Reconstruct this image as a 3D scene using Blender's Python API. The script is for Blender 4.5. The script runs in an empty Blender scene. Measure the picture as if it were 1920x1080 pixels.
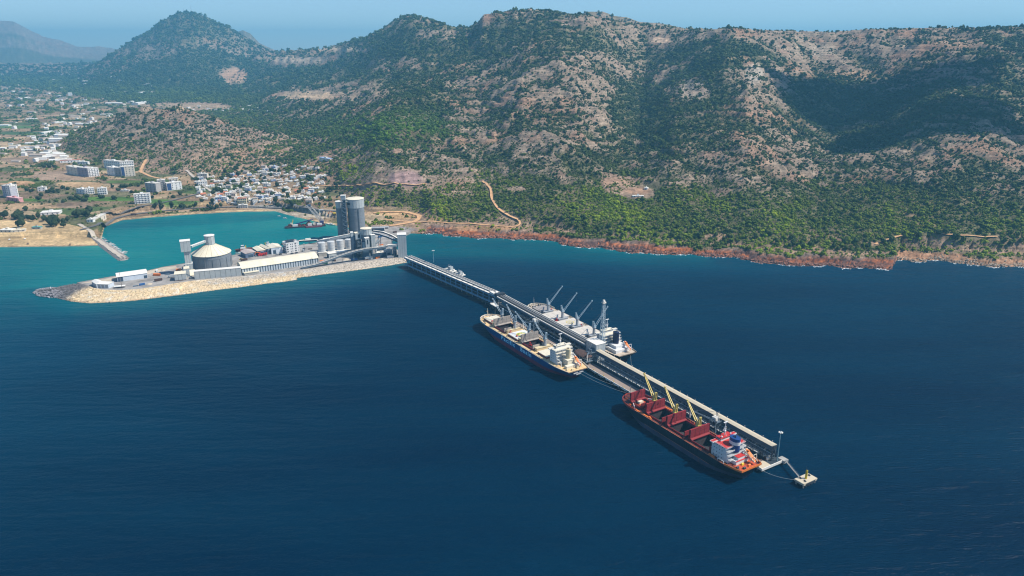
import bpy, bmesh, math, random
import numpy as np
from mathutils import Vector, Matrix

# ------------------------------------------------------------------ camera, light, world
SC = bpy.context.scene
COL = SC.collection
CAM_H = 400.0
FPX = 1350.0                      # focal length for a 1920 px wide picture
PITCH = math.atan((540 - 95) / FPX)
SP, CP = math.sin(PITCH), math.cos(PITCH)
SUN_EL, SUN_AZ = math.radians(52), math.radians(-7)      # azimuth measured from +X towards +Y
SUN_DIR = Vector((math.cos(SUN_EL) * math.cos(SUN_AZ), math.cos(SUN_EL) * math.sin(SUN_AZ), math.sin(SUN_EL)))

cam = bpy.data.cameras.new('camera')
cam.sensor_width = 36.0
cam.lens = 36.0 * FPX / 1920.0
cam.clip_start = 1.0
cam.clip_end = 80000.0
camo = bpy.data.objects.new('camera', cam)
COL.objects.link(camo)
camo.location = (0, 0, CAM_H)
camo.rotation_euler = (math.radians(90) - PITCH, 0, 0)
SC.camera = camo

W = bpy.data.worlds.new('World')
SC.world = W
W.use_nodes = True
wn = W.node_tree
wn.nodes.clear()
sky = wn.nodes.new('ShaderNodeTexSky')
sky.sky_type = 'NISHITA'
sky.sun_disc = False
sky.sun_elevation = SUN_EL
sky.sun_rotation = math.radians(90) - SUN_AZ
sky.altitude = 1800
sky.air_density = 1.0
sky.dust_density = 0.5
sky.ozone_density = 5.0
bg = wn.nodes.new('ShaderNodeBackground')
bg.inputs['Strength'].default_value = 0.12
wo = wn.nodes.new('ShaderNodeOutputWorld')
wn.links.new(sky.outputs[0], bg.inputs[0])
wn.links.new(bg.outputs[0], wo.inputs[0])

sl = bpy.data.lights.new('sun', 'SUN')
sl.energy = 5.0
sl.angle = math.radians(0.53)
sl.color = (1.0, 0.94, 0.84)
so = bpy.data.objects.new('sun', sl)
COL.objects.link(so)
so.rotation_euler = SUN_DIR.to_track_quat('Z', 'Y').to_euler()
so.location = (3000, 1500, 3000)

vs = SC.view_settings
vs.view_transform = 'Standard'
vs.look = 'None'
vs.exposure = 0.28
vs.gamma = 1.0
vs.use_curve_mapping = False
SC.render.engine = 'CYCLES'
SC.cycles.use_denoising = True
SC.cycles.pixel_filter_type = 'BLACKMAN_HARRIS'
SC.cycles.filter_width = 1.15
SC.cycles.max_bounces = 6
SC.cycles.diffuse_bounces = 2
SC.cycles.glossy_bounces = 2
SC.cycles.transmission_bounces = 2
SC.cycles.volume_bounces = 0
SC.cycles.transparent_max_bounces = 8
SC.cycles.caustics_reflective = False
SC.cycles.caustics_refractive = False

HAZE_DENSITY = 0.000076
HAZE_COLOR = (0.22, 0.68, 1.0)

rng = random.Random(7)
nr = np.random.RandomState(11)

# ------------------------------------------------------------------ survey helpers: where a sight line meets the ground
def P(px, py, z=0.0):
    u, v = (px - 960) / FPX, (py - 540) / FPX
    k = (CAM_H - z) / (SP + v * CP)
    return (u * k, (CP - v * SP) * k)

def at(px, py, D):
    u, v = (px - 960) / FPX, (py - 540) / FPX
    return (u * D / (CP - v * SP), D, CAM_H - D * (SP + v * CP) / (CP - v * SP))

def proj(X, Y, Z):
    dz = Z - CAM_H
    f = Y * CP - dz * SP
    d = -dz * CP - Y * SP
    return 960 + FPX * X / f, 540 + FPX * d / f

def sstep(a, b, x):
    t = np.clip((x - a) / (b - a), 0, 1)
    return t * t * (3 - 2 * t)

# ------------------------------------------------------------------ numpy noise
def _h(ix, iy, s):
    n = (ix.astype(np.int64) * 374761393 + iy.astype(np.int64) * 668265263 + s * 974634777) & 0xffffffff
    n = ((n ^ (n >> 13)) * 1274126177) & 0xffffffff
    n = n ^ (n >> 16)
    return (n & 0xffff) / 65535.0

def pn(x, y, s=0):
    x = np.asarray(x, float); y = np.asarray(y, float)
    ix, iy = np.floor(x), np.floor(y)
    fx, fy = x - ix, y - iy
    ux, uy = fx * fx * fx * (fx * (fx * 6 - 15) + 10), fy * fy * fy * (fy * (fy * 6 - 15) + 10)
    def g(dx, dy):
        a = _h(ix + dx, iy + dy, s) * 2 * math.pi
        return np.cos(a) * (fx - dx) + np.sin(a) * (fy - dy)
    a0 = g(0, 0) * (1 - ux) + g(1, 0) * ux
    a1 = g(0, 1) * (1 - ux) + g(1, 1) * ux
    return (a0 * (1 - uy) + a1 * uy) * 1.5

def fbm(x, y, s=0, o=4, gain=0.5):
    r, a, t = 0, 1.0, 0
    for i in range(o):
        r = r + a * pn(x * 2 ** i + i * 17.3, y * 2 ** i - i * 9.1, s + i); t += a; a *= gain
    return r / t

def ridged(x, y, s=0, o=4, gain=0.55):
    r, a, t = 0, 1.0, 0
    for i in range(o):
        r = r + a * (1 - np.abs(pn(x * 2 ** i + i * 11.7, y * 2 ** i + i * 5.3, s + i)) * 2); t += a; a *= gain
    return r / t

# ------------------------------------------------------------------ materials
MATS = {}
def nt(name):
    m = bpy.data.materials.new(name); m.use_nodes = True
    t = m.node_tree; t.nodes.clear()
    out = t.nodes.new('ShaderNodeOutputMaterial')
    b = t.nodes.new('ShaderNodeBsdfPrincipled')
    t.links.new(b.outputs[0], out.inputs[0])
    return m, t, b

def mat(name, col, rough=0.7, var=0.18, scale=0.25, metal=0.0, streak=0.0, dirt=None, bump=0.0, spec=0.35):
    """Weathered paint / concrete / steel: colour with fine and broad noise, rain streaks down walls, a little relief."""
    if name in MATS: return MATS[name]
    m, t, b = nt(name)
    L = t.links.new
    tc = t.nodes.new('ShaderNodeNewGeometry')
    n1 = t.nodes.new('ShaderNodeTexNoise'); n1.inputs['Scale'].default_value = scale; n1.inputs['Detail'].default_value = 6; n1.inputs['Roughness'].default_value = 0.65
    L(tc.outputs['Position'], n1.inputs['Vector'])
    mr = t.nodes.new('ShaderNodeMapRange'); mr.inputs['From Min'].default_value = 0.3; mr.inputs['From Max'].default_value = 0.7
    mr.inputs['To Min'].default_value = 1 - var; mr.inputs['To Max'].default_value = 1 + var
    L(n1.outputs['Fac'], mr.inputs['Value'])
    mul = t.nodes.new('ShaderNodeVectorMath'); mul.operation = 'SCALE'
    mul.inputs[0].default_value = col[:3]
    L(mr.outputs[0], mul.inputs['Scale'])
    cur = mul.outputs[0]
    if streak or dirt:
        mp = t.nodes.new('ShaderNodeMapping'); mp.inputs['Scale'].default_value = (1.1, 1.1, 0.05)
        L(tc.outputs['Position'], mp.inputs['Vector'])
        n2 = t.nodes.new('ShaderNodeTexNoise'); n2.inputs['Scale'].default_value = 0.8; n2.inputs['Detail'].default_value = 5
        L(mp.outputs[0], n2.inputs['Vector'])
        m2 = t.nodes.new('ShaderNodeMapRange'); m2.inputs['From Min'].default_value = 0.48; m2.inputs['From Max'].default_value = 0.72
        m2.inputs['To Min'].default_value = 0; m2.inputs['To Max'].default_value = streak or 0.4
        L(n2.outputs['Fac'], m2.inputs['Value'])
        mx = t.nodes.new('ShaderNodeMix'); mx.data_type = 'RGBA'
        L(m2.outputs[0], mx.inputs['Factor']); L(cur, mx.inputs['A'])
        mx.inputs['B'].default_value = (*(dirt or tuple(c * 0.45 for c in col[:3])), 1)
        cur = mx.outputs['Result']
    L(cur, b.inputs['Base Color'])
    b.inputs['Roughness'].default_value = rough
    b.inputs['Metallic'].default_value = metal
    b.inputs['Specular IOR Level'].default_value = spec
    if bump:
        bp = t.nodes.new('ShaderNodeBump'); bp.inputs['Strength'].default_value = bump; bp.inputs['Distance'].default_value = 0.3
        L(n1.outputs['Fac'], bp.inputs['Height']); L(bp.outputs[0], b.inputs['Normal'])
    MATS[name] = m
    return m

# ------------------------------------------------------------------ object helpers
def tag(o, label=None, cat=None, group=None, kind=None):
    if label: o['label'] = label
    if cat: o['category'] = cat
    if group: o['group'] = group
    if kind: o['kind'] = kind
    return o

def thing(name, label, cat, loc=(0, 0, 0), rz=0.0, group=None):
    o = bpy.data.objects.new(name, None); COL.objects.link(o)
    o.location = loc; o.rotation_euler = (0, 0, rz)
    o.empty_display_size = 2
    return tag(o, label, cat, group)

class MB:
    def __init__(s): s.v = []; s.f = []
    def add(s, vs, fs):
        n = len(s.v); s.v.extend([tuple(p) for p in vs]); s.f.extend([tuple(i + n for i in f) for f in fs]); return s
    def box(s, x0, y0, z0, x1, y1, z1):
        return s.add([(x0, y0, z0), (x1, y0, z0), (x1, y1, z0), (x0, y1, z0), (x0, y0, z1), (x1, y0, z1), (x1, y1, z1), (x0, y1, z1)],
                     [(0, 3, 2, 1), (4, 5, 6, 7), (0, 1, 5, 4), (1, 2, 6, 5), (2, 3, 7, 6), (3, 0, 4, 7)])
    def cb(s, cx, cy, cz, sx, sy, sz):
        return s.box(cx - sx / 2, cy - sy / 2, cz - sz / 2, cx + sx / 2, cy + sy / 2, cz + sz / 2)
    def bar(s, a, b, w, h=None, up=(0, 0, 1)):
        h = h or w
        a, b = Vector(a), Vector(b); d = (b - a)
        if d.length < 1e-6: return s
        d.normalize(); u = Vector(up)
        if abs(d.dot(u)) > 0.98: u = Vector((1, 0, 0))
        r = d.cross(u).normalized(); u = r.cross(d)
        vs = []
        for p in (a, b):
            for i, j in ((-1, -1), (1, -1), (1, 1), (-1, 1)):
                vs.append(p + r * (i * w / 2) + u * (j * h / 2))
        return s.add(vs, [(3, 2, 1, 0), (4, 5, 6, 7), (0, 1, 5, 4), (1, 2, 6, 5), (2, 3, 7, 6), (3, 0, 4, 7)])
    def cyl(s, a, b, r0, r1=None, n=12, cap=True):
        r1 = r0 if r1 is None else r1
        a, b = Vector(a), Vector(b); d = (b - a).normalized()
        u = Vector((0, 0, 1)) if abs(d.z) < 0.9 else Vector((1, 0, 0))
        x = d.cross(u).normalized(); y = d.cross(x)
        vs = [a + (x * math.cos(t) + y * math.sin(t)) * r0 for t in [2 * math.pi * i / n for i in range(n)]]
        vs += [b + (x * math.cos(t) + y * math.sin(t)) * r1 for t in [2 * math.pi * i / n for i in range(n)]]
        fs = [(i, i + n, (i + 1) % n + n, (i + 1) % n) for i in range(n)]
        if cap: fs += [tuple(range(n)), tuple(reversed(range(n, 2 * n)))]
        return s.add(vs, fs)
    def lathe(s, prof, n=24, c=(0, 0)):
        vs = []; m = len(prof)
        for i in range(n):
            t = 2 * math.pi * i / n
            for r, z in prof: vs.append((c[0] + r * math.cos(t), c[1] + r * math.sin(t), z))
        fs = []
        for i in range(n):
            j = (i + 1) % n
            for k in range(m - 1): fs.append((i * m + k, j * m + k, j * m + k + 1, i * m + k + 1))
        return s.add(vs, fs)
    def prism(s, poly, z0, z1):
        """Vertical prism of a counter-clockwise outline."""
        n = len(poly)
        vs = [(x, y, z0) for x, y in poly] + [(x, y, z1) for x, y in poly]
        return s.add(vs, [tuple(reversed(range(n))), tuple(range(n, 2 * n))] + [(i, (i + 1) % n, (i + 1) % n + n, i + n) for i in range(n)])
    def extrude_x(s, poly, x0, x1):
        """Outline in (y, z), swept along x."""
        n = len(poly)
        vs = [(x0, y, z) for y, z in poly] + [(x1, y, z) for y, z in poly]
        return s.add(vs, [tuple(reversed(range(n))), tuple(range(n, 2 * n))] + [(i, (i + 1) % n, (i + 1) % n + n, i + n) for i in range(n)])
    def mesh(s, name, m=None, smooth=False):
        me = bpy.data.meshes.new(name); me.from_pydata(s.v, [], s.f)
        if m: me.materials.append(m)
        if smooth: me.shade_smooth()
        return me

def part(name, mb, m, parent=None, loc=(0, 0, 0), rz=0.0, smooth=False, label=None, fix=True):
    me = mb if isinstance(mb, bpy.types.Mesh) else mb.mesh(name, m, smooth)
    if not isinstance(mb, bpy.types.Mesh) and fix:
        bm = bmesh.new(); bm.from_mesh(me); bmesh.ops.recalc_face_normals(bm, faces=bm.faces); bm.to_mesh(me); bm.free()
    o = bpy.data.objects.new(name, me); COL.objects.link(o)
    o.parent = parent; o.location = loc; o.rotation_euler = (0, 0, rz)
    if label: o['label'] = label
    return o

KIDS = {}
def kids_old(o):
    return [c for c in bpy.data.objects if c.parent == o]
def copy_tree(o, parent=None):
    ch = list(o.children)
    c = o.copy(); COL.objects.link(c); c.parent = parent
    for k in ch: copy_tree(k, c)
    return c

def grid_mesh(name, X, Y, Z, m=None, attrs=None, smooth=True):
    """rows x cols arrays -> one sheet with float/colour attributes."""
    r, c = X.shape
    me = bpy.data.meshes.new(name)
    co = np.stack([X, Y, Z], -1).reshape(-1, 3).astype(np.float32)
    idx = np.arange(r * c).reshape(r, c)
    q = np.stack([idx[:-1, :-1], idx[:-1, 1:], idx[1:, 1:], idx[1:, :-1]], -1).reshape(-1, 4)
    me.vertices.add(len(co)); me.vertices.foreach_set('co', co.ravel())
    me.loops.add(q.size); me.loops.foreach_set('vertex_index', q.ravel().astype(np.int32))
    me.polygons.add(len(q)); me.polygons.foreach_set('loop_start', (np.arange(len(q)) * 4).astype(np.int32))
    me.update(calc_edges=True)
    for k, a in (attrs or {}).items():
        if a.ndim == 3:
            at_ = me.attributes.new(k, 'FLOAT_COLOR', 'POINT')
            rgba = np.ones((r * c, 4), np.float32); rgba[:, :3] = a.reshape(-1, 3); at_.data.foreach_set('color', rgba.ravel())
        else:
            at_ = me.attributes.new(k, 'FLOAT', 'POINT'); at_.data.foreach_set('value', a.ravel().astype(np.float32))
    if m: me.materials.append(m)
    if smooth: me.shade_smooth()
    o = bpy.data.objects.new(name, me); COL.objects.link(o)
    return o
# ------------------------------------------------------------------ land form
# survey lines running across the land: each is (px, py, z) read off known heights, or (px, py, 'D', distance)
COAST = [(-900, 455), (-400, 460), (0, 464), (120, 462), (188, 461), (196, 426), (230, 413), (330, 404), (430, 398), (515, 396), (535, 402), (560, 408), (600, 418), (640, 424),
         (700, 436), (760, 437), (800, 438), (880, 446), (1000, 449), (1040, 452), (1100, 466), (1180, 474), (1280, 478), (1380, 485),
         (1480, 498), (1560, 500), (1600, 503), (1672, 504), (1682, 489), (1740, 490), (1820, 497), (1920, 503), (2100, 512), (2700, 530)]
def zc(lst): # points whose height is known
    out = []
    for px, py, z in lst:
        x, y = P(px, py, z); out.append((x / y, y, z))
    return np.array(sorted(out))
def dc(lst): # points whose distance is known
    out = []
    for px, py, D in lst:
        x, y, z = at(px, py, D); out.append((x / y, y, z))
    return np.array(sorted(out))
def inter(c, a): return np.interp(a, c[:, 0], c[:, 1]), np.interp(a, c[:, 0], c[:, 2])

K0 = zc([(x, y, 0) for x, y in COAST])
K1 = zc([(x, y - (20 if x > 760 else 3), (11 if x > 780 else 2.5)) for x, y in COAST])
K2 = zc([(-900, 400, 6), (0, 400, 6), (300, 370, 7), (480, 345, 12), (560, 352, 16), (640, 362, 18), (700, 378, 38), (800, 380, 44), (900, 383, 46), (1000, 392, 50),
         (1150, 402, 45), (1300, 415, 42), (1500, 432, 40), (1700, 440, 38), (1920, 450, 38), (2300, 455, 38), (2700, 460, 38)])
K3 = zc([(-900, 330, 8), (0, 330, 8), (300, 322, 12), (480, 322, 22), (560, 305, 52), (620, 300, 70), (700, 300, 105), (740, 305, 112), (800, 310, 100), (900, 305, 105),
         (960, 305, 115), (1050, 310, 120), (1170, 325, 98), (1250, 325, 108), (1400, 330, 118), (1540, 340, 98), (1650, 342, 108), (1800, 345, 118), (1920, 350, 118), (2300, 350, 115), (2700, 360, 110)])
K4 = dc([(-900, 230, 4500), (0, 230, 4500), (300, 225, 4500), (480, 215, 4300), (560, 200, 3900), (640, 205, 3300), (700, 205, 2820), (750, 200, 2600), (820, 215, 2500), (900, 210, 2560),
         (980, 200, 2380), (1080, 200, 2350), (1160, 215, 2560), (1200, 225, 2620), (1270, 200, 2420), (1400, 200, 2240), (1460, 220, 2280), (1560, 245, 2430), (1650, 235, 2350),
         (1750, 215, 2130), (1850, 215, 2080), (1920, 220, 2120), (2300, 220, 2200), (2700, 240, 2200)])
K5 = dc([(-900, 160, 8500), (0, 160, 8800), (300, 150, 8000), (480, 150, 6800), (560, 145, 6000), (640, 140, 5100), (700, 135, 4300), (760, 130, 3850), (840, 128, 3450), (900, 120, 3280),
         (980, 110, 3000), (1050, 100, 2900), (1130, 115, 3050), (1210, 130, 3280), (1280, 118, 3100), (1360, 105, 2760), (1430, 120, 2800), (1530, 145, 3020), (1620, 140, 3020),
         (1740, 120, 2820), (1850, 110, 2700), (1920, 115, 2700), (2300, 120, 2700), (2700, 130, 2700)])
SKY_B = [(-900, 118), (0, 118), (200, 118), (400, 112), (500, 97), (560, 93), (610, 90), (650, 78), (690, 68), (720, 52), (745, 35), (770, 29), (795, 32), (820, 42), (850, 51), (880, 50), (896, 42), (905, 28),
         (930, 24), (960, 20), (990, 17), (1020, 20), (1060, 25), (1100, 28), (1140, 38), (1200, 45), (1260, 52), (1340, 55), (1370, 51), (1400, 54), (1440, 57), (1500, 58), (1560, 60), (1620, 55),
         (1700, 53), (1780, 52), (1850, 52), (1920, 50), (2300, 55), (2700, 70)]
DSKY = np.array([(-900, 12000), (200, 12000), (400, 9500), (560, 7600), (650, 6300), (770, 5200), (860, 4500), (900, 4000), (990, 3700), (1100, 3450), (1200, 3700), (1370, 3300), (1550, 3500), (1750, 3350), (1920, 3300), (2700, 3300)], float)
K6 = dc([(x, y, float(np.interp(x, DSKY[:, 0], DSKY[:, 1]))) for x, y in SKY_B])

NA, AMAX = 1040, 0.80
a_in = np.linspace(-AMAX, AMAX, NA)
a_out = np.linspace(AMAX, 1.7, 60)[1:]
A1 = np.concatenate([-a_out[::-1], a_in, a_out])
D1 = np.concatenate([1130 * 1.0031 ** np.arange(0, 446), 1130 * 1.0031 ** 446 * 1.0115 ** np.arange(0, 160)])
AG, DG = np.meshgrid(A1, D1)
XG, YG = AG * DG, DG

def loft(curves, tail):
    H = np.empty_like(DG)
    ds = []; zs = []
    for c in curves:
        d, z = inter(c, A1); ds.append(d); zs.append(z)
    ds = np.array(ds); zs = np.array(zs)
    for k in range(1, len(ds)): ds[k] = np.maximum(ds[k], ds[k - 1] + 15)
    for i in range(len(A1)):
        d0, z0 = ds[:, i], zs[:, i]
        dd = np.concatenate([[d0[0] - 60, ], d0, [d0[-1] + tail[0], d0[-1] + tail[0] * 4]])
        zz = np.concatenate([[z0[0] - 12, ], z0, [z0[-1] - tail[1], z0[-1] - tail[1] * 2.0]])
        H[:, i] = np.interp(D1, dd, zz)
    return H, ds, zs

# coast wobble: shift sample distance a little so that the shore is ragged
HB, dsB, zsB = loft([K0, K1, K2, K3, K4, K5, K6], (900, 160))

def smooth_rows(H, n):
    k = np.ones(n) / n
    P_ = np.pad(H, ((n // 2, n // 2), (0, 0)), 'edge')
    c = np.cumsum(np.vstack([np.zeros((1, H.shape[1])), P_]), 0)
    return (c[n:] - c[:-n]) / n
HBs = smooth_rows(HB, 29)
dcoast = DG - dsB[0][None, :]          # distance inland along the sight line
w = sstep(40, 160, dcoast)
H = HB * (1 - w) + HBs * w

# rocky foothill behind the town
F0 = zc([(60, 262, 5), (110, 285, 5), (200, 318, 6), (270, 328, 7), (350, 338, 9), (450, 335, 14), (520, 318, 26), (580, 310, 40), (640, 300, 60)])
F1 = dc([(60, 262, 3300), (110, 262, 3120), (140, 250, 3120), (190, 228, 3150), (235, 212, 3150), (290, 207, 3100), (340, 208, 3050), (400, 222, 3000), (450, 236, 2950), (500, 245, 2900), (560, 258, 2860), (610, 275, 2800), (650, 290, 2780)])
dF0, zF0 = inter(F0, A1); dF1, zF1 = inter(F1, A1)
a_l, a_r = F0[0, 0], F0[-1, 0]
Hf = np.full_like(H, -200.0)
for i, a in enumerate(A1):
    if a_l - 0.02 < a < a_r + 0.02:
        e = min(1, max(0, (a - a_l + 0.02) / 0.05)) * min(1, max(0, (a_r + 0.02 - a) / 0.05))
        z1 = zF1[i] * e + (1 - e) * 0
        m_ = 0.5 * (dF0[i] + dF1[i])
        Hf[:, i] = np.interp(D1, [dF0[i] - 150, dF0[i], m_, dF1[i], dF1[i] + 350, dF1[i] + 900], [-60, zF0[i], zF0[i] + (z1 - zF0[i]) * 0.52, z1, z1 * 0.45, -60])
Hf = smooth_rows(Hf, 15)
hillmask = sstep(-8, 14, Hf - H)
H = np.maximum(H, Hf)

# the peak far behind, and the farthest blue mountain
def far_mass(sky, D, base, half_front, half_back):
    c = dc([(x, y, D) for x, y in sky])
    z = np.interp(A1, c[:, 0], c[:, 2], left=-300, right=-300)
    t = (DG - D)
    f = np.where(t < 0, np.clip(1 + t / half_front, 0, 1) ** 1.15, np.clip(1 - t / half_back, 0, 1))
    return base + (z[None, :] - base) * f
HP = far_mass([(150, 135), (190, 112), (215, 98), (240, 85), (262, 68), (285, 56), (300, 42), (318, 32), (335, 22), (350, 21), (368, 24), (390, 32), (410, 44), (425, 48), (445, 62), (462, 74), (480, 86), (510, 98), (560, 112)], 9000, 15, 2700, 2500)
HP2 = far_mass([(420, 80), (440, 60), (455, 55), (470, 62), (485, 78), (520, 95)], 11500, 15, 1000, 1500)
HQ = far_mass([(-900, 60), (-300, 30), (-100, 28), (0, 37), (25, 39), (42, 48), (60, 58), (80, 68), (110, 76), (150, 86), (185, 88), (225, 93), (300, 108), (380, 120)], 16500, 15, 4500, 3000)
HR = far_mass([(1080, 35), (1098, 22), (1130, 22), (1150, 30), (1175, 33), (1200, 42), (1240, 45), (1280, 53), (1310, 60)], 4600, 15, 700, 900)
HS = far_mass([(1, 128), (60, 126), (150, 122), (250, 112), (330, 106), (420, 100), (560, 96), (640, 100)], 7600, 15, 1500, 1500)

# relief: ridges and gullies at several sizes, added in world space
wx = XG + 60 * fbm(XG / 300, YG / 300, 5, 3); wy = YG + 60 * fbm(XG / 300 + 40, YG / 300, 6, 3)
mm = sstep(25, 170, H)
far = sstep(4200, 8000, DG)
big = (ridged(wx / 520, wy / 620, 21, 5, .6) - 0.35)
H0 = H.copy()
H = H + mm * (46 + 60 * far) * big
mid = (ridged(wx / 130 + 0.3 * wy / 130, wy / 190, 31, 4) - 0.35)
H = H + sstep(12, 90, H0) * 13 * mid
fine = fbm(XG / 22, YG / 22, 41, 3)
H = H + sstep(14, 40, H0) * 2.6 * fine
# rock ledges: quantise a little on steep rocky parts
led = fbm(XG / 240, YG / 240, 51, 3)
ledm = sstep(-0.12, 0.2, led) * sstep(60, 160, H0) * (1 - far)
q = 19.0
tq = H / q + 0.35 * fbm(XG / 180, YG / 180, 52, 2)
H = H * (1 - ledm * 0.75) + ledm * 0.75 * (q * (np.floor(tq) + sstep(0.55, 1.0, tq - np.floor(tq))) - q * 0.35 * fbm(XG / 180, YG / 180, 52, 2))
# put the skyline back where it was surveyed
el_t = (zsB[6] - CAM_H) / dsB[6]
sel = (DG > dsB[6][None, :] * 0.80) & (DG < dsB[6][None, :] * 1.25)
for it in range(3):
    el = np.where(sel, (H - CAM_H) / DG, -9).max(0)
    dlt = el_t - el
    kk = np.ones(9) / 9
    dlt = np.convolve(np.pad(dlt, 4, 'edge'), kk, 'valid')
    wgt = sstep(0, 1, (DG - dsB[5][None, :]) / np.maximum(200, (dsB[6] - dsB[5]))[None, :] / 0.8)
    H = H + wgt * (dlt * dsB[6])[None, :]
# far masses carry their own, gentler relief
rg = ridged(XG / 900, YG / 1500, 121, 5) - .35
for Hx, amp in ((HP, 60), (HP2, 30), (HQ, 70), (HR, 14)): H = np.maximum(H, Hx + amp * rg * sstep(15, 300, Hx) * (1 - .75 * sstep(500, 900, Hx)))
# cliffs on the right-hand shore: a rock bench above the water, red to the left of the cove
cl = (AG > P(772, 438)[0] / P(772, 438)[1])
cn = fbm(XG / 45, YG / 45, 61, 3); cn2 = fbm(XG / 9, YG / 9, 62, 3)
dci = dcoast + 34 * fbm(XG / 120, YG / 120, 66, 2) + 12 * cn + 5 * cn2
cleft = ridged(XG / 26 + 0.4 * YG / 60, YG / 34, 63, 3)
dci = dci - 9 * sstep(.55, .9, cleft)
bench = np.interp(dci, [-20, -3, 0, 1.5, 12, 14, 15.5, 28, 30, 42, 60, 80], [-12, -4, .4, 2.6, 4.2, 3.0, 7.2, 8.6, 11.5, 13, 17, 22]) + 1.3 * cn2 - 1.2 * sstep(.5, .85, cleft)
lo = (~cl)
Hlow = np.where(dcoast < 70, np.interp(dcoast + 5 * cn, [-40, 0, 12, 70], [-8, 0, 1.6, 3.4]), np.maximum(H, 2.8))
Hc = np.where(dci < 62, np.where(dci < 45, bench, bench + (H - bench) * sstep(45, 62, dci)), H)
clw = sstep(P(752, 438)[0] / P(752, 438)[1], P(806, 440)[0] / P(806, 440)[1], AG)
H = np.where(dcoast < 90, Hlow * (1 - clw) + Hc * clw, H)
yw = sstep(P(630, 425)[0] / P(630, 425)[1], P(680, 425)[0] / P(680, 425)[1], AG) * sstep(P(815, 430)[0] / P(815, 430)[1], P(785, 430)[0] / P(785, 430)[1], AG) * sstep(-5, 5, dcoast) * sstep(230, 150, dcoast)
H = H * (1 - yw) + yw * np.maximum(2.5, 3 + dcoast * .09 + 1.2 * cn)
# the plain: gentle
H = np.where(lo & (dcoast >= 70), np.maximum(H, 2.8 + 0.6 * cn), H)
H[DG > 17500] = np.minimum(H[DG > 17500], 100)

fa = np.arange(len(A1)); fd = np.arange(len(D1))
def HT(x, y):
    """ground height at a place"""
    x = np.asarray(x, float); y = np.asarray(y, float)
    i = np.interp(x / np.maximum(y, 1), A1, fa); j = np.interp(y, D1, fd)
    i0 = np.clip(i.astype(int), 0, len(A1) - 2); j0 = np.clip(j.astype(int), 0, len(D1) - 2)
    u, v = i - i0, j - j0
    return (H[j0, i0] * (1 - u) * (1 - v) + H[j0, i0 + 1] * u * (1 - v) + H[j0 + 1, i0] * (1 - u) * v + H[j0 + 1, i0 + 1] * u * v)

def on(px, py, dmin=1150, dmax=17000):
    """the place on the land that a sight line meets first"""
    u, v = (px - 960) / FPX, (py - 540) / FPX
    ds = np.exp(np.linspace(math.log(dmin), math.log(dmax), 2600))
    xs = u * ds / (CP - v * SP); zs = CAM_H - ds * (SP + v * CP) / (CP - v * SP)
    hh = np.maximum(HT(xs, ds), 0)
    k = np.argmax(hh >= zs)
    if hh[k] < zs[k]: k = len(ds) - 1
    return float(xs[k]), float(ds[k]), float(hh[k])

# ------------------------------------------------------------------ how the land is covered
VEG = """
99999997999967966888667733444488
99999999998878899993653332344466
55565555665899985434589933343468
66668888773895433233278411234347
55567777555289333322398248999989
55555555578799374434485544899566
44444444454899533445886445885443
44444444443464364678565535655544
33333333344443278588637456488877
33333333333389998999988999999999
33333333333312553599999999999999
33333333333311343889998766599644
33333333333311333366666655554333
""".split()
VM = np.array([[int(ch) for ch in r] for r in VEG], float)
VY = 20 + 40 * np.arange(VM.shape[0]); VX = 30 + 60 * np.arange(VM.shape[1])
def veg_lookup(px, py):
    i = np.clip((px - 30) / 60, 0, VM.shape[1] - 1.001); j = np.clip((py - 20) / 40, 0, VM.shape[0] - 1.001)
    i0, j0 = i.astype(int), j.astype(int); u, v = i - i0, j - j0
    return (VM[j0, i0] * (1 - u) * (1 - v) + VM[j0, i0 + 1] * u * (1 - v) + VM[j0 + 1, i0] * (1 - u) * v + VM[j0 + 1, i0 + 1] * u * v) / 9.0
# bare places and single stands, each found from its place on the ground: (px, py, rx, ry, value, softness)
SPOTS = [(730, 405, 62, 9, 0.02), (690, 420, 50, 12, 0.0), (905, 425, 75, 9, 0.25), (970, 405, 12, 20, 0.5), (760, 335, 36, 17, 0.12), (1165, 345, 45, 20, 0.48), (1195, 362, 30, 10, 0.1), (830, 440, 60, 7, 0.25),
         (690, 325, 40, 18, 0.35), (625, 345, 30, 12, 0.2), (780, 268, 70, 26, 0.30), (575, 178, 60, 10, 0.06), (440, 142, 28, 16, 0.05), (560, 115, 60, 9, 0.05), (640, 95, 55, 6, 0.2), (350, 200, 90, 9, 0.03),
         (1300, 172, 34, 18, 0.30), (1240, 75, 22, 8, 0.05), (1410, 135, 22, 22, 0.15), (1590, 140, 55, 12, 0.15), (1540, 100, 60, 16, 0.25), (1660, 95, 70, 16, 0.25), (1790, 80, 60, 14, 0.25), (1090, 40, 55, 10, 0.22),
         (1000, 180, 110, 35, 0.22), (730, 120, 60, 16, 0.28), (830, 65, 60, 8, 0.3), (660, 170, 60, 16, 0.22), (1490, 320, 45, 22, 0.22), (1640, 290, 110, 14, 0.42), (1720, 310, 120, 14, 0.45),
         (1880, 250, 60, 30, 0.35), (1850, 470, 60, 12, 0.45), (1645, 457, 30, 4, 0.2), (1345, 445, 30, 8, 0.25), (970, 355, 20, 6, 0.2), (930, 318, 40, 6, 0.35), (1350, 360, 25, 8, 0.3),
         (900, 35, 30, 14, 0.15), (1700, 200, 110, 18, 1.0), (1560, 190, 90, 55, 1.0), (1200, 200, 60, 60, 1.0), (740, 255, 110, 22, 1.0), (650, 240, 120, 16, 0.95)]
PXG, PYG = proj(XG, YG, H)
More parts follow.
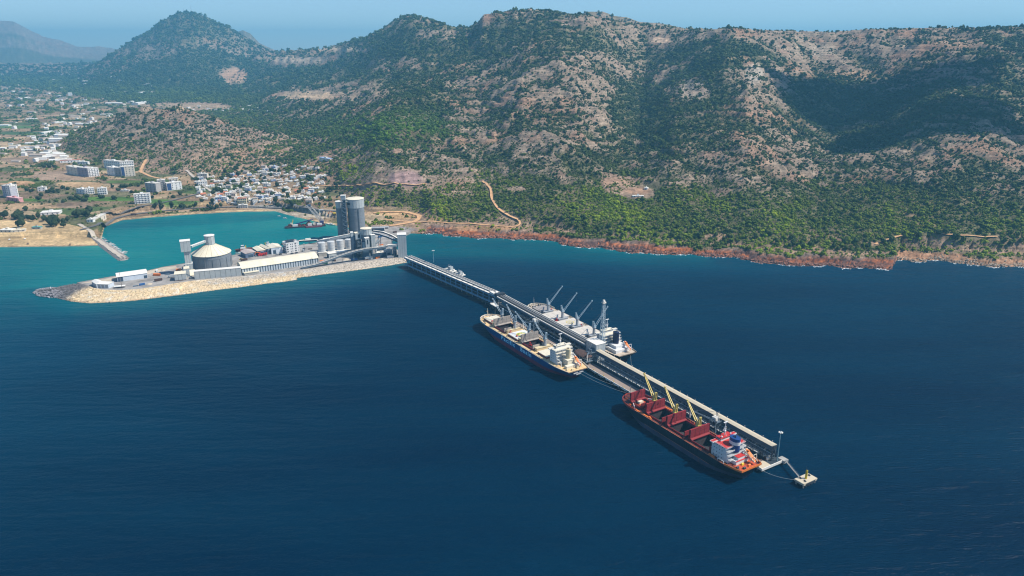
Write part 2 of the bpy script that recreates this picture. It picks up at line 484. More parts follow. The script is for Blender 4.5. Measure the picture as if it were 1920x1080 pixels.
# where a point of land hides behind another the same table still gives a sensible cover
cover = veg_lookup(PXG, PYG); bare = np.zeros_like(PXG)
for (sx, sy, rx, ry, val) in SPOTS:
    d = np.sqrt(((PXG - sx) / rx) ** 2 + ((PYG - sy) / ry) ** 2)
    k = 1 - sstep(0.75, 1.15, d + 0.25 * fbm(XG / 60, YG / 60, 71, 2))
    cover = cover * (1 - k) + val * k
for (sx, sy, rx, ry, val) in SPOTS:
    if val <= .13: bare = np.maximum(bare, 1 - sstep(.8, 1.15, np.sqrt(((PXG - sx) / rx) ** 2 + ((PYG - sy) / ry) ** 2) + .3 * fbm(XG / 60, YG / 60, 71, 2)))
cover = 0.05 + 0.88 * cover + 0.42 * fbm(XG / 110, YG / 110, 72, 4) + 0.30 * fbm(XG / 30, YG / 30, 73, 3)
conc = smooth_rows(H, 41) - H                     # hollows hold more growth
cover = cover + np.clip(conc / 22, -0.18, 0.30) * sstep(30, 100, H)
cover = np.clip(cover, 0.10, 1) * (1 - .85 * bare)
plain = sstep(30, 14, H) * (1 - hillmask) * lo
scree = 1 - sstep(0.25, 0.75, cover)
cover = np.where(hillmask > 0.5, np.clip(0.33 + 0.5 * fbm(XG / 60, YG / 60, 74, 3), 0.05, 1), cover)
cliffz = cl & (dci < 33 + 14 * fbm(XG / 70, YG / 70, 68, 2))
cover = np.where(cliffz, 0.0, cover)
cover = np.where(cl & (dci >= 46) & (dci < 60), cover * 0.6, cover)
yardz = (PXG > 640) & (PXG < 800) & (PYG > 398) & (dcoast > -5) & (dcoast < 190)
cover = np.where(yardz, np.where(fbm(XG / 18, YG / 18, 77, 2) > .22, .5, 0.0), cover)
cover = np.where(plain > 0.3, np.clip(0.05 + 0.9 * sstep(0.26, 0.40, fbm(XG / 90, YG / 160, 75, 3)), 0, 1), cover)
cover = np.where(H < 1.5, 0, cover)

def C(r, g, b): return np.array([r, g, b])
n_a = fbm(XG / 70, YG / 70, 81, 4)[..., None]; n_b = fbm(XG / 14, YG / 14, 82, 3)[..., None]; n_c = fbm(XG / 260, YG / 260, 83, 3)[..., None]
rock = C(.30, .228, .165) * (1 + 0.35 * n_a + 0.5 * n_b)
purp = C(.27, .185, .135) * (1 + 0.3 * n_b)
soil = C(.36, .215, .135) * (1 + 0.3 * n_b)
col = rock + (purp - rock) * sstep(0.05, 0.3, n_a + n_c * 0.6)
col = col + (soil - col) * (sstep(0.0, 0.35, n_c + 0.5 * n_a - 0.1) * 0.7)
col = col + (C(.43, .27, .17) * (1 + .4 * n_b) - col) * (sstep(120, 25, H)[..., None] * 0.55)
floor_ = C(.085, .10, .04) * (1 + 0.6 * n_b)
col = col + (floor_ - col) * (sstep(0.32, 0.85, cover)[..., None] * 0.8)
red = C(.40, .135, .055) * (1 + 0.5 * n_a + 0.9 * n_b)
red2 = C(.12, .07, .06) * (1 + 0.7 * n_b)
st_ = fbm(XG / 90, H / 2.6 + YG / 70, 67, 3)[..., None]
redm = red + (red2 - red) * sstep(-0.15, 0.15, st_ + n_a * .6)
redm = redm + (C(.24, .19, .15) * (1 + .6 * n_b) - redm) * sstep(20, 34, dci)[..., None] * .7
redm = redm + (C(.10, .065, .06) - redm) * sstep(4, 1, dci)[..., None] * .7
redm = redm + (C(.045, .03, .032) - redm) * (sstep(8, 11, dci) * sstep(16, 12.5, dci) * sstep(-.1, .15, fbm(XG / 60, YG / 60, 64, 2)))[..., None] * 0
tan = C(.42, .235, .135) * (1 + 0.4 * n_a + 0.7 * n_b)
cove = P(1680, 489); cliffc = np.where((AG > cove[0] / cove[1])[..., None], tan, redm)
col = np.where(cliffz[..., None], cliffc, col)
def spot(px, py, rx, ry, c, soft=0.3, amt=1.0):
    global col
    d = np.sqrt(((PXG - px) / rx) ** 2 + ((PYG - py) / ry) ** 2) + 0.3 * n_a[..., 0]
    k = (1 - sstep(1 - soft, 1 + soft, d)) * amt
    col = col + (c * (1 + 0.35 * n_b) - col) * k[..., None]
# plain: sand along the beach, fields behind
beach = lo & (dcoast < np.interp(PXG, [-400, 0, 100, 165, 185], [230, 200, 185, 95, 10]) + 12 * cn) & (AG < P(180, 462)[0] / P(180, 462)[1])
bay = lo & (dcoast < 14) & (AG >= P(180, 462)[0] / P(180, 462)[1])
sand = C(.62, .44, .235) * (1 + 0.08 * n_b)
wet = C(.34, .25, .16)
sandc = np.where((dcoast < 6)[..., None], wet + 0 * sand, sand)
fieldn = fbm(XG / 200, YG / 300, 84, 2)[..., None]
field = C(.33, .225, .135) * (1 + .3 * n_a) + (C(.11, .13, .05) - C(.33, .225, .135)) * sstep(0.05, 0.2, fieldn)
pm = np.clip(plain, 0, 1)[..., None]
cover = np.where(beach, 0, cover)
col = col + (field - col) * pm
col = np.where(beach[..., None] | bay[..., None], sandc, col)
spot(735, 406, 60, 8, C(.52, .33, .17)); spot(700, 415, 30, 6, C(.6, .42, .25)); spot(800, 412, 40, 3, C(.5, .3, .16)); spot(730, 428, 40, 7, C(.36, .32, .29))
spot(905, 428, 60, 5, C(.45, .26, .14)); spot(1195, 358, 26, 6, C(.44, .25, .15), amt=.6); spot(1160, 345, 40, 14, C(.48, .3, .2), amt=.4)
spot(760, 335, 32, 15, C(.33, .22, .20)); spot(575, 180, 55, 8, C(.5, .36, .23)); spot(440, 142, 26, 13, C(.5, .31, .19)); spot(560, 112, 50, 7, C(.46, .36, .26)); spot(640, 92, 45, 4, C(.5, .38, .26))
spot(350, 200, 80, 6, C(.42, .30, .19)); spot(1240, 75, 20, 6, C(.5, .36, .25)); spot(1595, 142, 45, 10, C(.46, .30, .18), amt=.8); spot(1800, 80, 50, 12, C(.46, .31, .2), amt=.7)
spot(1300, 165, 32, 18, C(.48, .42, .34), amt=.4); spot(1415, 138, 16, 18, C(.5, .44, .36), amt=.8); spot(1530, 95, 40, 12, C(.42, .36, .28), amt=.3)
yz = yardz[..., None] * .9
col = col + (C(.40, .27, .17) * (1 + .6 * n_a + .5 * n_b) - col) * yz
spot(735, 404, 55, 7, C(.55, .35, .18)); spot(700, 410, 26, 9, C(.56, .42, .26)); spot(735, 430, 42, 6, C(.34, .31, .29)); spot(580, 400, 75, 9, C(.52, .43, .32), 0.2); spot(520, 388, 60, 4, C(.3, .29, .27), 0.3)
nofield = np.zeros_like(PXG)
for (fx, fy, rx, ry, c_) in ((200, 373, 62, 4, (.10, .19, .035)), (300, 378, 34, 4, (.09, .18, .04)), (345, 381, 40, 4, (.11, .20, .05)), (235, 341, 38, 3, (.13, .19, .05)), (60, 375, 24, 3, (.11, .20, .04)), (150, 346, 46, 5, (.50, .33, .18)), (40, 345, 26, 6, (.46, .28, .15)), (70, 386, 80, 5, (.46, .31, .18)),
                         (110, 330, 50, 9, (.36, .25, .17)), (140, 385, 34, 6, (.30, .21, .14)), (60, 300, 60, 5, (.30, .21, .14)), (40, 275, 40, 3, (.45, .33, .2)), (410, 381, 40, 4, (.52, .37, .2)), (230, 355, 30, 4, (.34, .22, .14)), (300, 395, 60, 3, (.40, .28, .18)), (30, 400, 40, 5, (.40, .30, .18)), (30, 238, 35, 3, (.12, .2, .06)), (50, 250, 50, 3, (.08, .13, .05))):
    e = np.abs(PXG - fx) ** 3 / rx ** 3 + np.abs(PYG - fy) ** 3 / ry ** 3
    k = 1 - sstep(.8, 1.15, e + .15 * n_a[..., 0]); k = k * lo; nofield = np.maximum(nofield, k); col = col + (C(*c_) * (1 + .25 * n_b) - col) * k[..., None]; cover = cover * (1 - .85 * k)
yard = (DG > 0) & lo
col = np.clip(col, 0.01, 0.8)
# ------------------------------------------------------------------ land sheet
m, t, b = nt('land')
L = t.links.new
ca = t.nodes.new('ShaderNodeAttribute'); ca.attribute_name = 'ground'
pa = t.nodes.new('ShaderNodeAttribute'); pa.attribute_name = 'plain'
g = t.nodes.new('ShaderNodeNewGeometry')
def noise(sc, det=5, vec=None, rough=0.6):
    n = t.nodes.new('ShaderNodeTexNoise'); n.inputs['Scale'].default_value = sc; n.inputs['Detail'].default_value = det; n.inputs['Roughness'].default_value = rough
    L(vec or g.outputs['Position'], n.inputs['Vector']); return n
n1 = noise(0.16, 7, rough=0.75)
mr = t.nodes.new('ShaderNodeMapRange'); mr.inputs['From Min'].default_value = 0.32; mr.inputs['From Max'].default_value = 0.68; mr.inputs['To Min'].default_value = 0.55; mr.inputs['To Max'].default_value = 1.4
L(n1.outputs['Fac'], mr.inputs['Value'])
mpf = t.nodes.new('ShaderNodeMapping'); mpf.inputs['Scale'].default_value = (1 / 150, 1 / 95, 0); mpf.inputs['Rotation'].default_value = (0, 0, 0.35)
L(g.outputs['Position'], mpf.inputs['Vector'])
vo = t.nodes.new('ShaderNodeTexVoronoi'); vo.distance = 'CHEBYCHEV'; vo.inputs['Scale'].default_value = 1.0; vo.inputs['Randomness'].default_value = 0.7
L(mpf.outputs[0], vo.inputs['Vector'])
sp_ = t.nodes.new('ShaderNodeSeparateColor'); L(vo.outputs['Color'], sp_.inputs[0])
cr = t.nodes.new('ShaderNodeValToRGB'); cr.color_ramp.interpolation = 'CONSTANT'
els = [(0, (.36, .235, .135)), (.22, (.13, .13, .06)), (.30, (.44, .30, .18)), (.48, (.27, .18, .115)), (.60, (.085, .125, .04)), (.68, (.49, .36, .22)), (.80, (.31, .21, .13)), (.92, (.16, .15, .08))]
while len(cr.color_ramp.elements) < len(els): cr.color_ramp.elements.new(0.5)
for e, (p_, c_) in zip(cr.color_ramp.elements, els): e.position = p_; e.color = (*c_, 1)
L(sp_.outputs[0], cr.inputs['Fac'])
mx = t.nodes.new('ShaderNodeMix'); mx.data_type = 'RGBA'
L(pa.outputs['Fac'], mx.inputs['Factor']); L(ca.outputs['Color'], mx.inputs['A']); L(cr.outputs[0], mx.inputs['B'])
sc_ = t.nodes.new('ShaderNodeVectorMath'); sc_.operation = 'SCALE'; L(mx.outputs['Result'], sc_.inputs[0]); L(mr.outputs[0], sc_.inputs['Scale'])
ms = t.nodes.new('ShaderNodeMapping'); ms.inputs['Scale'].default_value = (.012, .012, .22); L(g.outputs['Position'], ms.inputs['Vector'])
n3 = noise(1.0, 6, ms.outputs[0], .7); m3 = t.nodes.new('ShaderNodeMapRange'); m3.inputs['From Min'].default_value = .36; m3.inputs['From Max'].default_value = .62; m3.inputs['To Min'].default_value = .62; m3.inputs['To Max'].default_value = 1.28; L(n3.outputs['Fac'], m3.inputs['Value'])
s3 = t.nodes.new('ShaderNodeVectorMath'); s3.operation = 'SCALE'; L(sc_.outputs[0], s3.inputs[0]); L(m3.outputs[0], s3.inputs['Scale'])
L(s3.outputs[0], b.inputs['Base Color']); b.inputs['Roughness'].default_value = 0.95; b.inputs['Specular IOR Level'].default_value = 0.1
n2 = noise(0.09, 8, rough=0.8)
bp = t.nodes.new('ShaderNodeBump'); bp.inputs['Strength'].default_value = 0.9; bp.inputs['Distance'].default_value = 5.0
L(n2.outputs['Fac'], bp.inputs['Height']); L(bp.outputs[0], b.inputs['Normal'])
M_LAND = m
pf = np.clip(plain, 0, 1) * (1 - beach) * (1 - nofield) * sstep(60, 200, dcoast) * (0.85)
pf = pf * (1 - yardz)
pf = pf * (1 - sstep(7000, 9500, DG) * 0.3) * (1 - 0.8 * sstep(450, 520, PXG))
land = tag(grid_mesh('terrain', XG, YG, H, M_LAND, {'ground': col, 'plain': pf}), kind='structure')

# ------------------------------------------------------------------ scrub and pine wood on the slopes: one mass
def foliage_mat(name, c1, c2, attr=None):
    m, t, b = nt(name); L = t.links.new
    oi = t.nodes.new('ShaderNodeObjectInfo')
    g = t.nodes.new('ShaderNodeNewGeometry')
    n = t.nodes.new('ShaderNodeTexNoise'); n.inputs['Scale'].default_value = 0.9; n.inputs['Detail'].default_value = 4
    L(g.outputs['Position'], n.inputs['Vector'])
    ad = t.nodes.new('ShaderNodeMath'); ad.operation = 'ADD'; L(oi.outputs['Random'], ad.inputs[0]); L(n.outputs['Fac'], ad.inputs[1])
    ml = t.nodes.new('ShaderNodeMapRange'); ml.inputs['From Min'].default_value = 0.35; ml.inputs['From Max'].default_value = 1.65; L(ad.outputs[0], ml.inputs['Value'])
    mx = t.nodes.new('ShaderNodeMix'); mx.data_type = 'RGBA'; L(ml.outputs[0], mx.inputs['Factor'])
    mx.inputs['A'].default_value = (*c1, 1); mx.inputs['B'].default_value = (*c2, 1)
    cur = mx.outputs['Result']
    if attr:
        a = t.nodes.new('ShaderNodeAttribute'); a.attribute_type = 'INSTANCER'; a.attribute_name = attr
        v = t.nodes.new('ShaderNodeVectorMath'); v.operation = 'MULTIPLY'; L(cur, v.inputs[0]); L(a.outputs['Vector'], v.inputs[1]); cur = v.outputs[0]
    L(cur, b.inputs['Base Color']); b.inputs['Roughness'].default_value = 0.85; b.inputs['Specular IOR Level'].default_value = 0.15
    return m
M_SCRUB = foliage_mat('scrub_leaves', (.024, .042, .014), (.080, .112, .030), 'tint')
M_PINE = foliage_mat('pine_leaves', (.030, .052, .014), (.085, .115, .028))
M_OLIVE = foliage_mat('garden_leaves', (.018, .034, .014), (.050, .070, .030))
M_BARK = mat('bark', (.10, .07, .05), 0.9)

def clump(seed, n=26, r=1.0, flat=0.8, leaf=0.42, z0=0.25):
    """A crown as a loose heap of small tilted leaf tufts round an uneven core."""
    q = random.Random(seed); mb = MB()
    lobes = [(q.uniform(-.45, .45), q.uniform(-.45, .45), q.uniform(0.3, .75), q.uniform(.45, .72)) for _ in range(4)]
    for i in range(n):
        lx, ly, lz, lr = lobes[i % 4]
        d = Vector((q.gauss(0, 1), q.gauss(0, 1), q.gauss(0.35, 1))).normalized()
        c = Vector((lx, ly, lz * flat)) + Vector((d.x, d.y, d.z * flat)) * lr * q.uniform(.6, 1.0)
        c.z = max(c.z, z0 * 0.3)
        u = d.cross(Vector((q.gauss(0, 1), q.gauss(0, 1), q.gauss(0, 1)))).normalized(); v = d.cross(u)
        s = leaf * q.uniform(.7, 1.3); k = d * s * q.uniform(.25, .55)
        mb.add([(c + u * s) * r, (c + v * s * .9) * r, (c - u * s * .9) * r, (c - v * s) * r, (c + k) * r], [(0, 1, 4), (1, 2, 4), (2, 3, 4), (3, 0, 4)])
    return mb

hid = bpy.data.collections.new('plant_kinds')      # source shapes for the instancer only
src = []
for k in range(6):
    me = clump(100 + k, n=13 if k < 4 else 16, flat=(0.75, 0.9, 0.65, 0.85, 1.2, 1.35)[k], leaf=.5).mesh('shrub', M_SCRUB)
    o = bpy.data.objects.new('shrub_kind', me); hid.objects.link(o); src.append(o)

# seed positions: chance per ground cell
a_mid = 0.5 * (A1[1:] + A1[:-1]); d_mid = 0.5 * (D1[1:] + D1[:-1])
DA, DD = np.meshgrid(np.diff(A1), np.diff(D1)); AM, DM = np.meshgrid(a_mid, d_mid)
def cell(v): return 0.25 * (v[1:, 1:] + v[:-1, 1:] + v[1:, :-1] + v[:-1, :-1])
cov = cell(cover); area = DA * DM * DD; hc = cell(H)
rad = 2.45 * np.maximum(1, (DM / 1800)) ** 0.9
px_c, py_c = cell(PXG), cell(PYG)
dens = (cov ** 1.15) * (1.75 - .55 * sstep(2900, 3500, DM) + 0.55 * sstep(110, 50, hc)) / (3.14 * rad ** 2)
ok = (np.abs(AM) < 0.80) & (hc > 2.0) & (DM < 11000)
# leave far sides of the ridges thin: only what a step to the side could show
sl_ = (H[1:, 1:] - H[:-1, 1:]) / np.diff(D1)[:, None]
vis = sl_ - (hc - CAM_H) / DM
dens = np.where(vis < -0.12, dens * 0.25, dens)
lam = np.where(ok, dens * area, 0)
ROADPX = []
cnt = nr.poisson(lam)
jj, ii = np.nonzero(cnt); rep = cnt[jj, ii]; jj = np.repeat(jj, rep); ii = np.repeat(ii, rep)
N = len(jj)
aa = A1[ii] + nr.rand(N) * np.diff(A1)[ii]; dd = D1[jj] + nr.rand(N) * np.diff(D1)[jj]
bx, by = aa * dd, dd
bz = HT(bx, by)
bs = 2.45 * np.maximum(1, dd / 1800) ** 0.9 * (0.30 + 1.0 * nr.rand(N) ** 1.5 + 1.3 * (nr.rand(N) < .07)) * (1 + .45 * fbm(bx / 45, by / 45, 133, 2))
bp_x, bp_y = proj(bx, by, bz)
# keep tracks, cleared yards clear
TRACKS = [
    ([(905, 340), (918, 350), (922, 362), (921, 374), (928, 386), (940, 398), (955, 408), (974, 415), (978, 420), (970, 425), (950, 426), (920, 423), (880, 420), (840, 419), (790, 417), (760, 416), (720, 412)], 6),
    ([(700, 400), (735, 397), (770, 399), (790, 405), (786, 414), (760, 420), (730, 424)], 11),
    ([(600, 348), (640, 349), (680, 350), (720, 350), (760, 349), (800, 345)], 6),
    ([(1640, 459), (1660, 452), (1690, 448)], 5), ([(1760, 440), (1800, 443), (1870, 445)], 5),
    ([(275, 300), (268, 312), (262, 322), (285, 332), (300, 335)], 10), ([(98, 255), (96, 268), (100, 282), (112, 292), (130, 298), (160, 305)], 16),
    ([(350, 320), (368, 335), (385, 352), (400, 362), (420, 372)], 8),
    ([(150, 432), (180, 425), (215, 410), (245, 403), (300, 397), (350, 392), (420, 389), (470, 388), (540, 391), (600, 395), (640, 398)], 9),
    ([(190, 402), (235, 398), (270, 390), (310, 380), (350, 370), (380, 362)], 8),
]
road_pts = []
for pts, w_ in TRACKS:
    wp = [on(*p) for p in pts]
    fine_ = []
    for i in range(len(wp) - 1):
        n_ = max(2, int(math.dist(wp[i][:2], wp[i + 1][:2]) / 12))
        for k in range(n_):
            f_ = k / n_; fine_.append((wp[i][0] + (wp[i + 1][0] - wp[i][0]) * f_, wp[i][1] + (wp[i + 1][1] - wp[i][1]) * f_))
    fine_.append(wp[-1][:2]); arr = np.array(fine_)
    for _ in range(3): arr[1:-1] = (arr[:-2] + arr[1:-1] * 2 + arr[2:]) / 4
    road_pts.append((arr, w_))
keep = np.ones(N, bool)
for arr, w_ in road_pts:
    x0, x1, y0, y1 = arr[:, 0].min() - 20, arr[:, 0].max() + 20, arr[:, 1].min() - 20, arr[:, 1].max() + 20
    s_ = np.nonzero((bx > x0) & (bx < x1) & (by > y0) & (by < y1))[0]
    if len(s_):
        dmin = np.full(len(s_), 1e9)
        for p in arr: dmin = np.minimum(dmin, (bx[s_] - p[0]) ** 2 + (by[s_] - p[1]) ** 2)
        keep[s_[dmin < (w_ * 0.6 + 4) ** 2]] = False
PLANTS = (bx, by, bz, bs, keep)

def ribbon(name, arr, w_, m_, dz=0.5, kind='structure', hz=None):
    d = np.gradient(arr, axis=0); d /= np.maximum(1e-6, np.linalg.norm(d, axis=1))[:, None]
    nrm = np.stack([-d[:, 1], d[:, 0]], 1)
    offs = np.array([-.5, -.17, .17, .5]); V = []
    for o_ in offs:
        wv = w_ * (1 + 0.35 * pn(arr[:, 0] / 22 + o_ * 7, arr[:, 1] / 22, 131) + 0.12 * np.sin(np.arange(len(arr)) * 1.7 + o_ * 9))
        p = arr + nrm * (o_ * wv)[:, None]; V.append(p)
    V = np.array(V)       # 4 x n x 2
    Z = (HT(V[..., 0], V[..., 1]) if hz is None else np.maximum(HT(V[..., 0], V[..., 1]) + .9, hz)) + dz
    Z = np.maximum(Z, Z.max(0)[None, :] - 0.6)
    o = grid_mesh(name, V[..., 0], V[..., 1], Z, m_, smooth=True); return tag(o, kind=kind)
M_DIRT = mat('dirt_track', (.62, .36, .18), 0.95, var=.25, scale=.1)
M_DUST = mat('pale_road', (.50, .43, .35), 0.95, var=.15, scale=.1)
M_ASPH = mat('asphalt', (.14, .135, .13), 0.9, var=.2, scale=.08)
for k, (arr, w_) in enumerate(road_pts):
    ribbon('track' if k < 6 else 'road', arr, w_, M_DIRT if k < 6 else (M_DUST if k < 8 else M_ASPH), dz=1.1 if k < 6 else 1.8)

def scatter(name, pts, sizes, tint, kinds, seed=0):
    me = bpy.data.meshes.new(name); n = len(pts)
    me.vertices.add(n); me.vertices.foreach_set('co', np.asarray(pts, np.float32).ravel())
    a = me.attributes.new('size', 'FLOAT', 'POINT'); a.data.foreach_set('value', np.asarray(sizes, np.float32))
    a = me.attributes.new('tint', 'FLOAT_VECTOR', 'POINT'); a.data.foreach_set('vector', np.asarray(tint, np.float32).ravel())
    o = bpy.data.objects.new(name, me); COL.objects.link(o)
    ng = bpy.data.node_groups.new(name, 'GeometryNodeTree')
    ng.interface.new_socket('Geometry', in_out='INPUT', socket_type='NodeSocketGeometry'); ng.interface.new_socket('Geometry', in_out='OUTPUT', socket_type='NodeSocketGeometry')
    gi = ng.nodes.new('NodeGroupInput'); go = ng.nodes.new('NodeGroupOutput')
    iop = ng.nodes.new('GeometryNodeInstanceOnPoints'); ci = ng.nodes.new('GeometryNodeCollectionInfo')
    ci.inputs['Collection'].default_value = kinds; ci.inputs['Separate Children'].default_value = True; ci.inputs['Reset Children'].default_value = True
    iop.inputs['Pick Instance'].default_value = True
    na = ng.nodes.new('GeometryNodeInputNamedAttribute'); na.data_type = 'FLOAT'; na.inputs['Name'].default_value = 'size'
    rv = ng.nodes.new('FunctionNodeRandomValue'); rv.data_type = 'FLOAT_VECTOR'
    rv.inputs[0].default_value = (-.12, -.12, 0); rv.inputs[1].default_value = (.12, .12, 6.283)
    Lk = ng.links.new
    Lk(gi.outputs[0], iop.inputs['Points']); Lk(ci.outputs[0], iop.inputs['Instance'])
    Lk(na.outputs['Attribute'], iop.inputs['Scale']); Lk(rv.outputs[0], iop.inputs['Rotation'])
    Lk(iop.outputs[0], go.inputs[0])
    md = o.modifiers.new('scatter', 'NODES'); md.node_group = ng
    return o

# ------------------------------------------------------------------ sea
m, t, b = nt('sea_water'); L = t.links.new
g = t.nodes.new('ShaderNodeNewGeometry'); ta = t.nodes.new('ShaderNodeAttribute'); ta.attribute_name = 'shallow'
cr = t.nodes.new('ShaderNodeValToRGB')
els = [(0, (.0000, .007, .026)), (.30, (.0000, .033, .070)), (.6, (.0002, .090, .118)), (.85, (.003, .155, .165)), (1, (.03, .22, .19))]
while len(cr.color_ramp.elements) < len(els): cr.color_ramp.elements.new(0.5)
for e, (p_, c_) in zip(cr.color_ramp.elements, els): e.position = p_; e.color = (*c_, 1)
nn = t.nodes.new('ShaderNodeTexNoise'); nn.inputs['Scale'].default_value = 0.006; nn.inputs['Detail'].default_value = 4
mp = t.nodes.new('ShaderNodeMapping'); mp.inputs['Rotation'].default_value = (0, 0, math.radians(-20)); mp.inputs['Scale'].default_value = (.35, 1.3, 1)
L(g.outputs['Position'], mp.inputs['Vector']); L(mp.outputs[0], nn.inputs['Vector'])
ma = t.nodes.new('ShaderNodeMath'); ma.operation = 'MULTIPLY_ADD'; ma.inputs[1].default_value = 0.26; L(nn.outputs['Fac'], ma.inputs[0])
m2 = t.nodes.new('ShaderNodeMath'); m2.operation = 'SUBTRACT'; m2.inputs[1].default_value = 0.13; L(ta.outputs['Fac'], m2.inputs[0]); L(m2.outputs[0], ma.inputs[2])
L(ma.outputs[0], cr.inputs['Fac']); L(cr.outputs[0], b.inputs['Base Color'])
b.inputs['Roughness'].default_value = 0.3; b.inputs['IOR'].default_value = 1.33; b.inputs['Specular IOR Level'].default_value = 0.045
# wind waves: long-crested ripples at two sizes
hs = []
for sc, rot, st, wgt in ((0.055, -14, (.22, 1.0, 1), 1.0), (0.16, -26, (.35, 1.0, 1), .42), (0.5, -5, (.6, 1.0, 1), .16)):
    q = t.nodes.new('ShaderNodeMapping'); q.inputs['Rotation'].default_value = (0, 0, math.radians(rot)); q.inputs['Scale'].default_value = st
    L(g.outputs['Position'], q.inputs['Vector'])
    n = t.nodes.new('ShaderNodeTexNoise'); n.inputs['Scale'].default_value = sc; n.inputs['Detail'].default_value = 3; n.inputs['Distortion'].default_value = .4
    L(q.outputs[0], n.inputs['Vector'])
    k = t.nodes.new('ShaderNodeMath'); k.operation = 'MULTIPLY'; k.inputs[1].default_value = wgt; L(n.outputs['Fac'], k.inputs[0]); hs.append(k)
s1 = t.nodes.new('ShaderNodeMath'); L(hs[0].outputs[0], s1.inputs[0]); L(hs[1].outputs[0], s1.inputs[1])
s2 = t.nodes.new('ShaderNodeMath'); L(s1.outputs[0], s2.inputs[0]); L(hs[2].outputs[0], s2.inputs[1])
bp = t.nodes.new('ShaderNodeBump'); bp.inputs['Strength'].default_value = 1.0; bp.inputs['Distance'].default_value = 5.0
L(s2.outputs[0], bp.inputs['Height']); L(bp.outputs[0], b.inputs['Normal'])
M_SEA = m
sa = np.concatenate([np.linspace(-30, -0.95, 30), np.linspace(-0.92, 0.92, 260), np.linspace(0.95, 30, 30)])
sd = np.concatenate([[-3000, -200, 20, 80, 150, 230], 300 * 1.006 ** np.arange(0, 300), 300 * 1.006 ** 300 * 1.03 ** np.arange(1, 100)])
SA, SD = np.meshgrid(sa, sd)
SX, SY = SA * np.abs(SD) , SD + 0 * SA
SX = np.where(SD < 150, SA * 150, SX)
spx, spy = proj(SX, np.maximum(SD, 150), 0 * SX)
dc_ = inter(K0, np.clip(SA, -1.7, 1.7))[0]
# depth of water, with darkening towards the camera painted in: harbour basin and beach shelf shallow, open gulf deep
def blob(px, py, rx, ry, rot=0):
    cx, cy = P(px, py); c_, s_ = math.cos(math.radians(rot)), math.sin(math.radians(rot))
    x, y = SX - cx, SD - cy; u, v = x * c_ + y * s_, -x * s_ + y * c_
    return (u / rx) ** 2 + (v / ry) ** 2
sh = 0.05 + 0.13 * np.exp(-np.maximum(0, 1250 - SD) / 420)  # darker towards the camera: weaker sky reflection and vignette put into the tone
def lift(val, k):
    global sh
    sh = np.maximum(sh, val * k)
bwa = np.array([P(-300, 590), P(60, 552), P(160, 568), P(400, 545), P(560, 520), P(765, 492), P(790, 470), P(1000, 480), P(1700, 520), P(2400, 560)])
# distance (towards the open sea) from the line of the mole and the rocky shore
dsh = SD - np.interp(SX, bwa[:, 0], bwa[:, 1])
lift(0.62, np.exp(-np.maximum(-dsh - 0, 0) / 170) * np.clip(0.75 - SX / 1500, 0.25, 1) * sstep(-1500, -700, -np.abs(SX) - 0 * SX + 0))
west = 1 - sstep(-900, -450, SX)
sh = np.maximum(sh, 0.10 + 0.42 * (1 - sstep(-1000, 100, SX)) * np.exp(-np.maximum(-dsh, 0) / 420) )
lw = sstep(-820, -1000, SX)
inner = (sstep(-10, 60, dsh) * (1 - lw) + sstep(-230, 260, dsh) ** .8 * lw) * (1 - sstep(-330, -200, SX))
sh = np.maximum(sh, inner * (0.84 - .12 * lw))
sh = np.maximum(sh, sstep(-10, 60, dsh) * sstep(-330, -200, SX) * 0.42 * np.exp(-np.maximum(0, SX + 200) / 900))
sh = sh + 0.20 * np.exp(-np.abs(dc_ - SD) / 30) * (SX < 400) + 0.10 * np.exp(-np.maximum(dc_ - SD, 0) / 70) * (SX >= 0)
sh = sh * (1 - 0.12 * (blob(380, 412, 300, 60, 15) < 1))
sh = sh + 0.05 * fbm(SX / 120, SD / 260, 91, 3) * inner
sea = tag(grid_mesh('sea', SX, SY, np.zeros_like(SX), M_SEA, {'shallow': np.clip(sh, 0, 1)}), kind='structure')

# white water where the swell meets the rocks
M_FOAM = mat('foam_white', (.78, .83, .84), 0.6, var=.1, scale=.5)
mb = MB()
ca_ = np.linspace(P(775, 439)[0] / P(775, 439)[1], 0.80, 1500)
fr = random.Random(3)
jr = (fbm(ca_ * 55, ca_ * 0 + 3, 95, 3))
prev = None
for i in range(len(ca_) - 1):
    if jr[i] + 0.25 * fbm(ca_[i] * 400, 1.0, 96, 2) < 0.02: continue
    for s_ in range(2):
        a0, a1_ = ca_[i], ca_[i + 1]
        j = np.argmax(H[:, np.searchsorted(A1, a0)] > 0.25); d0 = D1[j]
        j = np.argmax(H[:, min(len(A1) - 1, np.searchsorted(A1, a1_))] > 0.25); d1_ = D1[j]
        if abs(d0 - d1_) > 25: continue
        w0 = (1.2 + 7 * max(0, jr[i])) * fr.uniform(.5, 1.3); off = fr.uniform(0, 5) * s_ * 1.6
        mb.add([(a0 * (d0 + 1 - off), d0 + 1 - off, .12), (a1_ * (d1_ + 1 - off), d1_ + 1 - off, .12), (a1_ * (d1_ - w0 - off), d1_ - w0 - off, .10), (a0 * (d0 - w0 * .8 - off), d0 - w0 * .8 - off, .10)], [(0, 1, 2, 3)])
o = part('sea_foam', mb, M_FOAM); tag(o, 'broken white foam where swell meets the red rocks', None, kind='stuff')

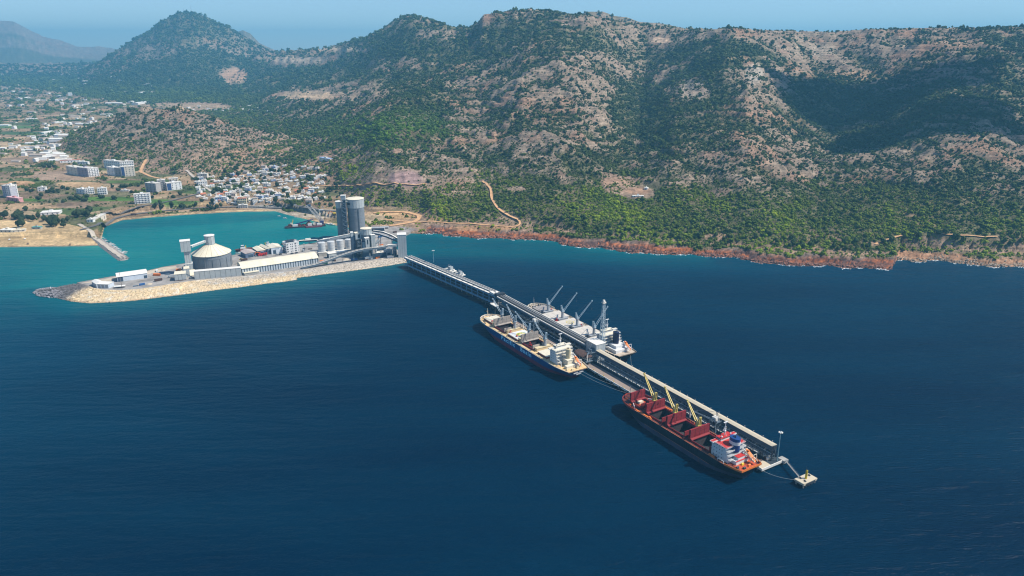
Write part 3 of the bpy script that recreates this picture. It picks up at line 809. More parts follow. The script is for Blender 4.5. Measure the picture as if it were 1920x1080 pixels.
# ------------------------------------------------------------------ air and clouds
me = MB().box(-26000, -900, -14, 26000, 24000, 1010).mesh('haze')
hz = bpy.data.objects.new('haze', me); COL.objects.link(hz); tag(hz, kind='stuff')
hm = bpy.data.materials.new('haze_air'); hm.use_nodes = True; hm.node_tree.nodes.clear()
ho = hm.node_tree.nodes.new('ShaderNodeOutputMaterial'); pv = hm.node_tree.nodes.new('ShaderNodeVolumePrincipled')
pv.inputs['Color'].default_value = (*HAZE_COLOR, 1); pv.inputs['Density'].default_value = HAZE_DENSITY; pv.inputs['Anisotropy'].default_value = 0.1
hm.node_tree.links.new(pv.outputs[0], ho.inputs['Volume']); me.materials.append(hm)
# ------------------------------------------------------------------ the jetty's own axes: x runs landward along it, y towards the open-sea side where two ships lie
JO = P(1457, 833, 22)
JA = math.radians(121.6); JC, JS = math.cos(JA), math.sin(JA)
def J(px, py, z):
    X, Y = P(px, py, z); dx, dy = X - JO[0], Y - JO[1]
    return dx * JC + dy * JS, -dx * JS + dy * JC
def JW(t, y): return JO[0] + t * JC - y * JS, JO[1] + t * JS + y * JC

M_GLASS = mat('window_glass', (.02, .03, .045), 0.15, var=.1, spec=.6)
M_DARK = mat('dark_steel', (.035, .045, .06), 0.6, var=.25, scale=.3)
M_WHITE = mat('white_paint', (.74, .74, .72), 0.5, var=.08, scale=.4, streak=.3, dirt=(.50, .44, .36))
M_CREAM = mat('cream_paint', (.66, .55, .34), 0.6, var=.14, scale=.3)
M_CREAM2 = mat('pale_cream_paint', (.72, .66, .52), 0.6, var=.1, scale=.3)
M_GREYP = mat('grey_paint', (.33, .35, .37), 0.6, var=.15, scale=.4)
M_BLUEG = mat('blue_grey_steel', (.30, .39, .45), 0.5, var=.12, scale=.4)
M_ORANGE = mat('orange_paint', (.75, .20, .035), 0.5, var=.1)
M_REDP = mat('bright_red_paint', (.52, .035, .03), 0.55, var=.12)
M_YELL = mat('crane_yellow', (.62, .48, .14), 0.5, var=.1)
M_GOLD = mat('bollard_yellow', (.65, .46, .02), 0.5, var=.1)
M_HOLD = mat('hold_steel', (.055, .045, .05), 0.8, var=.3, scale=.2)
M_CARGO = mat('cargo_dust', (.05, .045, .05), 0.95, var=.3, scale=.1)
M_ROPE = mat('rope', (.30, .33, .34), 0.9)

def text_mesh(txt, size, name, m, ext=0.06, space=1.0, align='CENTER'):
    cu = bpy.data.curves.new(name, 'FONT'); cu.body = txt; cu.size = size; cu.extrude = ext; cu.space_character = space
    cu.offset = .035 * size; cu.align_x = align; cu.align_y = 'CENTER'; cu.resolution_u = 2
    o = bpy.data.objects.new(name, cu); COL.objects.link(o)
    dg = bpy.context.evaluated_depsgraph_get()
    me = bpy.data.meshes.new_from_object(o.evaluated_get(dg))
    bpy.data.objects.remove(o); bpy.data.curves.remove(cu)
    me.materials.clear(); me.materials.append(m); me.name = name
    return me

def put_text(me, name, parent, loc, xdir, ydir):
    o = bpy.data.objects.new(name, me); COL.objects.link(o); o.parent = parent
    X, Y = Vector(xdir).normalized(), Vector(ydir).normalized(); Z = X.cross(Y)
    M = Matrix((X, Y, Z)).transposed().to_4x4(); M.translation = Vector(loc); o.matrix_local = M
    return o

def hull_hb(u, z, B, Hh):
    f = min(1, max(0, z / Hh))
    ub, us = .74 + .10 * f, .26 - .12 * f
    h = 1.0
    if u > ub:
        q = (u - ub) / (1 - ub); h = max(0.0, 1 - q ** (1.5 + 1.2 * f)) ** (.85 - .28 * f)
    if u < us:
        q = (us - u) / us; h *= 1 - q ** 1.9 * (1 - (.14 + .62 * f))
    return h * B / 2
def hull_x(u, z, L, Hh):
    f = z / Hh
    xs = -L / 2 + (1 - f) * .035 * L; xb = L / 2 - (1 - f) * .045 * L
    return xs + u * (xb - xs)

US = [0, .015, .05, .1, .15, .2, .26, .35, .45, .55, .65, .72, .77, .81, .85, .88, .91, .935, .955, .97, .982, .992, 1.0]
def hull_mb(L, B, Hh, z0, z1, nl=5, off=0.0):
    mb = MB(); zz = [z0 + (z1 - z0) * k / (nl - 1) for k in range(nl)]
    for sgn in (1, -1):
        vs = []; n = len(US)
        for z in zz:
            for u in US: vs.append((hull_x(u, z, L, Hh), sgn * (hull_hb(u, z, B, Hh) + off), z))
        fs = [(k * n + i, k * n + i + 1, (k + 1) * n + i + 1, (k + 1) * n + i) for k in range(nl - 1) for i in range(n - 1)]
        mb.add(vs, fs)
    for k in range(nl - 1):       # transom
        a, b = zz[k], zz[k + 1]
        mb.add([(hull_x(0, a, L, Hh), -hull_hb(0, a, B, Hh), a), (hull_x(0, a, L, Hh), hull_hb(0, a, B, Hh), a), (hull_x(0, b, L, Hh), hull_hb(0, b, B, Hh), b), (hull_x(0, b, L, Hh), -hull_hb(0, b, B, Hh), b)], [(0, 1, 2, 3)])
    return mb

def deck_mb(L, B, Hh, z, holes, hw, inset=0.5):
    xs = sorted(set([round(hull_x(u, Hh, L, Hh), 2) for u in US] + [h for a, b in holes for h in (a, b)]))
    mb = MB()
    def w(x):
        u = (x + L / 2) / L; return max(0.05, hull_hb(min(1, max(0, u)), Hh, B, Hh) - inset)
    for x0, x1 in zip(xs[:-1], xs[1:]):
        if x1 - x0 < 0.01: continue
        w0, w1 = w(x0), w(x1); hole = any(a - .01 <= x0 and x1 <= b + .01 for a, b in holes)
        h0, h1 = min(hw, w0 * .8), min(hw, w1 * .8)
        mb.add([(x0, -w0, z), (x1, -w1, z), (x1, -h1, z), (x0, -h0, z)], [(0, 1, 2, 3)])
        mb.add([(x0, h0, z), (x1, h1, z), (x1, w1, z), (x0, w0, z)], [(0, 1, 2, 3)])
        if not hole: mb.add([(x0, -h0, z), (x1, -h1, z), (x1, h1, z), (x0, h0, z)], [(0, 1, 2, 3)])
    return mb

def rail_mb(L, B, Hh, z0, z1, u0=0, u1=1, th=0.35, sides=(1, -1)):
    mb = MB(); us = [u for u in US if u0 <= u <= u1]
    for sgn in sides:
        pts = [(hull_x(u, Hh, L, Hh), sgn * max(0.02, hull_hb(u, Hh, B, Hh) - th / 2)) for u in us]
        for a, b in zip(pts[:-1], pts[1:]):
            mb.bar((*a, (z0 + z1) / 2), (*b, (z0 + z1) / 2), th, z1 - z0)
    return mb

def crane(root, x, y, zb, hp, tip, m, ped_m, r=1.9, tower=7.0, jw=2.2, foot=None, bw=.5):
    """Deck crane: pedestal part with slewing house, tower head, twin-bar jib and wires as sub-parts. tip is relative to the crane foot."""
    mb = MB().cyl((0, 0, 0), (0, 0, hp * .55), r * 1.15, r, 14).cyl((0, 0, hp * .55), (0, 0, hp), r, r * 1.05, 14)
    mb.cyl((0, 0, hp), (0, 0, hp + .6), r * 1.5, r * 1.5, 14)
    pd = part('crane', mb, ped_m, root, loc=(x, y, zb))
    ang = math.atan2(tip[1], tip[0]); c_, s_ = math.cos(ang), math.sin(ang)
    def R(a, b, z): return (a * c_ - b * s_, a * s_ + b * c_, z)
    hb = MB()
    for sx, ex, zz0, zz1, wy in ((-1.8, 1.9, hp + .6, hp + 4.2, 1.9),):
        hb.add([R(sx, -wy, zz0), R(ex, -wy, zz0), R(ex, wy, zz0), R(sx, wy, zz0), R(sx, -wy, zz1), R(ex, -wy, zz1 - .8), R(ex, wy, zz1 - .8), R(sx, wy, zz1)],
               [(0, 3, 2, 1), (4, 5, 6, 7), (0, 1, 5, 4), (1, 2, 6, 5), (2, 3, 7, 6), (3, 0, 4, 7)])
    T = hp + .6 + tower
    for wy in (-1.2, 1.2):
        hb.bar(R(-1.6, wy, hp + 2), R(-2.3, wy * .8, T), .9, 1.3)
        hb.bar(R(1.2, wy, hp + 3), R(-2.2, wy * .8, T), .5, .5)
    hb.bar(R(-2.3, -1.3, T), R(-2.3, 1.3, T), 1.1, 1.1)
    part('slewing_tower', hb, m, pd)
    cb_ = MB(); cb_.add([R(1.9, .6, hp + 2), R(3.4, .6, hp + 2), R(3.4, 2.2, hp + 2), R(1.9, 2.2, hp + 2), R(1.9, .6, hp + 4), R(3.2, .6, hp + 4), R(3.2, 2.2, hp + 4), R(1.9, 2.2, hp + 4)],
                        [(0, 3, 2, 1), (4, 5, 6, 7), (0, 1, 5, 4), (1, 2, 6, 5), (2, 3, 7, 6), (3, 0, 4, 7)])
    part('cab', cb_, M_GLASS, pd)
    F = R(2.2, 0, hp + 1.5) if foot is None else foot
    jb = MB(); tp = Vector(tip); n = 5
    for k in range(n):
        f0, f1 = k / n, (k + 1) / n
        for wy in (-1, 1):
            def pt(f):
                w_ = jw * (1 - .62 * f) * wy * .5
                b_ = Vector(F).lerp(tp, f); return b_ + Vector((-s_ * w_, c_ * w_, 0))
            jb.bar(pt(f0), pt(f1), bw, bw * 1.3)
        if k: 
            w_ = jw * (1 - .62 * f0) * .5; b_ = Vector(F).lerp(tp, f0)
            jb.bar(b_ + Vector((-s_ * w_, c_ * w_, 0)), b_ - Vector((-s_ * w_, c_ * w_, 0)), .3, .4)
    jb.cb(tp.x, tp.y, tp.z, 1.6, 1.6, 1.8)
    part('jib', jb, m, pd)
    wb = MB()
    for o_ in (-.5, .5):
        wb.bar(R(-2.3, o_, T + .3), tuple(tp + Vector((0, 0, .6))), .16)
    wb.bar(tuple(tp), (tp.x, tp.y, max(hp * .5, tp.z - 12)), .14)
    part('wires', wb, M_DARK, pd)
    hk = MB().cb(tp.x, tp.y, max(hp * .5, tp.z - 12.6), .9, .9, 1.6)
    part('hook', hk, M_DARK, pd)
    return pd

def ladder_rail(mb, pts, z, h=1.2, step=3.0, w=.09):
    for a, b in zip(pts[:-1], pts[1:]):
        d = math.dist(a, b); n = max(1, int(d / step))
        mb.bar((*a, z + h), (*b, z + h), w); mb.bar((*a, z + h * .5), (*b, z + h * .5), w * .7)
        for k in range(n + 1):
            f = k / n; x, y = a[0] + (b[0] - a[0]) * f, a[1] + (b[1] - a[1]) * f
            mb.bar((x, y, z), (x, y, z + h), w)

def foredeck_gear(root, L, B, z, m1, m2):
    x0 = L / 2
    for y in (-B * .13, B * .13):
        w = MB().cyl((x0 - 15, y - 2.2, z + 1.4), (x0 - 15, y + 2.2, z + 1.4), 1.2, 1.2, 12).cyl((x0 - 15, y - 2.6, z + 1.4), (x0 - 15, y - 2.3, z + 1.4), 1.7, 1.7, 12).cyl((x0 - 15, y + 2.3, z + 1.4), (x0 - 15, y + 2.6, z + 1.4), 1.7, 1.7, 12).box(x0 - 17.5, y - 2, z, x0 - 13, y + 2, z + .6).box(x0 - 18, y + .8, z + .6, x0 - 16, y + 2.2, z + 2)
        part('windlass', w, m1, root)
        c = MB()
        for k in range(7): c.cb(x0 - 13.6 + k * 1.3, y * (1 - .06 * k), z + .35, 1.0, .45 + .3 * (k % 2), .5)
        part('anchor_chain', c, M_DARK, root)
    for x, y in ((-8, .2), (-8, -.2), (-22, .36), (-22, -.36), (-28, .40), (-28, -.40)):
        b_ = MB()
        for k in (-.9, .9): b_.cyl((x0 + x + k, y * B, z), (x0 + x + k, y * B, z + 1.4), .42, .5, 10)
        b_.box(x0 + x - 1.7, y * B - .6, z, x0 + x + 1.7, y * B + .6, z + .25)
        part('mooring_bollard', b_, m1, root)
    f = MB().cyl((x0 - 6, 0, z), (x0 - 6, 0, z + 13), .4, .22, 8).bar((x0 - 6, -1.5, z + 9.5), (x0 - 6, 1.5, z + 9.5), .22).bar((x0 - 6, 0, z + 11), (x0 - 13, 0, z), .12).cb(x0 - 6, 0, z + 13.1, .7, .7, .5)
    part('foremast', f, m2, root)
    for (x, y, sx, sy, sz) in ((-24, 0, 4, 6, 2.6), (-20, 5, 2, 2, 1.6), (-12, 6, 1.4, 1.4, 1.2), (-10, 0, 1.6, 1.6, 1)):
        part('deck_locker', MB().cb(x0 + x, y, z + sz / 2, sx, sy, sz), m2, root)

def hatch(root, x0, x1, hw, zd, ch, state, m_coam, m_cov, m_in, floor=3.0):
    t_ = .5
    c = MB().box(x0 - t_, -hw - t_, zd, x1 + t_, -hw, zd + ch).box(x0 - t_, hw, zd, x1 + t_, hw + t_, zd + ch).box(x0 - t_, -hw, zd, x0, hw, zd + ch).box(x1, -hw, zd, x1 + t_, hw, zd + ch)
    n = int((x1 - x0) / 3)
    for k in range(n + 1):
        xx = x0 + (x1 - x0) * k / n
        for s_ in (-1, 1): c.box(xx - .15, min(s_ * (hw + t_), s_ * (hw + t_ + .6)), zd + .003, xx + .15, max(s_ * (hw + t_), s_ * (hw + t_ + .6)), zd + ch - .4)
    part('hatch_coaming', c, m_coam, root)
    closed = state == 'closed'
    if not closed:
        h = MB()
        h.add([(x0, -hw, floor), (x1, -hw, floor), (x1, hw, floor), (x0, hw, floor), (x0, -hw, zd), (x1, -hw, zd), (x1, hw, zd), (x0, hw, zd)], [(0, 1, 2, 3), (4, 0, 3, 7), (1, 5, 6, 2), (0, 4, 5, 1), (3, 2, 6, 7)])
        for k in range(1, int((x1 - x0) / 2.4)):
            xx = x0 + k * 2.4
            for s_ in (-1, 1): h.box(xx - .12, min(s_ * hw, s_ * (hw - .5)), floor, xx + .12, max(s_ * hw, s_ * (hw - .5)), zd - .3)
        part('hold', h, m_in, root, fix=False)
        cg = MB(); q = random.Random(int(x0 * 7)); nx, ny = 7, 9; vs = []
        for i in range(nx):
            for j in range(ny):
                u, v = i / (nx - 1), j / (ny - 1)
                vs.append((x0 + .2 + (x1 - x0 - .4) * u, -hw + .6 + (2 * hw - 1.2) * v, floor + .1 + 3.4 * math.sin(math.pi * u) * math.sin(math.pi * v) + q.uniform(0, .5)))
        cg.add(vs, [(i * ny + j, (i + 1) * ny + j, (i + 1) * ny + j + 1, i * ny + j + 1) for i in range(nx - 1) for j in range(ny - 1)])
        part('bulk_cargo', cg, M_CARGO, root, fix=False)
    zt = zd + ch
    if closed:
        n = 4; wd = (x1 - x0 + 1.4) / n
        for k in range(n):
            a = x0 - .7 + k * wd
            p = MB().box(a + .07, -hw - 1, zt + .03, a + wd - .07, hw + 1, zt + .95)
            for s_ in (-.5, 0, .5): p.box(a + .5, s_ * hw * 1.4 - .1, zt + .95, a + wd - .5, s_ * hw * 1.4 + .1, zt + 1.08)
            part('hatch_cover', p, m_cov, root)
    elif state == 'up_fore':          # folded pair standing at the forward end
        for a, b, zz in ((x1 + .7, x1 + 1.6, 11.2), (x1 + 2.2, x1 + 3.1, 10.6)):
            p = MB().box(a, -hw - 1, zt + .2, b, hw + 1, zt + zz)
            for k in range(5): p.box(a - .22, -hw - 1 + k * (2 * hw + 2) / 4.0 - .15, zt + .6, a, -hw - 1 + k * (2 * hw + 2) / 4.0 + .15, zt + zz - .4)
            for k in (.33, .66): p.box(a - .16, -hw - .8, zt + zz * k - .12, a, hw + .8, zt + zz * k + .12)
            part('hatch_cover', p, m_cov, root)
        p = MB(); p.add([(x1 + .4, -hw - 1, zt + 1.4), (x1 + .4, hw + 1, zt + 1.4), (x1 - 1.8, hw + 1, zt + .6), (x1 - 1.8, -hw - 1, zt + .6), (x1 + .4, -hw - 1, zt + .7), (x1 + .4, hw + 1, zt + .7), (x1 - 1.8, hw + 1, zt - .0), (x1 - 1.8, -hw - 1, zt - .0)],
                        [(0, 1, 2, 3), (7, 6, 5, 4), (0, 3, 7, 4), (1, 5, 6, 2), (3, 2, 6, 7), (0, 4, 5, 1)])
        part('hatch_cover_flap', p, m_cov, root)
        for a, b, zz in ((x0 - 1.8, x0 - .9, 6.0),):
            part('hatch_cover', MB().box(a, -hw - 1, zt + .2, b, -1, zt + zz).box(a, 2.2, zt + .2, b, hw + 1, zt + zz * .9), m_cov, root)

def lifeboat(root, x, y, z, m, aft=True):
    K = 1.4; lb = MB(); c_ = math.cos(math.radians(32)); s_ = math.sin(math.radians(32))
    prof = [(a * K, b * K) for a, b in ((-5.5, .3), (-4.6, 1.1), (-2, 1.6), (1.5, 1.6), (4, 1.2), (5.6, .25))]
    n = 10
    vs = []
    for px_, r in prof:
        for k in range(n):
            a = 2 * math.pi * k / n; yy, zz = r * math.cos(a), r * .95 * math.sin(a)
            vs.append((x + px_ * c_ + zz * s_, y + yy, z + px_ * s_ * 1 + zz * c_ + 2))
    m_ = len(prof)
    fs = [(i * n + k, i * n + (k + 1) % n, (i + 1) * n + (k + 1) % n, (i + 1) * n + k) for i in range(m_ - 1) for k in range(n)] + [tuple(range(n)), tuple(reversed(range((m_ - 1) * n, m_ * n)))]
    lb.add(vs, fs).cb(x + 3.2, y, z + 5.6, 1.8, 1.8, 1.2)
    o = part('lifeboat', lb, M_ORANGE, root)
    fr = MB()
    for wy in (-2, 2):
        fr.bar((x - 7, y + wy, z - 1.8), (x + 7, y + wy, z + 5.6), .55, .7).bar((x + 6, y + wy, z - 2), (x + 6, y + wy, z + 5), .5).bar((x - 2, y + wy, z - 3), (x - 2, y + wy, z + 1), .5)
        fr.bar((x - 6, y + wy, z - 1.2), (x - 5, y + wy, z + 5.5), .45)
    fr.bar((x - 5, y - 2, z + 5.5), (x - 5, y + 2, z + 5.5), .5).bar((x + 7, y - 2, z + 5.6), (x + 7, y + 2, z + 5.6), .5)
    part('launching_frame', fr, m, root)

def windows_mb(x0, x1, zs, y, s_, step=3.0, w=1.0, h=1.0):
    mb = MB()
    n = int((x1 - x0) / step)
    for z in zs:
        for k in range(n):
            xx = x0 + (k + .7) * (x1 - x0) / (n + .4); mb.box(xx - w / 2, min(y, y + s_ * .06), z - h / 2, xx + w / 2, max(y, y + s_ * .06), z + h / 2)
    return mb

def deckhouse(root, xa, xf, hw, z0, levels, m_wall, m_roof, funnel, zone=3.4, m_low=None, mastm=None):
    """xa aft face, xf forward face, hw half width, z0 deck height."""
    zt = z0 + levels * zone
    w = MB()
    for k in range(levels):
        sh_ = 0 if k < levels - 1 else 0
        w.box(xa + (1.5 * k if k else 0), -hw + sh_, z0 + k * zone + .002 * k, xf, hw - sh_, z0 + (k + 1) * zone - .3)
        o_ = 1.0 if k == levels - 1 else .06; w.box(xa - 2.6 + 1.5 * k, -hw - o_, z0 + (k + 1) * zone - .3, xf + .4, hw + o_, z0 + (k + 1) * zone)
    part('deckhouse', w, m_wall, root)
    zs = [z0 + (k + .55) * zone for k in range(levels)]
    for s_ in (-1, 1):
        mb = windows_mb(xa + 1.5 * levels, xf - 1, zs, s_ * hw, s_, 3.2, .8, .9)
        o = part('windows', mb, M_GLASS, root); tag(o, kind='stuff')
    fw = MB(); aw = MB()
    for z in zs:
        for k in range(9):
            y = -hw + (k + .5) * 2 * hw / 9; fw.box(xf, y - .55, z - .5, xf + .06, y + .55, z + .5)
            if k % 2: aw.box(xa - .06 + 1.5 * zs.index(z), y - .5, z - .9, xa + 1.5 * zs.index(z), y + .5, z + .7)
    tag(part('windows', fw, M_GLASS, root), kind='stuff'); tag(part('doors', aw, M_DARK, root), kind='stuff')
    # open deck sheets in the deck colour on top of each tier
    for k in range(levels):
        part('tier_deck', MB().box(xa - 2.4 + 1.5 * k, -hw - (.8 if k == levels - 1 else -.1), z0 + (k + 1) * zone + .004, xa + 1.5 * (k + 1) - .05 if k < levels - 1 else xf, hw + (.8 if k == levels - 1 else -.1), z0 + (k + 1) * zone + .08), m_roof if k == levels - 1 or not m_low else m_low, root)
    rb = MB()
    for k in range(levels):
        ladder_rail(rb, [(xa + 1.5 * k, -hw), (xa - 2.5 + 1.5 * k, -hw), (xa - 2.5 + 1.5 * k, hw), (xa + 1.5 * k, hw)], z0 + (k + 1) * zone, 1.2, 2.2, .12)
    ladder_rail(rb, [(xf, -hw - .9), (xa + 6, -hw - .9)], zt, 1.2, 2.2, .12); ladder_rail(rb, [(xf, hw + .9), (xa + 6, hw + .9)], zt, 1.2, 2.2, .12)
    part('railing', rb, m_wall, root)
    # bridge with wings
    bw = MB().box(xf - 7, -hw * .62, zt + .1, xf - .6, hw * .62, zt + 3.3).box(xf - 4.8, -hw - 4.5, zt + .1, xf - .8, -hw * .62, zt + 1.3).box(xf - 4.8, hw * .62, zt + .1, xf - .8, hw + 4.5, zt + 1.3)
    part('wheelhouse', bw, m_wall, root)
    gl = MB()
    for k in range(10):
        y = -hw * .6 + (k + .5) * 1.2 * hw / 10; gl.box(xf - .6, y - hw * .05, zt + 1.7, xf - .53, y + hw * .05, zt + 2.8); gl.box(xf - 7.07, y - hw * .04, zt + 1.7, xf - 7, y + hw * .04, zt + 2.8)
    for s_ in (-1, 1):
        for k in range(4): gl.box(xf - 6.4 + k * 1.45, min(s_ * hw * .62, s_ * (hw * .62 + .07)), zt + 1.7, xf - 5.3 + k * 1.45, max(s_ * hw * .62, s_ * (hw * .62 + .07)), zt + 2.8)
    tag(part('bridge_windows', gl, M_GLASS, root), kind='stuff')
    part('bridge_roof', MB().box(xf - 7.4, -hw * .66, zt + 3.3, xf - .2, hw * .66, zt + 3.6), m_roof, root)
    for s_ in (-1, 1):
        part('bridge_wing_floor', MB().box(xf - 4.5, min(s_ * hw * .63, s_ * (hw + 4.2)), zt + 1.304, xf - 1.1, max(s_ * hw * .63, s_ * (hw + 4.2)), zt + 1.36), m_roof, root)
        part('wing_strut', MB().bar((xf - 2, s_ * (hw + 4), zt), (xf - 2, s_ * (hw + .2), zt - 3), .4), m_wall, root)
    # radar mast
    mm_ = MB().cyl((xf - 4, 0, zt + 3.6), (xf - 4, 0, zt + 18), .5, .35, 8).bar((xf - 4, -2.6, zt + 11), (xf - 4, 2.6, zt + 11), .3).bar((xf - 4, -1.7, zt + 13), (xf - 4, 1.7, zt + 13), .25)
    mm_.bar((xf - 6.5, 0, zt + 3.6), (xf - 4, 0, zt + 10), .22).box(xf - 5.2, -1, zt + 8.5, xf - 2.2, 1, zt + 8.8)
    part('radar_mast', mm_, mastm or m_wall, root)
    part('radar_scanner', MB().cb(xf - 3.2, 0, zt + 9.3, .6, 4.6, .5), M_WHITE, root); part('radar_scanner', MB().cb(xf - 4, 0, zt + 18.2, 1.2, 5.4, .7), M_WHITE, root)
    dm = MB()
    for (x, y, z, r) in ((xf - 6, hw * .5, zt + 4.7, .95), (xf - 6, -hw * .5, zt + 4.5, .8)):
        dm.lathe([(0.01, z - r), (r * .7, z - r * .7), (r, z), (r * .7, z + r * .7), (0.01, z + r)], 12, (x, y))
    tag(part('satellite_dome', dm, M_WHITE, root), kind='stuff')
    # funnel
    fx, fm, bm_ = funnel['x'], funnel['m'], funnel.get('band')
    fh = funnel.get('h', 11); fr_ = funnel.get('r', 3.0)
    def oval(z0_, z1_, k=1.0, k1=None):
        k1 = k1 or k; n = 20; pts0 = [(fx + fr_ * 1.35 * k * math.cos(2 * math.pi * i / n), fr_ * k * math.sin(2 * math.pi * i / n), z0_) for i in range(n)]
        pts1 = [(fx + fr_ * 1.35 * k1 * math.cos(2 * math.pi * i / n), fr_ * k1 * math.sin(2 * math.pi * i / n), z1_) for i in range(n)]
        return MB().add(pts0 + pts1, [tuple(reversed(range(n))), tuple(range(n, 2 * n))] + [(i, (i + 1) % n, (i + 1) % n + n, i + n) for i in range(n)])
    zf = funnel.get('z', z0 + zone * 2)
    fo = part('funnel', oval(zf, zf + fh), fm, root)
    if bm_: part('funnel_band', oval(zf + fh * .52, zf + fh * .76, 1.03), bm_, fo)
    tp_ = MB()
    for dx, dy in ((-1, .6), (.6, -.8), (1.2, .7), (-.2, 0)): tp_.cyl((fx + dx, dy, zf + fh), (fx + dx, dy, zf + fh + 1.6), .45, .4, 8)
    part('exhaust_pipe', tp_, M_DARK, fo)
    return zt

def deck_clutter(root, x0, x1, B, z, seed, mats, n=26):
    q = random.Random(seed)
    for k in range(n):
        s_ = q.choice((-1, 1)); x = q.uniform(x0, x1); y = s_ * q.uniform(B * .40, B * .455)
        sx, sy, sz = q.uniform(.6, 2.2), q.uniform(.5, 1.3), q.uniform(.4, 1.5)
        part(q.choice(('vent', 'deck_fitting', 'hose_box')), MB().cb(x, y, z + sz / 2, sx, sy, sz).cyl((x, y, z + sz), (x, y, z + sz + .5), .25, .3, 8), q.choice(mats), root)
    pp = MB()
    for s_ in (-1, 1):
        for k, yy in enumerate((.435, .448)): pp.bar((x0, s_ * B * yy, z + .45 + .1 * k), (x1, s_ * B * yy, z + .45 + .1 * k), .3)
    part('deck_pipes', pp, mats[0], root)

# ---------------------------------------------------------------- ship with the open red hatches, nearest the camera
def ship_red():
    L_, B_, Hh = 186.0, 37.0, 14.5
    tc, yc = 84.0, 46.5
    X, Y = JW(tc, yc)
    r = thing('cargo_ship', 'black hulled bulk carrier with five open dark red hatches and yellow cranes', 'cargo ship', (X, Y, 0), JA)
    M_BL = mat('black_hull_paint', (.010, .014, .026), 0.5, var=.3, scale=.06, streak=.3, dirt=(.09, .06, .05))
    M_BB = mat('worn_antifouling', (.05, .055, .10), 0.6, var=.35, scale=.05, streak=.5, dirt=(.16, .07, .06))
    M_DK = mat('dark_oxide_deck', (.135, .035, .03), 0.75, var=.35, scale=.25)
    M_HC = mat('dark_red_cover', (.24, .018, .024), 0.7, var=.15, scale=.3, streak=.4, dirt=(.30, .07, .06))
    M_RIM = mat('salmon_edge', (.60, .22, .12), 0.6, var=.1)
    part('hull', hull_mb(L_, B_, Hh, 5.4, Hh, 5), M_BL, r, smooth=False)
    part('hull_bottom', hull_mb(L_, B_, Hh, -2, 5.4, 5), M_BB, r)
    hatches = [(x, x + 22.5) for x in (-52, -20.0, 11.0, 42.0)] + [(71.0, 80.0)]
    hatches = []
    for cx in (62.5, 31.5, -2.5, -38.0):
        pass
    # covers stand at local x = t - tc
    ends = [(157 - tc), (127 - tc), (94 - tc), (59.5 - tc)]
    hatches = [(ends[0] - 15.5, ends[0]), (ends[1] - 22.5, ends[1]), (ends[2] - 24, ends[2]), (ends[3] - 24.5, ends[3])]
    hw = 12.6; zd = Hh - .9
    part('deck', deck_mb(L_, B_, Hh, zd, hatches, hw), M_DK, r, fix=False)
    part('bulwark', rail_mb(L_, B_, Hh, Hh - .9, Hh + 1.3, .80, 1.0, .4), mat('red_bulwark', (.40, .055, .03), .6, var=.2), r)
    for s_ in (1, -1): part('gunwale', rail_mb(L_, B_, Hh, Hh - .1, Hh + .25, 0, .82, .5, (s_,)), M_RIM, r)
    for x0_, x1_, w0_ in ((-L_ / 2 + .6, -L_ / 2 + 18, 11), (L_ / 2 - 30, L_ / 2 - 13, 7)): part('end_deck', MB().box(x0_, -w0_, Hh - .9, x1_, w0_, Hh - .78), mat('orange_red_deck', (.50, .085, .03), .75, var=.25, scale=.3), r)
    part('stern_bulwark', rail_mb(L_, B_, Hh, Hh - .9, Hh + 1.2, 0, .1, .4).bar((-L_ / 2 + .2, -B_ * .37, Hh + .15), (-L_ / 2 + .2, B_ * .37, Hh + .15), .4, 2.1), M_ORANGE, r)
    for s_ in (1, -1):
        rb = MB(); ladder_rail(rb, [(hull_x(u, Hh, L_, Hh), s_ * (hull_hb(u, Hh, B_, Hh) - .5)) for u in US if .1 <= u <= .8], Hh, 1.2, 4, .1); part('railing', rb, M_RIM, r)
    for a, b in hatches: hatch(r, a, b, hw if b < 70 else 9.5, zd, 2.2, 'up_fore', M_HC, M_HC, M_HOLD)
    for x in (ends[1] + 5.5, ends[2] + 5.5, ends[3] + 5.5):
        part('mast_house', MB().box(x - 2.2, -9.5, zd, x + 2.2, 9.5, zd + 3.4).box(x - 2.6, -10.2, zd + 3.4, x + 2.6, 10.2, zd + 3.7), M_HC, r)
    # cranes: foot on the mast houses, jibs luffed forward over the jetty side
    for k, (tip, base) in enumerate((((1208, 701), ends[1] + 5.5), ((1247, 726), ends[2] + 5.5), ((1289, 751), ends[3] + 5.5))):
        zt_ = 44.0
        t_, y_ = J(tip[0], tip[1], zt_)
        ct, cy = base, -2.0
        crane(r, ct, cy, zd + 3.7, 8.5, (t_ - tc - ct, y_ - yc - cy, zt_ - zd - 3.7), M_YELL, M_YELL, 2.1, 9.5, 2.6, bw=.8)
    foredeck_gear(r, L_, B_, zd, M_ORANGE, M_CREAM2)
    for s_ in (-1, 1): part('forecastle_screen', MB().bar((L_ / 2 - 24, s_ * 11, zd + 1.6), (L_ / 2 - 31, s_ * 15.2, zd + 1.6), .6, 3.2), M_WHITE, r)
    for s_ in (-1, 1): part('side_locker', MB().box(38, s_ * 16.2 - .8, zd, 58, s_ * 16.2 + .8, zd + 1.3).box(34, s_ * 16 - .9, zd, 37, s_ * 16 + .9, zd + 2.2), M_ORANGE, r)
    zt = deckhouse(r, -L_ / 2 + 19, -L_ / 2 + 41, 12.6, zd, 4, M_WHITE, M_REDP, dict(x=-L_ / 2 + 23.5, m=mat('funnel_blue', (.012, .055, .20), .5), band=M_WHITE, h=14, r=4.4, z=zd + 9.5), 3.9, m_low=M_GREYP)
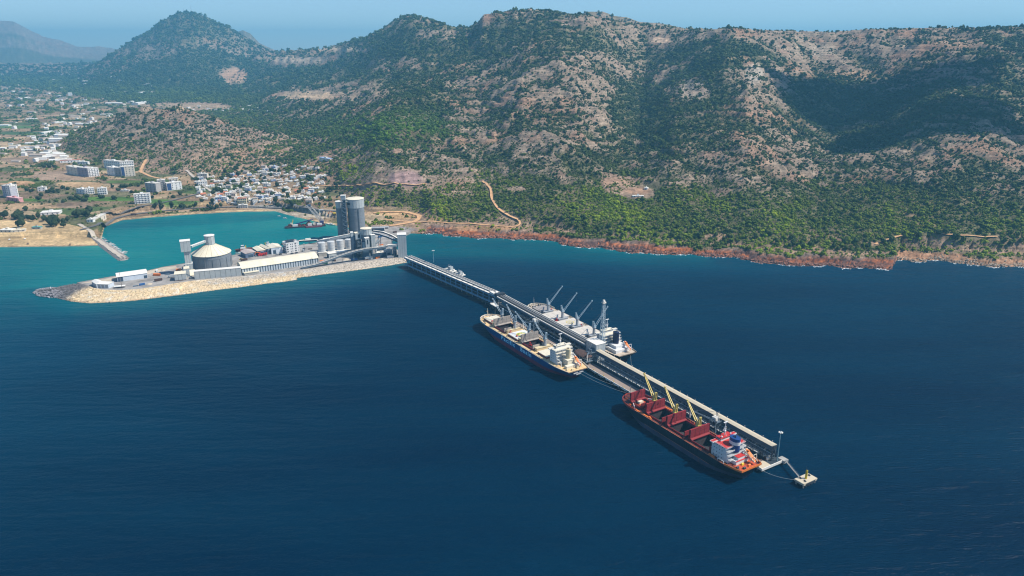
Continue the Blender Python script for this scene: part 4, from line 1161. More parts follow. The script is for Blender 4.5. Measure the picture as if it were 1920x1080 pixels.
    part('poop_house', MB().box(-L_ / 2 + 12, -8.5, zd, -L_ / 2 + 19, 8.5, zd + 4).box(-L_ / 2 + 13, -5, zd + 4, -L_ / 2 + 19, 5, zd + 7), M_WHITE, r)
    part('poop_house_roof', MB().box(-L_ / 2 + 11.6, -9, zd + 4.004, -L_ / 2 + 13, 9, zd + 4.2).box(-L_ / 2 + 12.8, -5.4, zd + 7, -L_ / 2 + 18.98, 5.4, zd + 7.2), M_REDP, r)
    lifeboat(r, -L_ / 2 + 9.5, -8.5, zd + 5.5, M_CREAM2)
    for (x, y) in ((4, 6), (5, -2), (8, 11), (10, 2)):
        part('stern_winch', MB().cyl((-L_ / 2 + x, y - 1.4, zd + 1.2), (-L_ / 2 + x, y + 1.4, zd + 1.2), 1.0, 1.0, 10).box(-L_ / 2 + x - 1.3, y - 1.6, zd, -L_ / 2 + x + 1.3, y + 1.6, zd + .5), rng.choice([M_ORANGE, M_DARK, M_GOLD]), r)
    part('gangway_davit', MB().bar((-L_ / 2 + 20, 17.5, zd), (-L_ / 2 + 20, 17.5, zd + 3.4), .5).bar((-L_ / 2 + 28, 17.5, zd), (-L_ / 2 + 28, 17.5, zd + 3.4), .5).bar((-L_ / 2 + 20, 17.5, zd + 3.4), (-L_ / 2 + 28, 17.5, zd + 3.4), .5), M_WHITE, r)
    part('service_boat', MB().extrude_x([(15.6, zd + 1), (16.2, zd + .4), (17.2, zd + .4), (17.8, zd + 1), (17.6, zd + 2.2), (15.8, zd + 2.2)], -L_ / 2 + 33, -L_ / 2 + 40), M_ORANGE, r)
    deck_clutter(r, -45, 60, B_, zd, 5, [M_HC, M_ORANGE, M_DARK], 22)
    part('waterline_stripe', rail_mb(L_, B_ + .12, Hh, 5.3, 5.55, .2, .75, .1, (1,)), M_RIM, r)
    return r
SH3 = ship_red()

# ---------------------------------------------------------------- blue ship with lettering on its side
def grab(x, y, z, label, rz=0.0, group='red grab buckets parked on deck', m=None):
    g_ = thing('grab_bucket', label, 'grab bucket', (x, y, z), rz, group)
    for s_ in (-1, 1):
        part('jaw', MB().add([(0, -1.7, .1), (0, 1.7, .1), (s_ * 2.3, 1.7, .9), (s_ * 2.3, -1.7, .9), (s_ * .2, -1.7, 2.4), (s_ * .2, 1.7, 2.4), (s_ * 2.0, 1.7, 2.4), (s_ * 2.0, -1.7, 2.4)],
                             [(0, 1, 2, 3), (4, 7, 6, 5), (0, 3, 7, 4), (1, 5, 6, 2), (3, 2, 6, 7), (0, 4, 5, 1)]), m or M_REDP, g_)
    part('grab_frame', MB().bar((-1.9, -1.2, 2.4), (0, -.6, 4.9), .35).bar((1.9, -1.2, 2.4), (0, -.6, 4.9), .35).bar((-1.9, 1.2, 2.4), (0, .6, 4.9), .35).bar((1.9, 1.2, 2.4), (0, .6, 4.9), .35).cb(0, 0, 5.1, 1.6, 2.4, 1.0), m or M_REDP, g_)
    return g_

def ring_arc(mb, cx, cy, z, r0, r1, a0, a1, n=18):
    vs = []
    for k in range(n + 1):
        a = math.radians(a0 + (a1 - a0) * k / n)
        for r_ in (r0, r1): vs.append((cx + r_ * math.cos(a), cy + r_ * math.sin(a), z))
    mb.add(vs, [(2 * k, 2 * k + 2, 2 * k + 3, 2 * k + 1) for k in range(n)])

def ship_blue():
    L_, B_, Hh = 236.0, 42.0, 14.0
    tc, yc = 381.0, 54.5
    X, Y = JW(tc, yc); rz = JA + math.radians(0.6)
    r = thing('cargo_ship', 'navy blue bulk carrier with cream deck and large lettering along its side', 'cargo ship', (X, Y, 0), rz)
    M_BL = mat('navy_hull_paint', (.004, .055, .20), 0.4, var=.15, scale=.05, streak=.2, dirt=(.02, .04, .08))
    M_BB = mat('maroon_antifouling', (.20, .022, .06), 0.6, var=.3, scale=.05, streak=.4, dirt=(.05, .02, .05))
    M_DK = mat('tan_deck', (.70, .49, .25), 0.75, var=.22, scale=.2)
    M_HG = mat('dusty_cover', (.36, .32, .28), 0.8, var=.22, scale=.4, streak=.4, dirt=(.25, .2, .17))
    M_HR = mat('maroon_coaming', (.20, .022, .035), 0.6, var=.2)
    part('hull', hull_mb(L_, B_, Hh, 5.6, Hh, 5), M_BL, r)
    part('hull_bottom', hull_mb(L_, B_, Hh, -2, 5.6, 5), M_BB, r)
    zd = Hh - .9; hw = 13.0
    H2 = [(448 - tc - 26, 448 - tc), (374.5 - tc - 26, 374.5 - tc)]
    part('deck', deck_mb(L_, B_, Hh, zd, H2, hw), M_DK, r, fix=False)
    part('bulwark', rail_mb(L_, B_, Hh, Hh - .9, Hh + 1.2, .82, 1.0, .45), M_CREAM2, r)
    for s_ in (1, -1): part('gunwale', rail_mb(L_, B_, Hh, Hh - .2, Hh + .2, 0, .84, .5, (s_,)), M_CREAM2, r)
    for s_ in (1, -1):
        rb = MB(); ladder_rail(rb, [(hull_x(u, Hh, L_, Hh), s_ * (hull_hb(u, Hh, B_, Hh) - .5)) for u in US if u <= .82], Hh, 1.2, 4, .1); part('railing', rb, M_CREAM2, r)
    for a, b in H2: hatch(r, a, b, hw, zd, 2.4, 'up_fore', M_HR, M_HG, M_HOLD)
    hatch(r, 484 - tc - 22, 484 - tc, 10.0, zd, 2.4, 'closed', M_HR, M_CREAM2, M_HOLD)
    hatch(r, 411 - tc - 25, 411 - tc, hw, zd, 2.4, 'closed', M_HR, M_CREAM2, M_HOLD)
    hatch(r, 335 - tc - 20, 335 - tc, hw, zd, 2.4, 'closed', M_HR, M_CREAM2, M_HOLD)
    # ring emblem painted on the middle cover
    cx, zc_ = 398.5 - tc, zd + 2.4 + 1.12
    eb = MB(); eb.box(cx - 12.5, -hw - .6, zc_ - .02, cx + 12.5, hw + .6, zc_)
    em = part('emblem_field', eb, M_WHITE, r)
    y_ = MB(); ring_arc(y_, cx, 0, zc_ + .02, 5.0, 6.8, -180, 180); ring_arc(y_, cx, 0, zc_ + .02, 2.0, 3.6, 0, 360)
    part('emblem_ring', y_, mat('emblem_yellow', (.62, .50, .06), .6), em, fix=False)
    y_ = MB(); ring_arc(y_, cx, 0, zc_ + .024, 7.6, 8.8, 120, 330); ring_arc(y_, cx, 0, zc_ + .024, 3.6, 5.0, -60, 120)
    part('emblem_ring', y_, mat('emblem_green', (.10, .26, .13), .6), em, fix=False)
    for cxx, ty, tz, tipx in ((457, 455.5, 46, (925, 560)), (421, 420, 46, (951, 572)), (384, 383, 44, (967, 585)), (344, 344, 44, (1003, 605))):
        ct = cxx - tc
        part('mast_house', MB().box(ct - 3, -11, zd, ct + 3, 11, zd + 4.2).box(ct - 3.4, -11.6, zd + 4.2, ct + 3.4, 11.6, zd + 4.6), M_CREAM, r)
        t_, y_ = J(tipx[0], tipx[1], tz)
        crane(r, ct, -4, zd + 4.6, 10, (t_ - tc - ct, y_ - yc + 4, tz - zd - 4.6), M_BLUEG, M_GREYP, 2.0, 9, 2.6)
    foredeck_gear(r, L_, B_, zd, M_DARK, M_CREAM2)
    xa = -L_ / 2 + 28
    zt = deckhouse(r, xa, xa + 17, 13.0, zd, 5, M_WHITE, M_CREAM2, dict(x=xa - 5, m=M_CREAM, h=13, r=2.9, z=zd + 8.5), 3.6)
    part('engine_casing', MB().box(xa - 12, -5.5, zd, xa - .1, 5.5, zd + 8.5).box(xa - 12.4, -6, zd + 8.5, xa - .2, 6, zd + 8.8), M_CREAM2, r)
    part('poop_house', MB().box(-L_ / 2 + 10, -11, zd, xa - 12.5, 11, zd + 3.6), M_CREAM2, r)
    lifeboat(r, -L_ / 2 + 11, -6.5, zd + 6, M_WHITE)
    for s_ in (-1, 1):
        part('hose_crane', MB().cyl((xa - 8, s_ * 13, zd), (xa - 8, s_ * 13, zd + 7), .6, .5, 8).bar((xa - 8, s_ * 13, zd + 7), (xa + 2, s_ * 14, zd + 9.5), .5).bar((xa - 8, s_ * 13, zd + 3), (xa - 4, s_ * 13.4, zd + 7.6), .3), M_WHITE, r)
    for (x, y) in ((5, 6), (6, -3), (8, 12), (9, -10)):
        part('stern_winch', MB().cyl((-L_ / 2 + x, y - 1.4, zd + 1.2), (-L_ / 2 + x, y + 1.4, zd + 1.2), 1.1, 1.1, 10).box(-L_ / 2 + x - 1.4, y - 1.7, zd, -L_ / 2 + x + 1.4, y + 1.7, zd + .5), M_CREAM, r)
    deck_clutter(r, -75, 70, B_, zd, 9, [M_CREAM, M_CREAM2, M_DARK, M_GREYP], 30)
    # lettering, read from the bow towards the stern
    M_LET = mat('pale_blue_lettering', (.42, .78, .90), .6, var=.05)
    for word, pa_, pb_ in (('Pacific', (941, 632), (961, 649)), ('Basin', (981, 653), (999, 666))):
        z_ = 9.9
        ta, tb = J(pa_[0], pa_[1], z_)[0] - tc, J(pb_[0], pb_[1], z_)[0] - tc
        me = text_mesh(word, 8.0, 'lettering', M_LET, .05, 1.25)
        w_ = max(v.co.x for v in me.vertices) - min(v.co.x for v in me.vertices)
        sx = abs(ta - tb) / w_
        for v in me.vertices: v.co.x *= sx
        o = put_text(me, 'lettering', r, ((ta + tb) / 2, B_ / 2 + .09, z_), (-1, 0, 0), (0, 0, 1))
        o['label'] = 'word ' + word + ' in pale blue letters'
    q = random.Random(4); nm = MB()
    for row, (z0_, h_, spans) in enumerate(((10.6, 1.5, ((-7.2, -1.2), (.6, 7.0))), (8.4, 1.0, ((-3.6, 3.4),)))):
        for a, b in spans:
            y = a
            while y < b:
                w_ = q.uniform(.5, 1.0); nm.box(-L_ / 2 - .5, y, z0_ - h_ / 2, -L_ / 2 + .2, y + w_, z0_ + h_ / 2 * q.uniform(.5, 1)); y += w_ + .28
    part('stern_name', nm, M_WHITE, r, label='two lines of worn white lettering too small to read')
    return r
SH2 = ship_blue()

def on_ship(root, t_, y_, z, tc, yc):
    v = root.matrix_world @ Vector((0, 0, 0))
    return JW(t_, y_)
for i, (px, py, lab) in enumerate(((923, 606, 'red grab bucket nearest the bow of the blue ship'), (957, 625, 'red grab bucket beside the folded grey hatch cover on the blue ship'),
                                   (969, 634, 'red grab bucket beside the ring emblem on the blue ship'), (994, 647, 'red grab bucket beside the second open hold of the blue ship'))):
    t_, y_ = J(px, py, 14.5); X, Y = JW(t_, min(y_, 73)); grab(X, Y, 13.15, lab, JA + .2 * i)

# ---------------------------------------------------------------- grey ship on the far side of the jetty
def ship_grey():
    L_, B_, Hh = 236.0, 40.0, 14.0
    tc, yc = 387.0, -33.0
    X, Y = JW(tc, yc); rz = JA
    r = thing('cargo_ship', 'dark hulled bulk carrier with closed pale hatches on the far side of the jetty', 'cargo ship', (X, Y, 0), rz)
    M_BL = mat('charcoal_hull_paint', (.03, .036, .05), 0.45, var=.2, scale=.05, streak=.3, dirt=(.07, .07, .08))
    M_BB = mat('maroon_antifouling', (.11, .022, .055), 0.6)
    M_DK = mat('dusty_tan_deck', (.48, .40, .31), 0.8, var=.22, scale=.2)
    M_HG = mat('pale_grey_cover', (.60, .55, .48), 0.75, var=.1, scale=.15, streak=.15)
    part('hull', hull_mb(L_, B_, Hh, 4.0, Hh, 5), M_BL, r)
    part('hull_bottom', hull_mb(L_, B_, Hh, -2, 4.0, 4), M_BB, r)
    zd = Hh - .9; hw = 15.0
    part('deck', deck_mb(L_, B_, Hh, zd, [], hw), M_DK, r, fix=False)
    part('bulwark', rail_mb(L_, B_, Hh, Hh - .9, Hh + 1.2, .82, 1.0, .45), M_CREAM2, r)
    for s_ in (1, -1): part('gunwale', rail_mb(L_, B_, Hh, Hh - .2, Hh + .2, 0, .84, .5, (s_,)), M_DK, r)
    ct = [458 - tc, 420 - tc, 383 - tc, 343 - tc]
    hx = [(ct[0] + 5.5, ct[0] + 27), (ct[1] + 6, ct[0] - 6), (ct[2] + 6, ct[1] - 6), (ct[3] + 6, ct[2] - 6), (ct[3] - 30, ct[3] - 6)]
    for i, (a, b) in enumerate(hx): hatch(r, a, b, hw if i else 10.5, zd, 2.2, 'closed', M_GREYP, M_HG if i else mat('dusty_grey_cover', (.32, .29, .27), .85, var=.25, scale=.3), M_HOLD)
    cx = (hx[2][0] + hx[2][1]) / 2; zc_ = zd + 2.2 + 1.12
    y_ = MB(); ring_arc(y_, cx, -1, zc_, 4.6, 6.6, 0, 360); ring_arc(y_, cx, -1, zc_, 1.6, 2.6, 0, 360)
    part('emblem_ring', y_, mat('faded_yellow', (.58, .50, .24), .7), r, fix=False)
    for k, (tip, c0) in enumerate((((1054, 537), ct[0]), ((1081, 550), ct[1]), ((1110, 564), ct[2]), ((1139, 575), ct[3]))):
        part('mast_house', MB().box(c0 - 3, -8, zd, c0 + 3, 8, zd + 4).box(c0 - 3.3, -8.5, zd + 4, c0 + 3.3, 8.5, zd + 4.3), M_GREYP, r)
        tz = 52; t_, y_ = J(tip[0], tip[1], tz)
        crane(r, c0, 0, zd + 4.3, 10, (t_ - tc - c0, y_ - yc, tz - zd - 4.3), M_BLUEG, M_GREYP, 2.0, 9, 2.8)
    foredeck_gear(r, L_, B_, zd, M_DARK, M_GREYP)
    xa = -L_ / 2 + 30
    M_HW = mat('grey_white_house', (.44, .47, .52), .6, var=.12, scale=.4, streak=.3)
    deckhouse(r, xa, xa + 20, 14.0, zd, 5, M_HW, M_CREAM2, dict(x=xa - 4, m=mat('black_blue_funnel', (.012, .02, .06), .5), h=16, r=3.6, z=zd + 8), 3.5, mastm=M_WHITE)
    part('poop_house', MB().box(-L_ / 2 + 10, -12, zd, xa - .1, 12, zd + 4.2).box(-L_ / 2 + 15, -8, zd + 4.2, xa - .1, 8, zd + 8), M_WHITE, r)
    lifeboat(r, -L_ / 2 + 10, -7.5, zd + 6, M_WHITE)
    deck_clutter(r, -75, 70, B_, zd, 12, [M_CREAM2, M_GREYP, M_DARK], 26)
    return r
SH1 = ship_grey()
for i, (px, py, lab) in enumerate(((1034, 583, 'red grab bucket behind the first crane of the far ship'), (1044, 601, 'red grab bucket between the first two pale hatches of the far ship'), (1090, 612, 'red grab bucket beside the third crane of the far ship'))):
    t_, y_ = J(px, py, 15); X, Y = JW(t_, y_); grab(X, Y, 13.15, lab, JA + .9, 'red grab buckets parked on the far ship')
# ------------------------------------------------------------------ the long jetty
M_CONC = mat('concrete', (.40, .385, .35), 0.9, var=.16, scale=.12, streak=.25)
M_CONCD = mat('weathered_concrete', (.27, .24, .22), 0.9, var=.22, scale=.1, streak=.3)
M_BEIGE = mat('beige_roof_sheet', (.56, .485, .36), 0.6, var=.08, scale=.2)
M_PALE = mat('pale_edge_beam', (.76, .72, .64), 0.7, var=.1)
M_STEEL = mat('blue_grey_cladding', (.055, .10, .15), 0.55, var=.18, scale=.15, streak=.2)
M_STEEL2 = mat('grey_truss', (.13, .17, .21), 0.6, var=.2)
M_ROADJ = mat('jetty_road', (.035, .05, .065), 0.9, var=.2, scale=.1)
M_BELT = mat('belt_cover', (.13, .13, .135), 0.7, var=.2, scale=.4)
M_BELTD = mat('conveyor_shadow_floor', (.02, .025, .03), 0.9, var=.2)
M_BROWN = mat('brown_quay', (.29, .225, .19), 0.9, var=.18, scale=.1)
M_CLAD = mat('pale_cladding', (.43, .46, .46), 0.6, var=.08, scale=.2, streak=.2)
M_CLADJ = mat('cladding_joint', (.10, .12, .13), 0.7)
M_RUST = mat('rusty_brown', (.085, .05, .042), 0.85, var=.35, scale=.4)

def instances(root, me, name, places):
    for (x, y, z) in places:
        o = bpy.data.objects.new(name, me); COL.objects.link(o); o.parent = root; o.location = (x, y, z)

jt = thing('jetty', 'long concrete jetty on piles running out to sea between the moored ships', 'jetty', (JO[0], JO[1], 0), JA)
ZD = 5.0
pm = MB().box(0, -4, ZD - 1.2, 19.8, 12.4, ZD).mesh('deck_panel', M_ROADJ)
instances(jt, pm, 'deck_panel', [(-5 + 20 * k, 0, 0) for k in range(31)])
pm = MB().box(0, 12.5, ZD - 1.4, 19.8, 26, ZD + .02).mesh('quay_panel', M_BROWN)
pm2 = MB().box(0, 12.5, ZD - 1.4, 19.8, 26, ZD + .02).mesh('quay_panel', M_BEIGE)
instances(jt, pm2, 'quay_panel', [(-5 + 20 * k, 0, 0) for k in range(2)])
instances(jt, pm, 'quay_panel', [(-5 + 20 * k, 0, 0) for k in range(2, 25)])
me = MB().box(0, 26.02, ZD - 2.2, 19.6, 26.6, ZD + .35).mesh('edge_beam', M_PALE); instances(jt, me, 'edge_beam', [(-5 + 20 * k, 0, 0) for k in range(25)])
me = MB().box(-.4, -5, ZD - 2.4, .4, 26, ZD - 1.4).mesh('cross_beam', M_CONCD); instances(jt, me, 'cross_beam', [(1 + 12 * k, 0, 0) for k in range(41)])
me = MB().cyl((0, 0, -6), (0, 0, ZD - 2.3), .75, .75, 10).mesh('pile', M_CONCD)
instances(jt, me, 'pile', [(1 + 12 * k, y, 0) for k in range(50) for y in (-3, 11, 25) if y < 20 or k < 41])
me = MB().box(-.9, 26.6, .6, .9, 27.6, ZD - .2).mesh('fender', M_DARK); instances(jt, me, 'fender', [(3 + 15 * k, 0, 0) for k in range(34)])
b_ = MB()
for k in (-.35, .35): b_.cyl((k, 0, 0), (k, 0, .9), .28, .34, 8)
b_.box(-.9, -.5, 0, .9, .5, .15)
me = b_.mesh('mooring_bollard', M_GOLD); instances(jt, me, 'mooring_bollard', [(8 + 20 * k, 24.6, ZD + .03) for k in range(25)])
me = MB().box(-2.7, 5.4, ZD, 2.7, 6.5, ZD + .9).mesh('sun_dash_block', mat('sun_dash_white', (.78, .77, .74), .7)); instances(jt, me, 'sun_dash_block', [(20 + 7.6 * k, 0, 0) for k in range(70)])  # white blocks stand in for dashes of sunlight on the road
part('end_wall', MB().box(-5.8, -4, ZD - 2.6, -5.02, 26.6, ZD + .03), M_PALE, jt)
part('mast_platform', MB().box(-8, -10.5, ZD - 2.8, 0, -4.05, ZD + .3), M_CONC, jt)
me = MB().cyl((0, 0, -6), (0, 0, 2.1), .8, .8, 10).mesh('pile', M_CONCD); instances(jt, me, 'pile', [(-6, -9, 0), (-2, -9, 0), (-6, -6, 0)])
# screen added and slotted so that sunlight falls in dashes on the road
def screen(t0, t1, y, z1, slot, zt):
    me = MB().box(.05, y - .25, ZD - .5, 8.9, y, z1).mesh('sun_slot_panel', M_STEEL)
    me2 = MB().box(-.9, y - .3, z1 + .01, .9, y + .05, zt).mesh('sun_slot_post', M_STEEL2)
    n = int((t1 - t0) / 9)
    instances(jt, me, 'sun_slot_panel', [(t0 + 9 * k, 0, 0) for k in range(n)]); instances(jt, me2, 'sun_slot_post', [(t0 + 9 * k + 4.5, 0, 0) for k in range(n)])
screen(2, 286, -4.2, 12.5, 0, 16.5); screen(311, 551, -9.3, 14.5, 0, 19.4)

# roofed conveyor gallery over the outer half
gal = thing('conveyor_gallery', 'long raised conveyor gallery with beige roof along the outer half of the jetty', 'conveyor gallery', (JO[0], JO[1], 0), JA)
me = MB().add([(.08, -.3, 21.7), (11.92, -.3, 21.7), (11.92, 3.5, 22.6), (.08, 3.5, 22.6), (.08, 7.3, 21.7), (11.92, 7.3, 21.7), (.08, -.3, 21.45), (11.92, -.3, 21.45), (11.92, 7.3, 21.45), (.08, 7.3, 21.45)],
              [(0, 1, 2, 3), (3, 2, 5, 4), (6, 7, 1, 0), (4, 5, 8, 9), (0, 3, 4, 9, 6), (1, 7, 8, 5, 2), (6, 9, 8, 7)]).box(11.9, -.42, 21.6, 12.02, 7.42, 21.95).mesh('roof_panel', M_BEIGE)
instances(gal, me, 'roof_panel', [(12 * k, 0, 0) for k in range(24)])
me = MB().box(.06, 6.75, 17, 11.94, 6.95, 21.4)
for k in range(1, 6): me.box(2 * k - .05, 6.95, 17, 2 * k + .05, 7.04, 21.4)
me = me.mesh('wall_panel', M_STEEL); instances(gal, me, 'wall_panel', [(12 * k, 0, 0) for k in range(24)])
me = MB().box(.06, 0, 17, 11.94, .2, 21.4).mesh('wall_panel', M_STEEL); instances(gal, me, 'wall_panel', [(12 * k, 0, 0) for k in range(24)])
me = MB().box(0, -.2, 16.4, 12, 7.2, 16.95).mesh('floor_panel', M_STEEL2); instances(gal, me, 'floor_panel', [(12 * k, 0, 0) for k in range(24)])
fr = MB().bar((0, .2, ZD), (0, .2, 16.4), .55).bar((0, 6.8, ZD), (0, 6.8, 16.4), .55).bar((0, .2, 15.6), (0, 6.8, 15.6), .5).bar((0, .2, 10), (0, 6.8, 10), .35).bar((0, .2, 6), (0, 6.8, 10), .25).bar((0, .2, 10), (0, 6.8, 15.6), .25)
me = fr.mesh('support_frame', M_STEEL2); instances(gal, me, 'support_frame', [(1 + 12 * k, 0, 0) for k in range(24)])
me = MB().bar((0, 6.9, 11.6), (12, 6.9, 11.6), .5, .7).bar((0, 6.9, 11.6), (6, 6.9, 16.2), .28).bar((6, 6.9, 16.2), (12, 6.9, 11.6), .28).mesh('side_truss', M_STEEL2); instances(gal, me, 'side_truss', [(1 + 12 * k, 0, 0) for k in range(23)])
me = MB().cb(0, -.5, 22.4, .25, .25, 1.1).cb(0, -.5, 23, .7, .3, .25).mesh('roof_lamp', M_PALE); instances(gal, me, 'roof_lamp', [(6 + 12 * k, 0, 0) for k in range(24)])
# crane rail beam and walkway in front of the gallery, service pipes
ww = MB().box(0, 7.4, 11.0, 286, 8.6, 11.3); ladder_rail(ww, [(0, 8.6), (286, 8.6)], 11.3, 1.2, 6, .1)
part('walkway', ww, M_STEEL2, gal)
pp = MB()
for k, (y, z) in enumerate(((7.7, 9.2), (8.2, 8.6), (7.6, 13.6))): pp.cyl((0, y, z), (286, y, z), .3, .3, 6)
part('service_pipe', pp, M_BLUEG, gal)
part('end_cladding', MB().box(-.35, -.1, 16.5, -.02, 7.1, 21.5).box(-.5, 5.9, ZD, .1, 7.0, 16.4), M_DARK, gal)

# transfer tower between the roofed and the open part
tt = thing('transfer_tower', 'grey box shaped transfer tower between roofed gallery and open belts', 'tower', (*JW(297, 0), 0), JA)
def clad_box(root, x0, y0, x1, y1, z0, z1, m, roofm, step=3.2, name='wall_panel', roofz=.5):
    """A box building clad in separate upright sheets with recessed joints, roof slab on top."""
    core = MB().box(x0 + .25, y0 + .25, z0, x1 - .25, y1 - .25, z1 - .02); part('frame', core, M_CLADJ, root)
    for (a, b, fx) in ((x0, x1, 'x'), (y0, y1, 'y')):
        n = max(1, round((b - a) / step)); s_ = (b - a) / n
        for side in (0, 1):
            for k in range(n):
                g_ = .13 if step < 6 else .26
                if fx == 'x':
                    yy = (y0, y0 + .24) if side == 0 else (y1 - .24, y1)
                    mb_ = MB().box(a + k * s_ + g_, yy[0], z0 + .1, a + (k + 1) * s_ - g_, yy[1], z1)
                else:
                    xx = (x0, x0 + .24) if side == 0 else (x1 - .24, x1)
                    mb_ = MB().box(xx[0], a + k * s_ + g_, z0 + .1, xx[1], a + (k + 1) * s_ - g_, z1)
                part(name, mb_, m, root, fix=False)
    part('roof', MB().box(x0 - .4, y0 - .4, z1, x1 + .4, y1 + .4, z1 + roofz), roofm, root)
clad_box(tt, -11, -8, 10.5, 7.5, ZD, 29.5, M_CLAD, M_PALE, 4)
part('annex', MB().box(10.6, -7, ZD, 15, 6, 25), M_STEEL, tt)
part('annex_roof', MB().box(10.6, -7.4, 25, 15.4, 6.4, 25.4), M_DARK, tt)
# brown rounded canopy on the near side
cn_ = thing('canopy', 'brown domed canopy beside the transfer tower behind the blue ship', 'canopy', (*JW(298, 20), 0), JA)
part('canopy_roof', MB().lathe([(15.5, 16), (15.3, 16.4), (13, 17.6), (7, 18.6), (0.05, 19)], 28), M_RUST, cn_)
for k in range(8): part('canopy_post', MB().cyl((13.5 * math.cos(k * .785), 5.8 * math.sin(k * .785), ZD), (13.5 * math.cos(k * .785), 5.8 * math.sin(k * .785), 16.5), .35, .35, 8), M_PALE, cn_)
part('canopy_deck', MB().box(-15, -6, 9.6, 15, 6, 10.1), M_STEEL2, cn_)
for o in cn_.children: o.scale = (1, .62, 1) if o.name.startswith('canopy_roof') else (1, 1, 1)

# open belts over the inner half
ob = thing('open_conveyor', 'pair of open belts with pale edge beams on the inner half of the jetty', 'conveyor', (JO[0], JO[1], 0), JA)
T0, T1 = 311, 552
n = 20; st_ = (T1 - T0) / n
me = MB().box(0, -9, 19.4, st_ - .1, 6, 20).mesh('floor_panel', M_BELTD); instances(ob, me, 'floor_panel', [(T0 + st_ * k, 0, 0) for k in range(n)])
for y0, y1, z1 in ((5.2, 6.4, 21.4), (-9.6, -8.7, 21.6), (-6.1, -5.7, 21.2)):
    me = MB().box(0, y0, 20.01, st_ - .12, y1, z1).mesh('edge_beam', M_PALE); instances(ob, me, 'edge_beam', [(T0 + st_ * k, 0, 0) for k in range(n)])
hb = MB().extrude_x([(-3.5, 20.05), (1.2, 20.05), (1.2, 20.9), (.2, 21.7), (-2.4, 21.7), (-3.5, 20.9)], .25, 3.6).mesh('belt_hood', M_BELT)
instances(ob, hb, 'belt_hood', [(T0 + 4.0 * k, 0, 0) for k in range(60)])
hb = MB().extrude_x([(-8.3, 20.05), (-6.6, 20.05), (-6.8, 20.9), (-8.1, 20.9)], .2, 3.7).mesh('belt_hood', M_BELT)
instances(ob, hb, 'belt_hood', [(T0 + 4.0 * k, 0, 0) for k in range(60)])
fr = MB().bar((0, -8.6, ZD), (0, -8.6, 19.4), .6).bar((0, 5.6, ZD), (0, 5.6, 19.4), .6).bar((0, -8.6, 18.6), (0, 5.6, 18.6), .6).bar((0, -8.6, 12), (0, 5.6, 18.6), .25).bar((0, 5.6, 12), (0, -8.6, 18.6), .25)
me = fr.mesh('support_frame', M_STEEL2); instances(ob, me, 'support_frame', [(T0 + 2 + 12 * k, 0, 0) for k in range(20)])
me = MB().box(.05, 6.0, 17.2, 11.95, 6.25, 19.9).mesh('fascia_panel', M_STEEL); instances(ob, me, 'fascia_panel', [(T0 + 12 * k, 0, 0) for k in range(20)])
me = MB().bar((0, 5.9, 12.6), (12, 5.9, 12.6), .5, .8).bar((0, 5.9, 12.6), (6, 5.9, 17), .3).bar((6, 5.9, 17), (12, 5.9, 12.6), .3).mesh('side_truss', M_STEEL2); instances(ob, me, 'side_truss', [(T0 + 2 + 12 * k, 0, 0) for k in range(19)])
part('drive_house', MB().box(T1 - 4, -9.8, 20.1, T1 + 4, 6.5, 24.5), M_DARK, ob)
part('head_cover', MB().box(T1 + 4.2, .5, 20.2, T1 + 20, 6, 23), M_PALE, ob)
part('tail_drum', MB().cyl((T0 + 1.5, -4, 21), (T0 + 1.5, 1.6, 21), 1.0, 1.0, 12), M_STEEL2, ob)

# trestle bridge from the shore tower
A_ = JW(T1 + 4, -1.5); B_ = P(763, 480, 21)
TA = math.atan2(B_[1] - A_[1], B_[0] - A_[0]); TL = math.dist(A_, B_)
tr = thing('trestle_bridge', 'dark framed trestle bridge carrying conveyors from the shore tower to the jetty', 'bridge', (A_[0], A_[1], 0), TA)
nb = 18; st_ = TL / nb
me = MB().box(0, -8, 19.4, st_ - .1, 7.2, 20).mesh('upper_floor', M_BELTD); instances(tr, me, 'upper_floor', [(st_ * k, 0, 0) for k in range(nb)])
for y0, y1, z1 in ((-8.6, -7.8, 21.4), (-1.0, .1, 21.6), (-4.8, -4.3, 21.2)):
    me = MB().box(0, y0, 20.01, st_ - .12, y1, z1).mesh('edge_beam', M_PALE); instances(tr, me, 'edge_beam', [(st_ * k, 0, 0) for k in range(nb)])
me = MB().box(.9, 3.6, 20.01, st_ - 1.6, 7.4, 20.7).mesh('roof_slab', M_PALE); instances(tr, me, 'roof_slab', [(st_ * k, 0, 0) for k in range(nb)])
hb = MB().extrude_x([(-3.9, 20.05), (-1.4, 20.05), (-1.5, 20.9), (-3.7, 20.9)], .2, 3.7).mesh('belt_hood', M_BELT); instances(tr, hb, 'belt_hood', [(4.0 * k, 0, 0) for k in range(int(TL / 4))])
hb = MB().extrude_x([(-7.5, 20.05), (-5.2, 20.05), (-5.4, 20.9), (-7.3, 20.9)], .2, 3.7).mesh('belt_hood', M_BELT); instances(tr, hb, 'belt_hood', [(4.0 * k, 0, 0) for k in range(int(TL / 4))])
me = MB().box(0, -6, 5, st_ - .1, 6.5, 6).mesh('lower_deck', M_CONCD); instances(tr, me, 'lower_deck', [(st_ * k, 0, 0) for k in range(nb)])
M_FR = mat('trestle_frame_paint', (.19, .32, .43), .6, var=.15)
fr = MB().box(-.7, 6.6, 5.2, .7, 7.9, 19.3).box(.7, 6.9, 17.6, st_ - .7, 7.7, 19.3).box(.7, 6.9, 5.3, st_ - .7, 7.9, 8.2).box(.7, 7.0, 12.6, st_ - .7, 7.5, 13.3)
me = fr.mesh('side_frame', M_FR); instances(tr, me, 'side_frame', [(st_ * k, 0, 0) for k in range(nb)])
me = MB().box(.1, -6.6, 5.2, st_ - .1, -6.2, 19.3).mesh('side_panel', M_DARK); instances(tr, me, 'side_panel', [(st_ * k, 0, 0) for k in range(nb)])
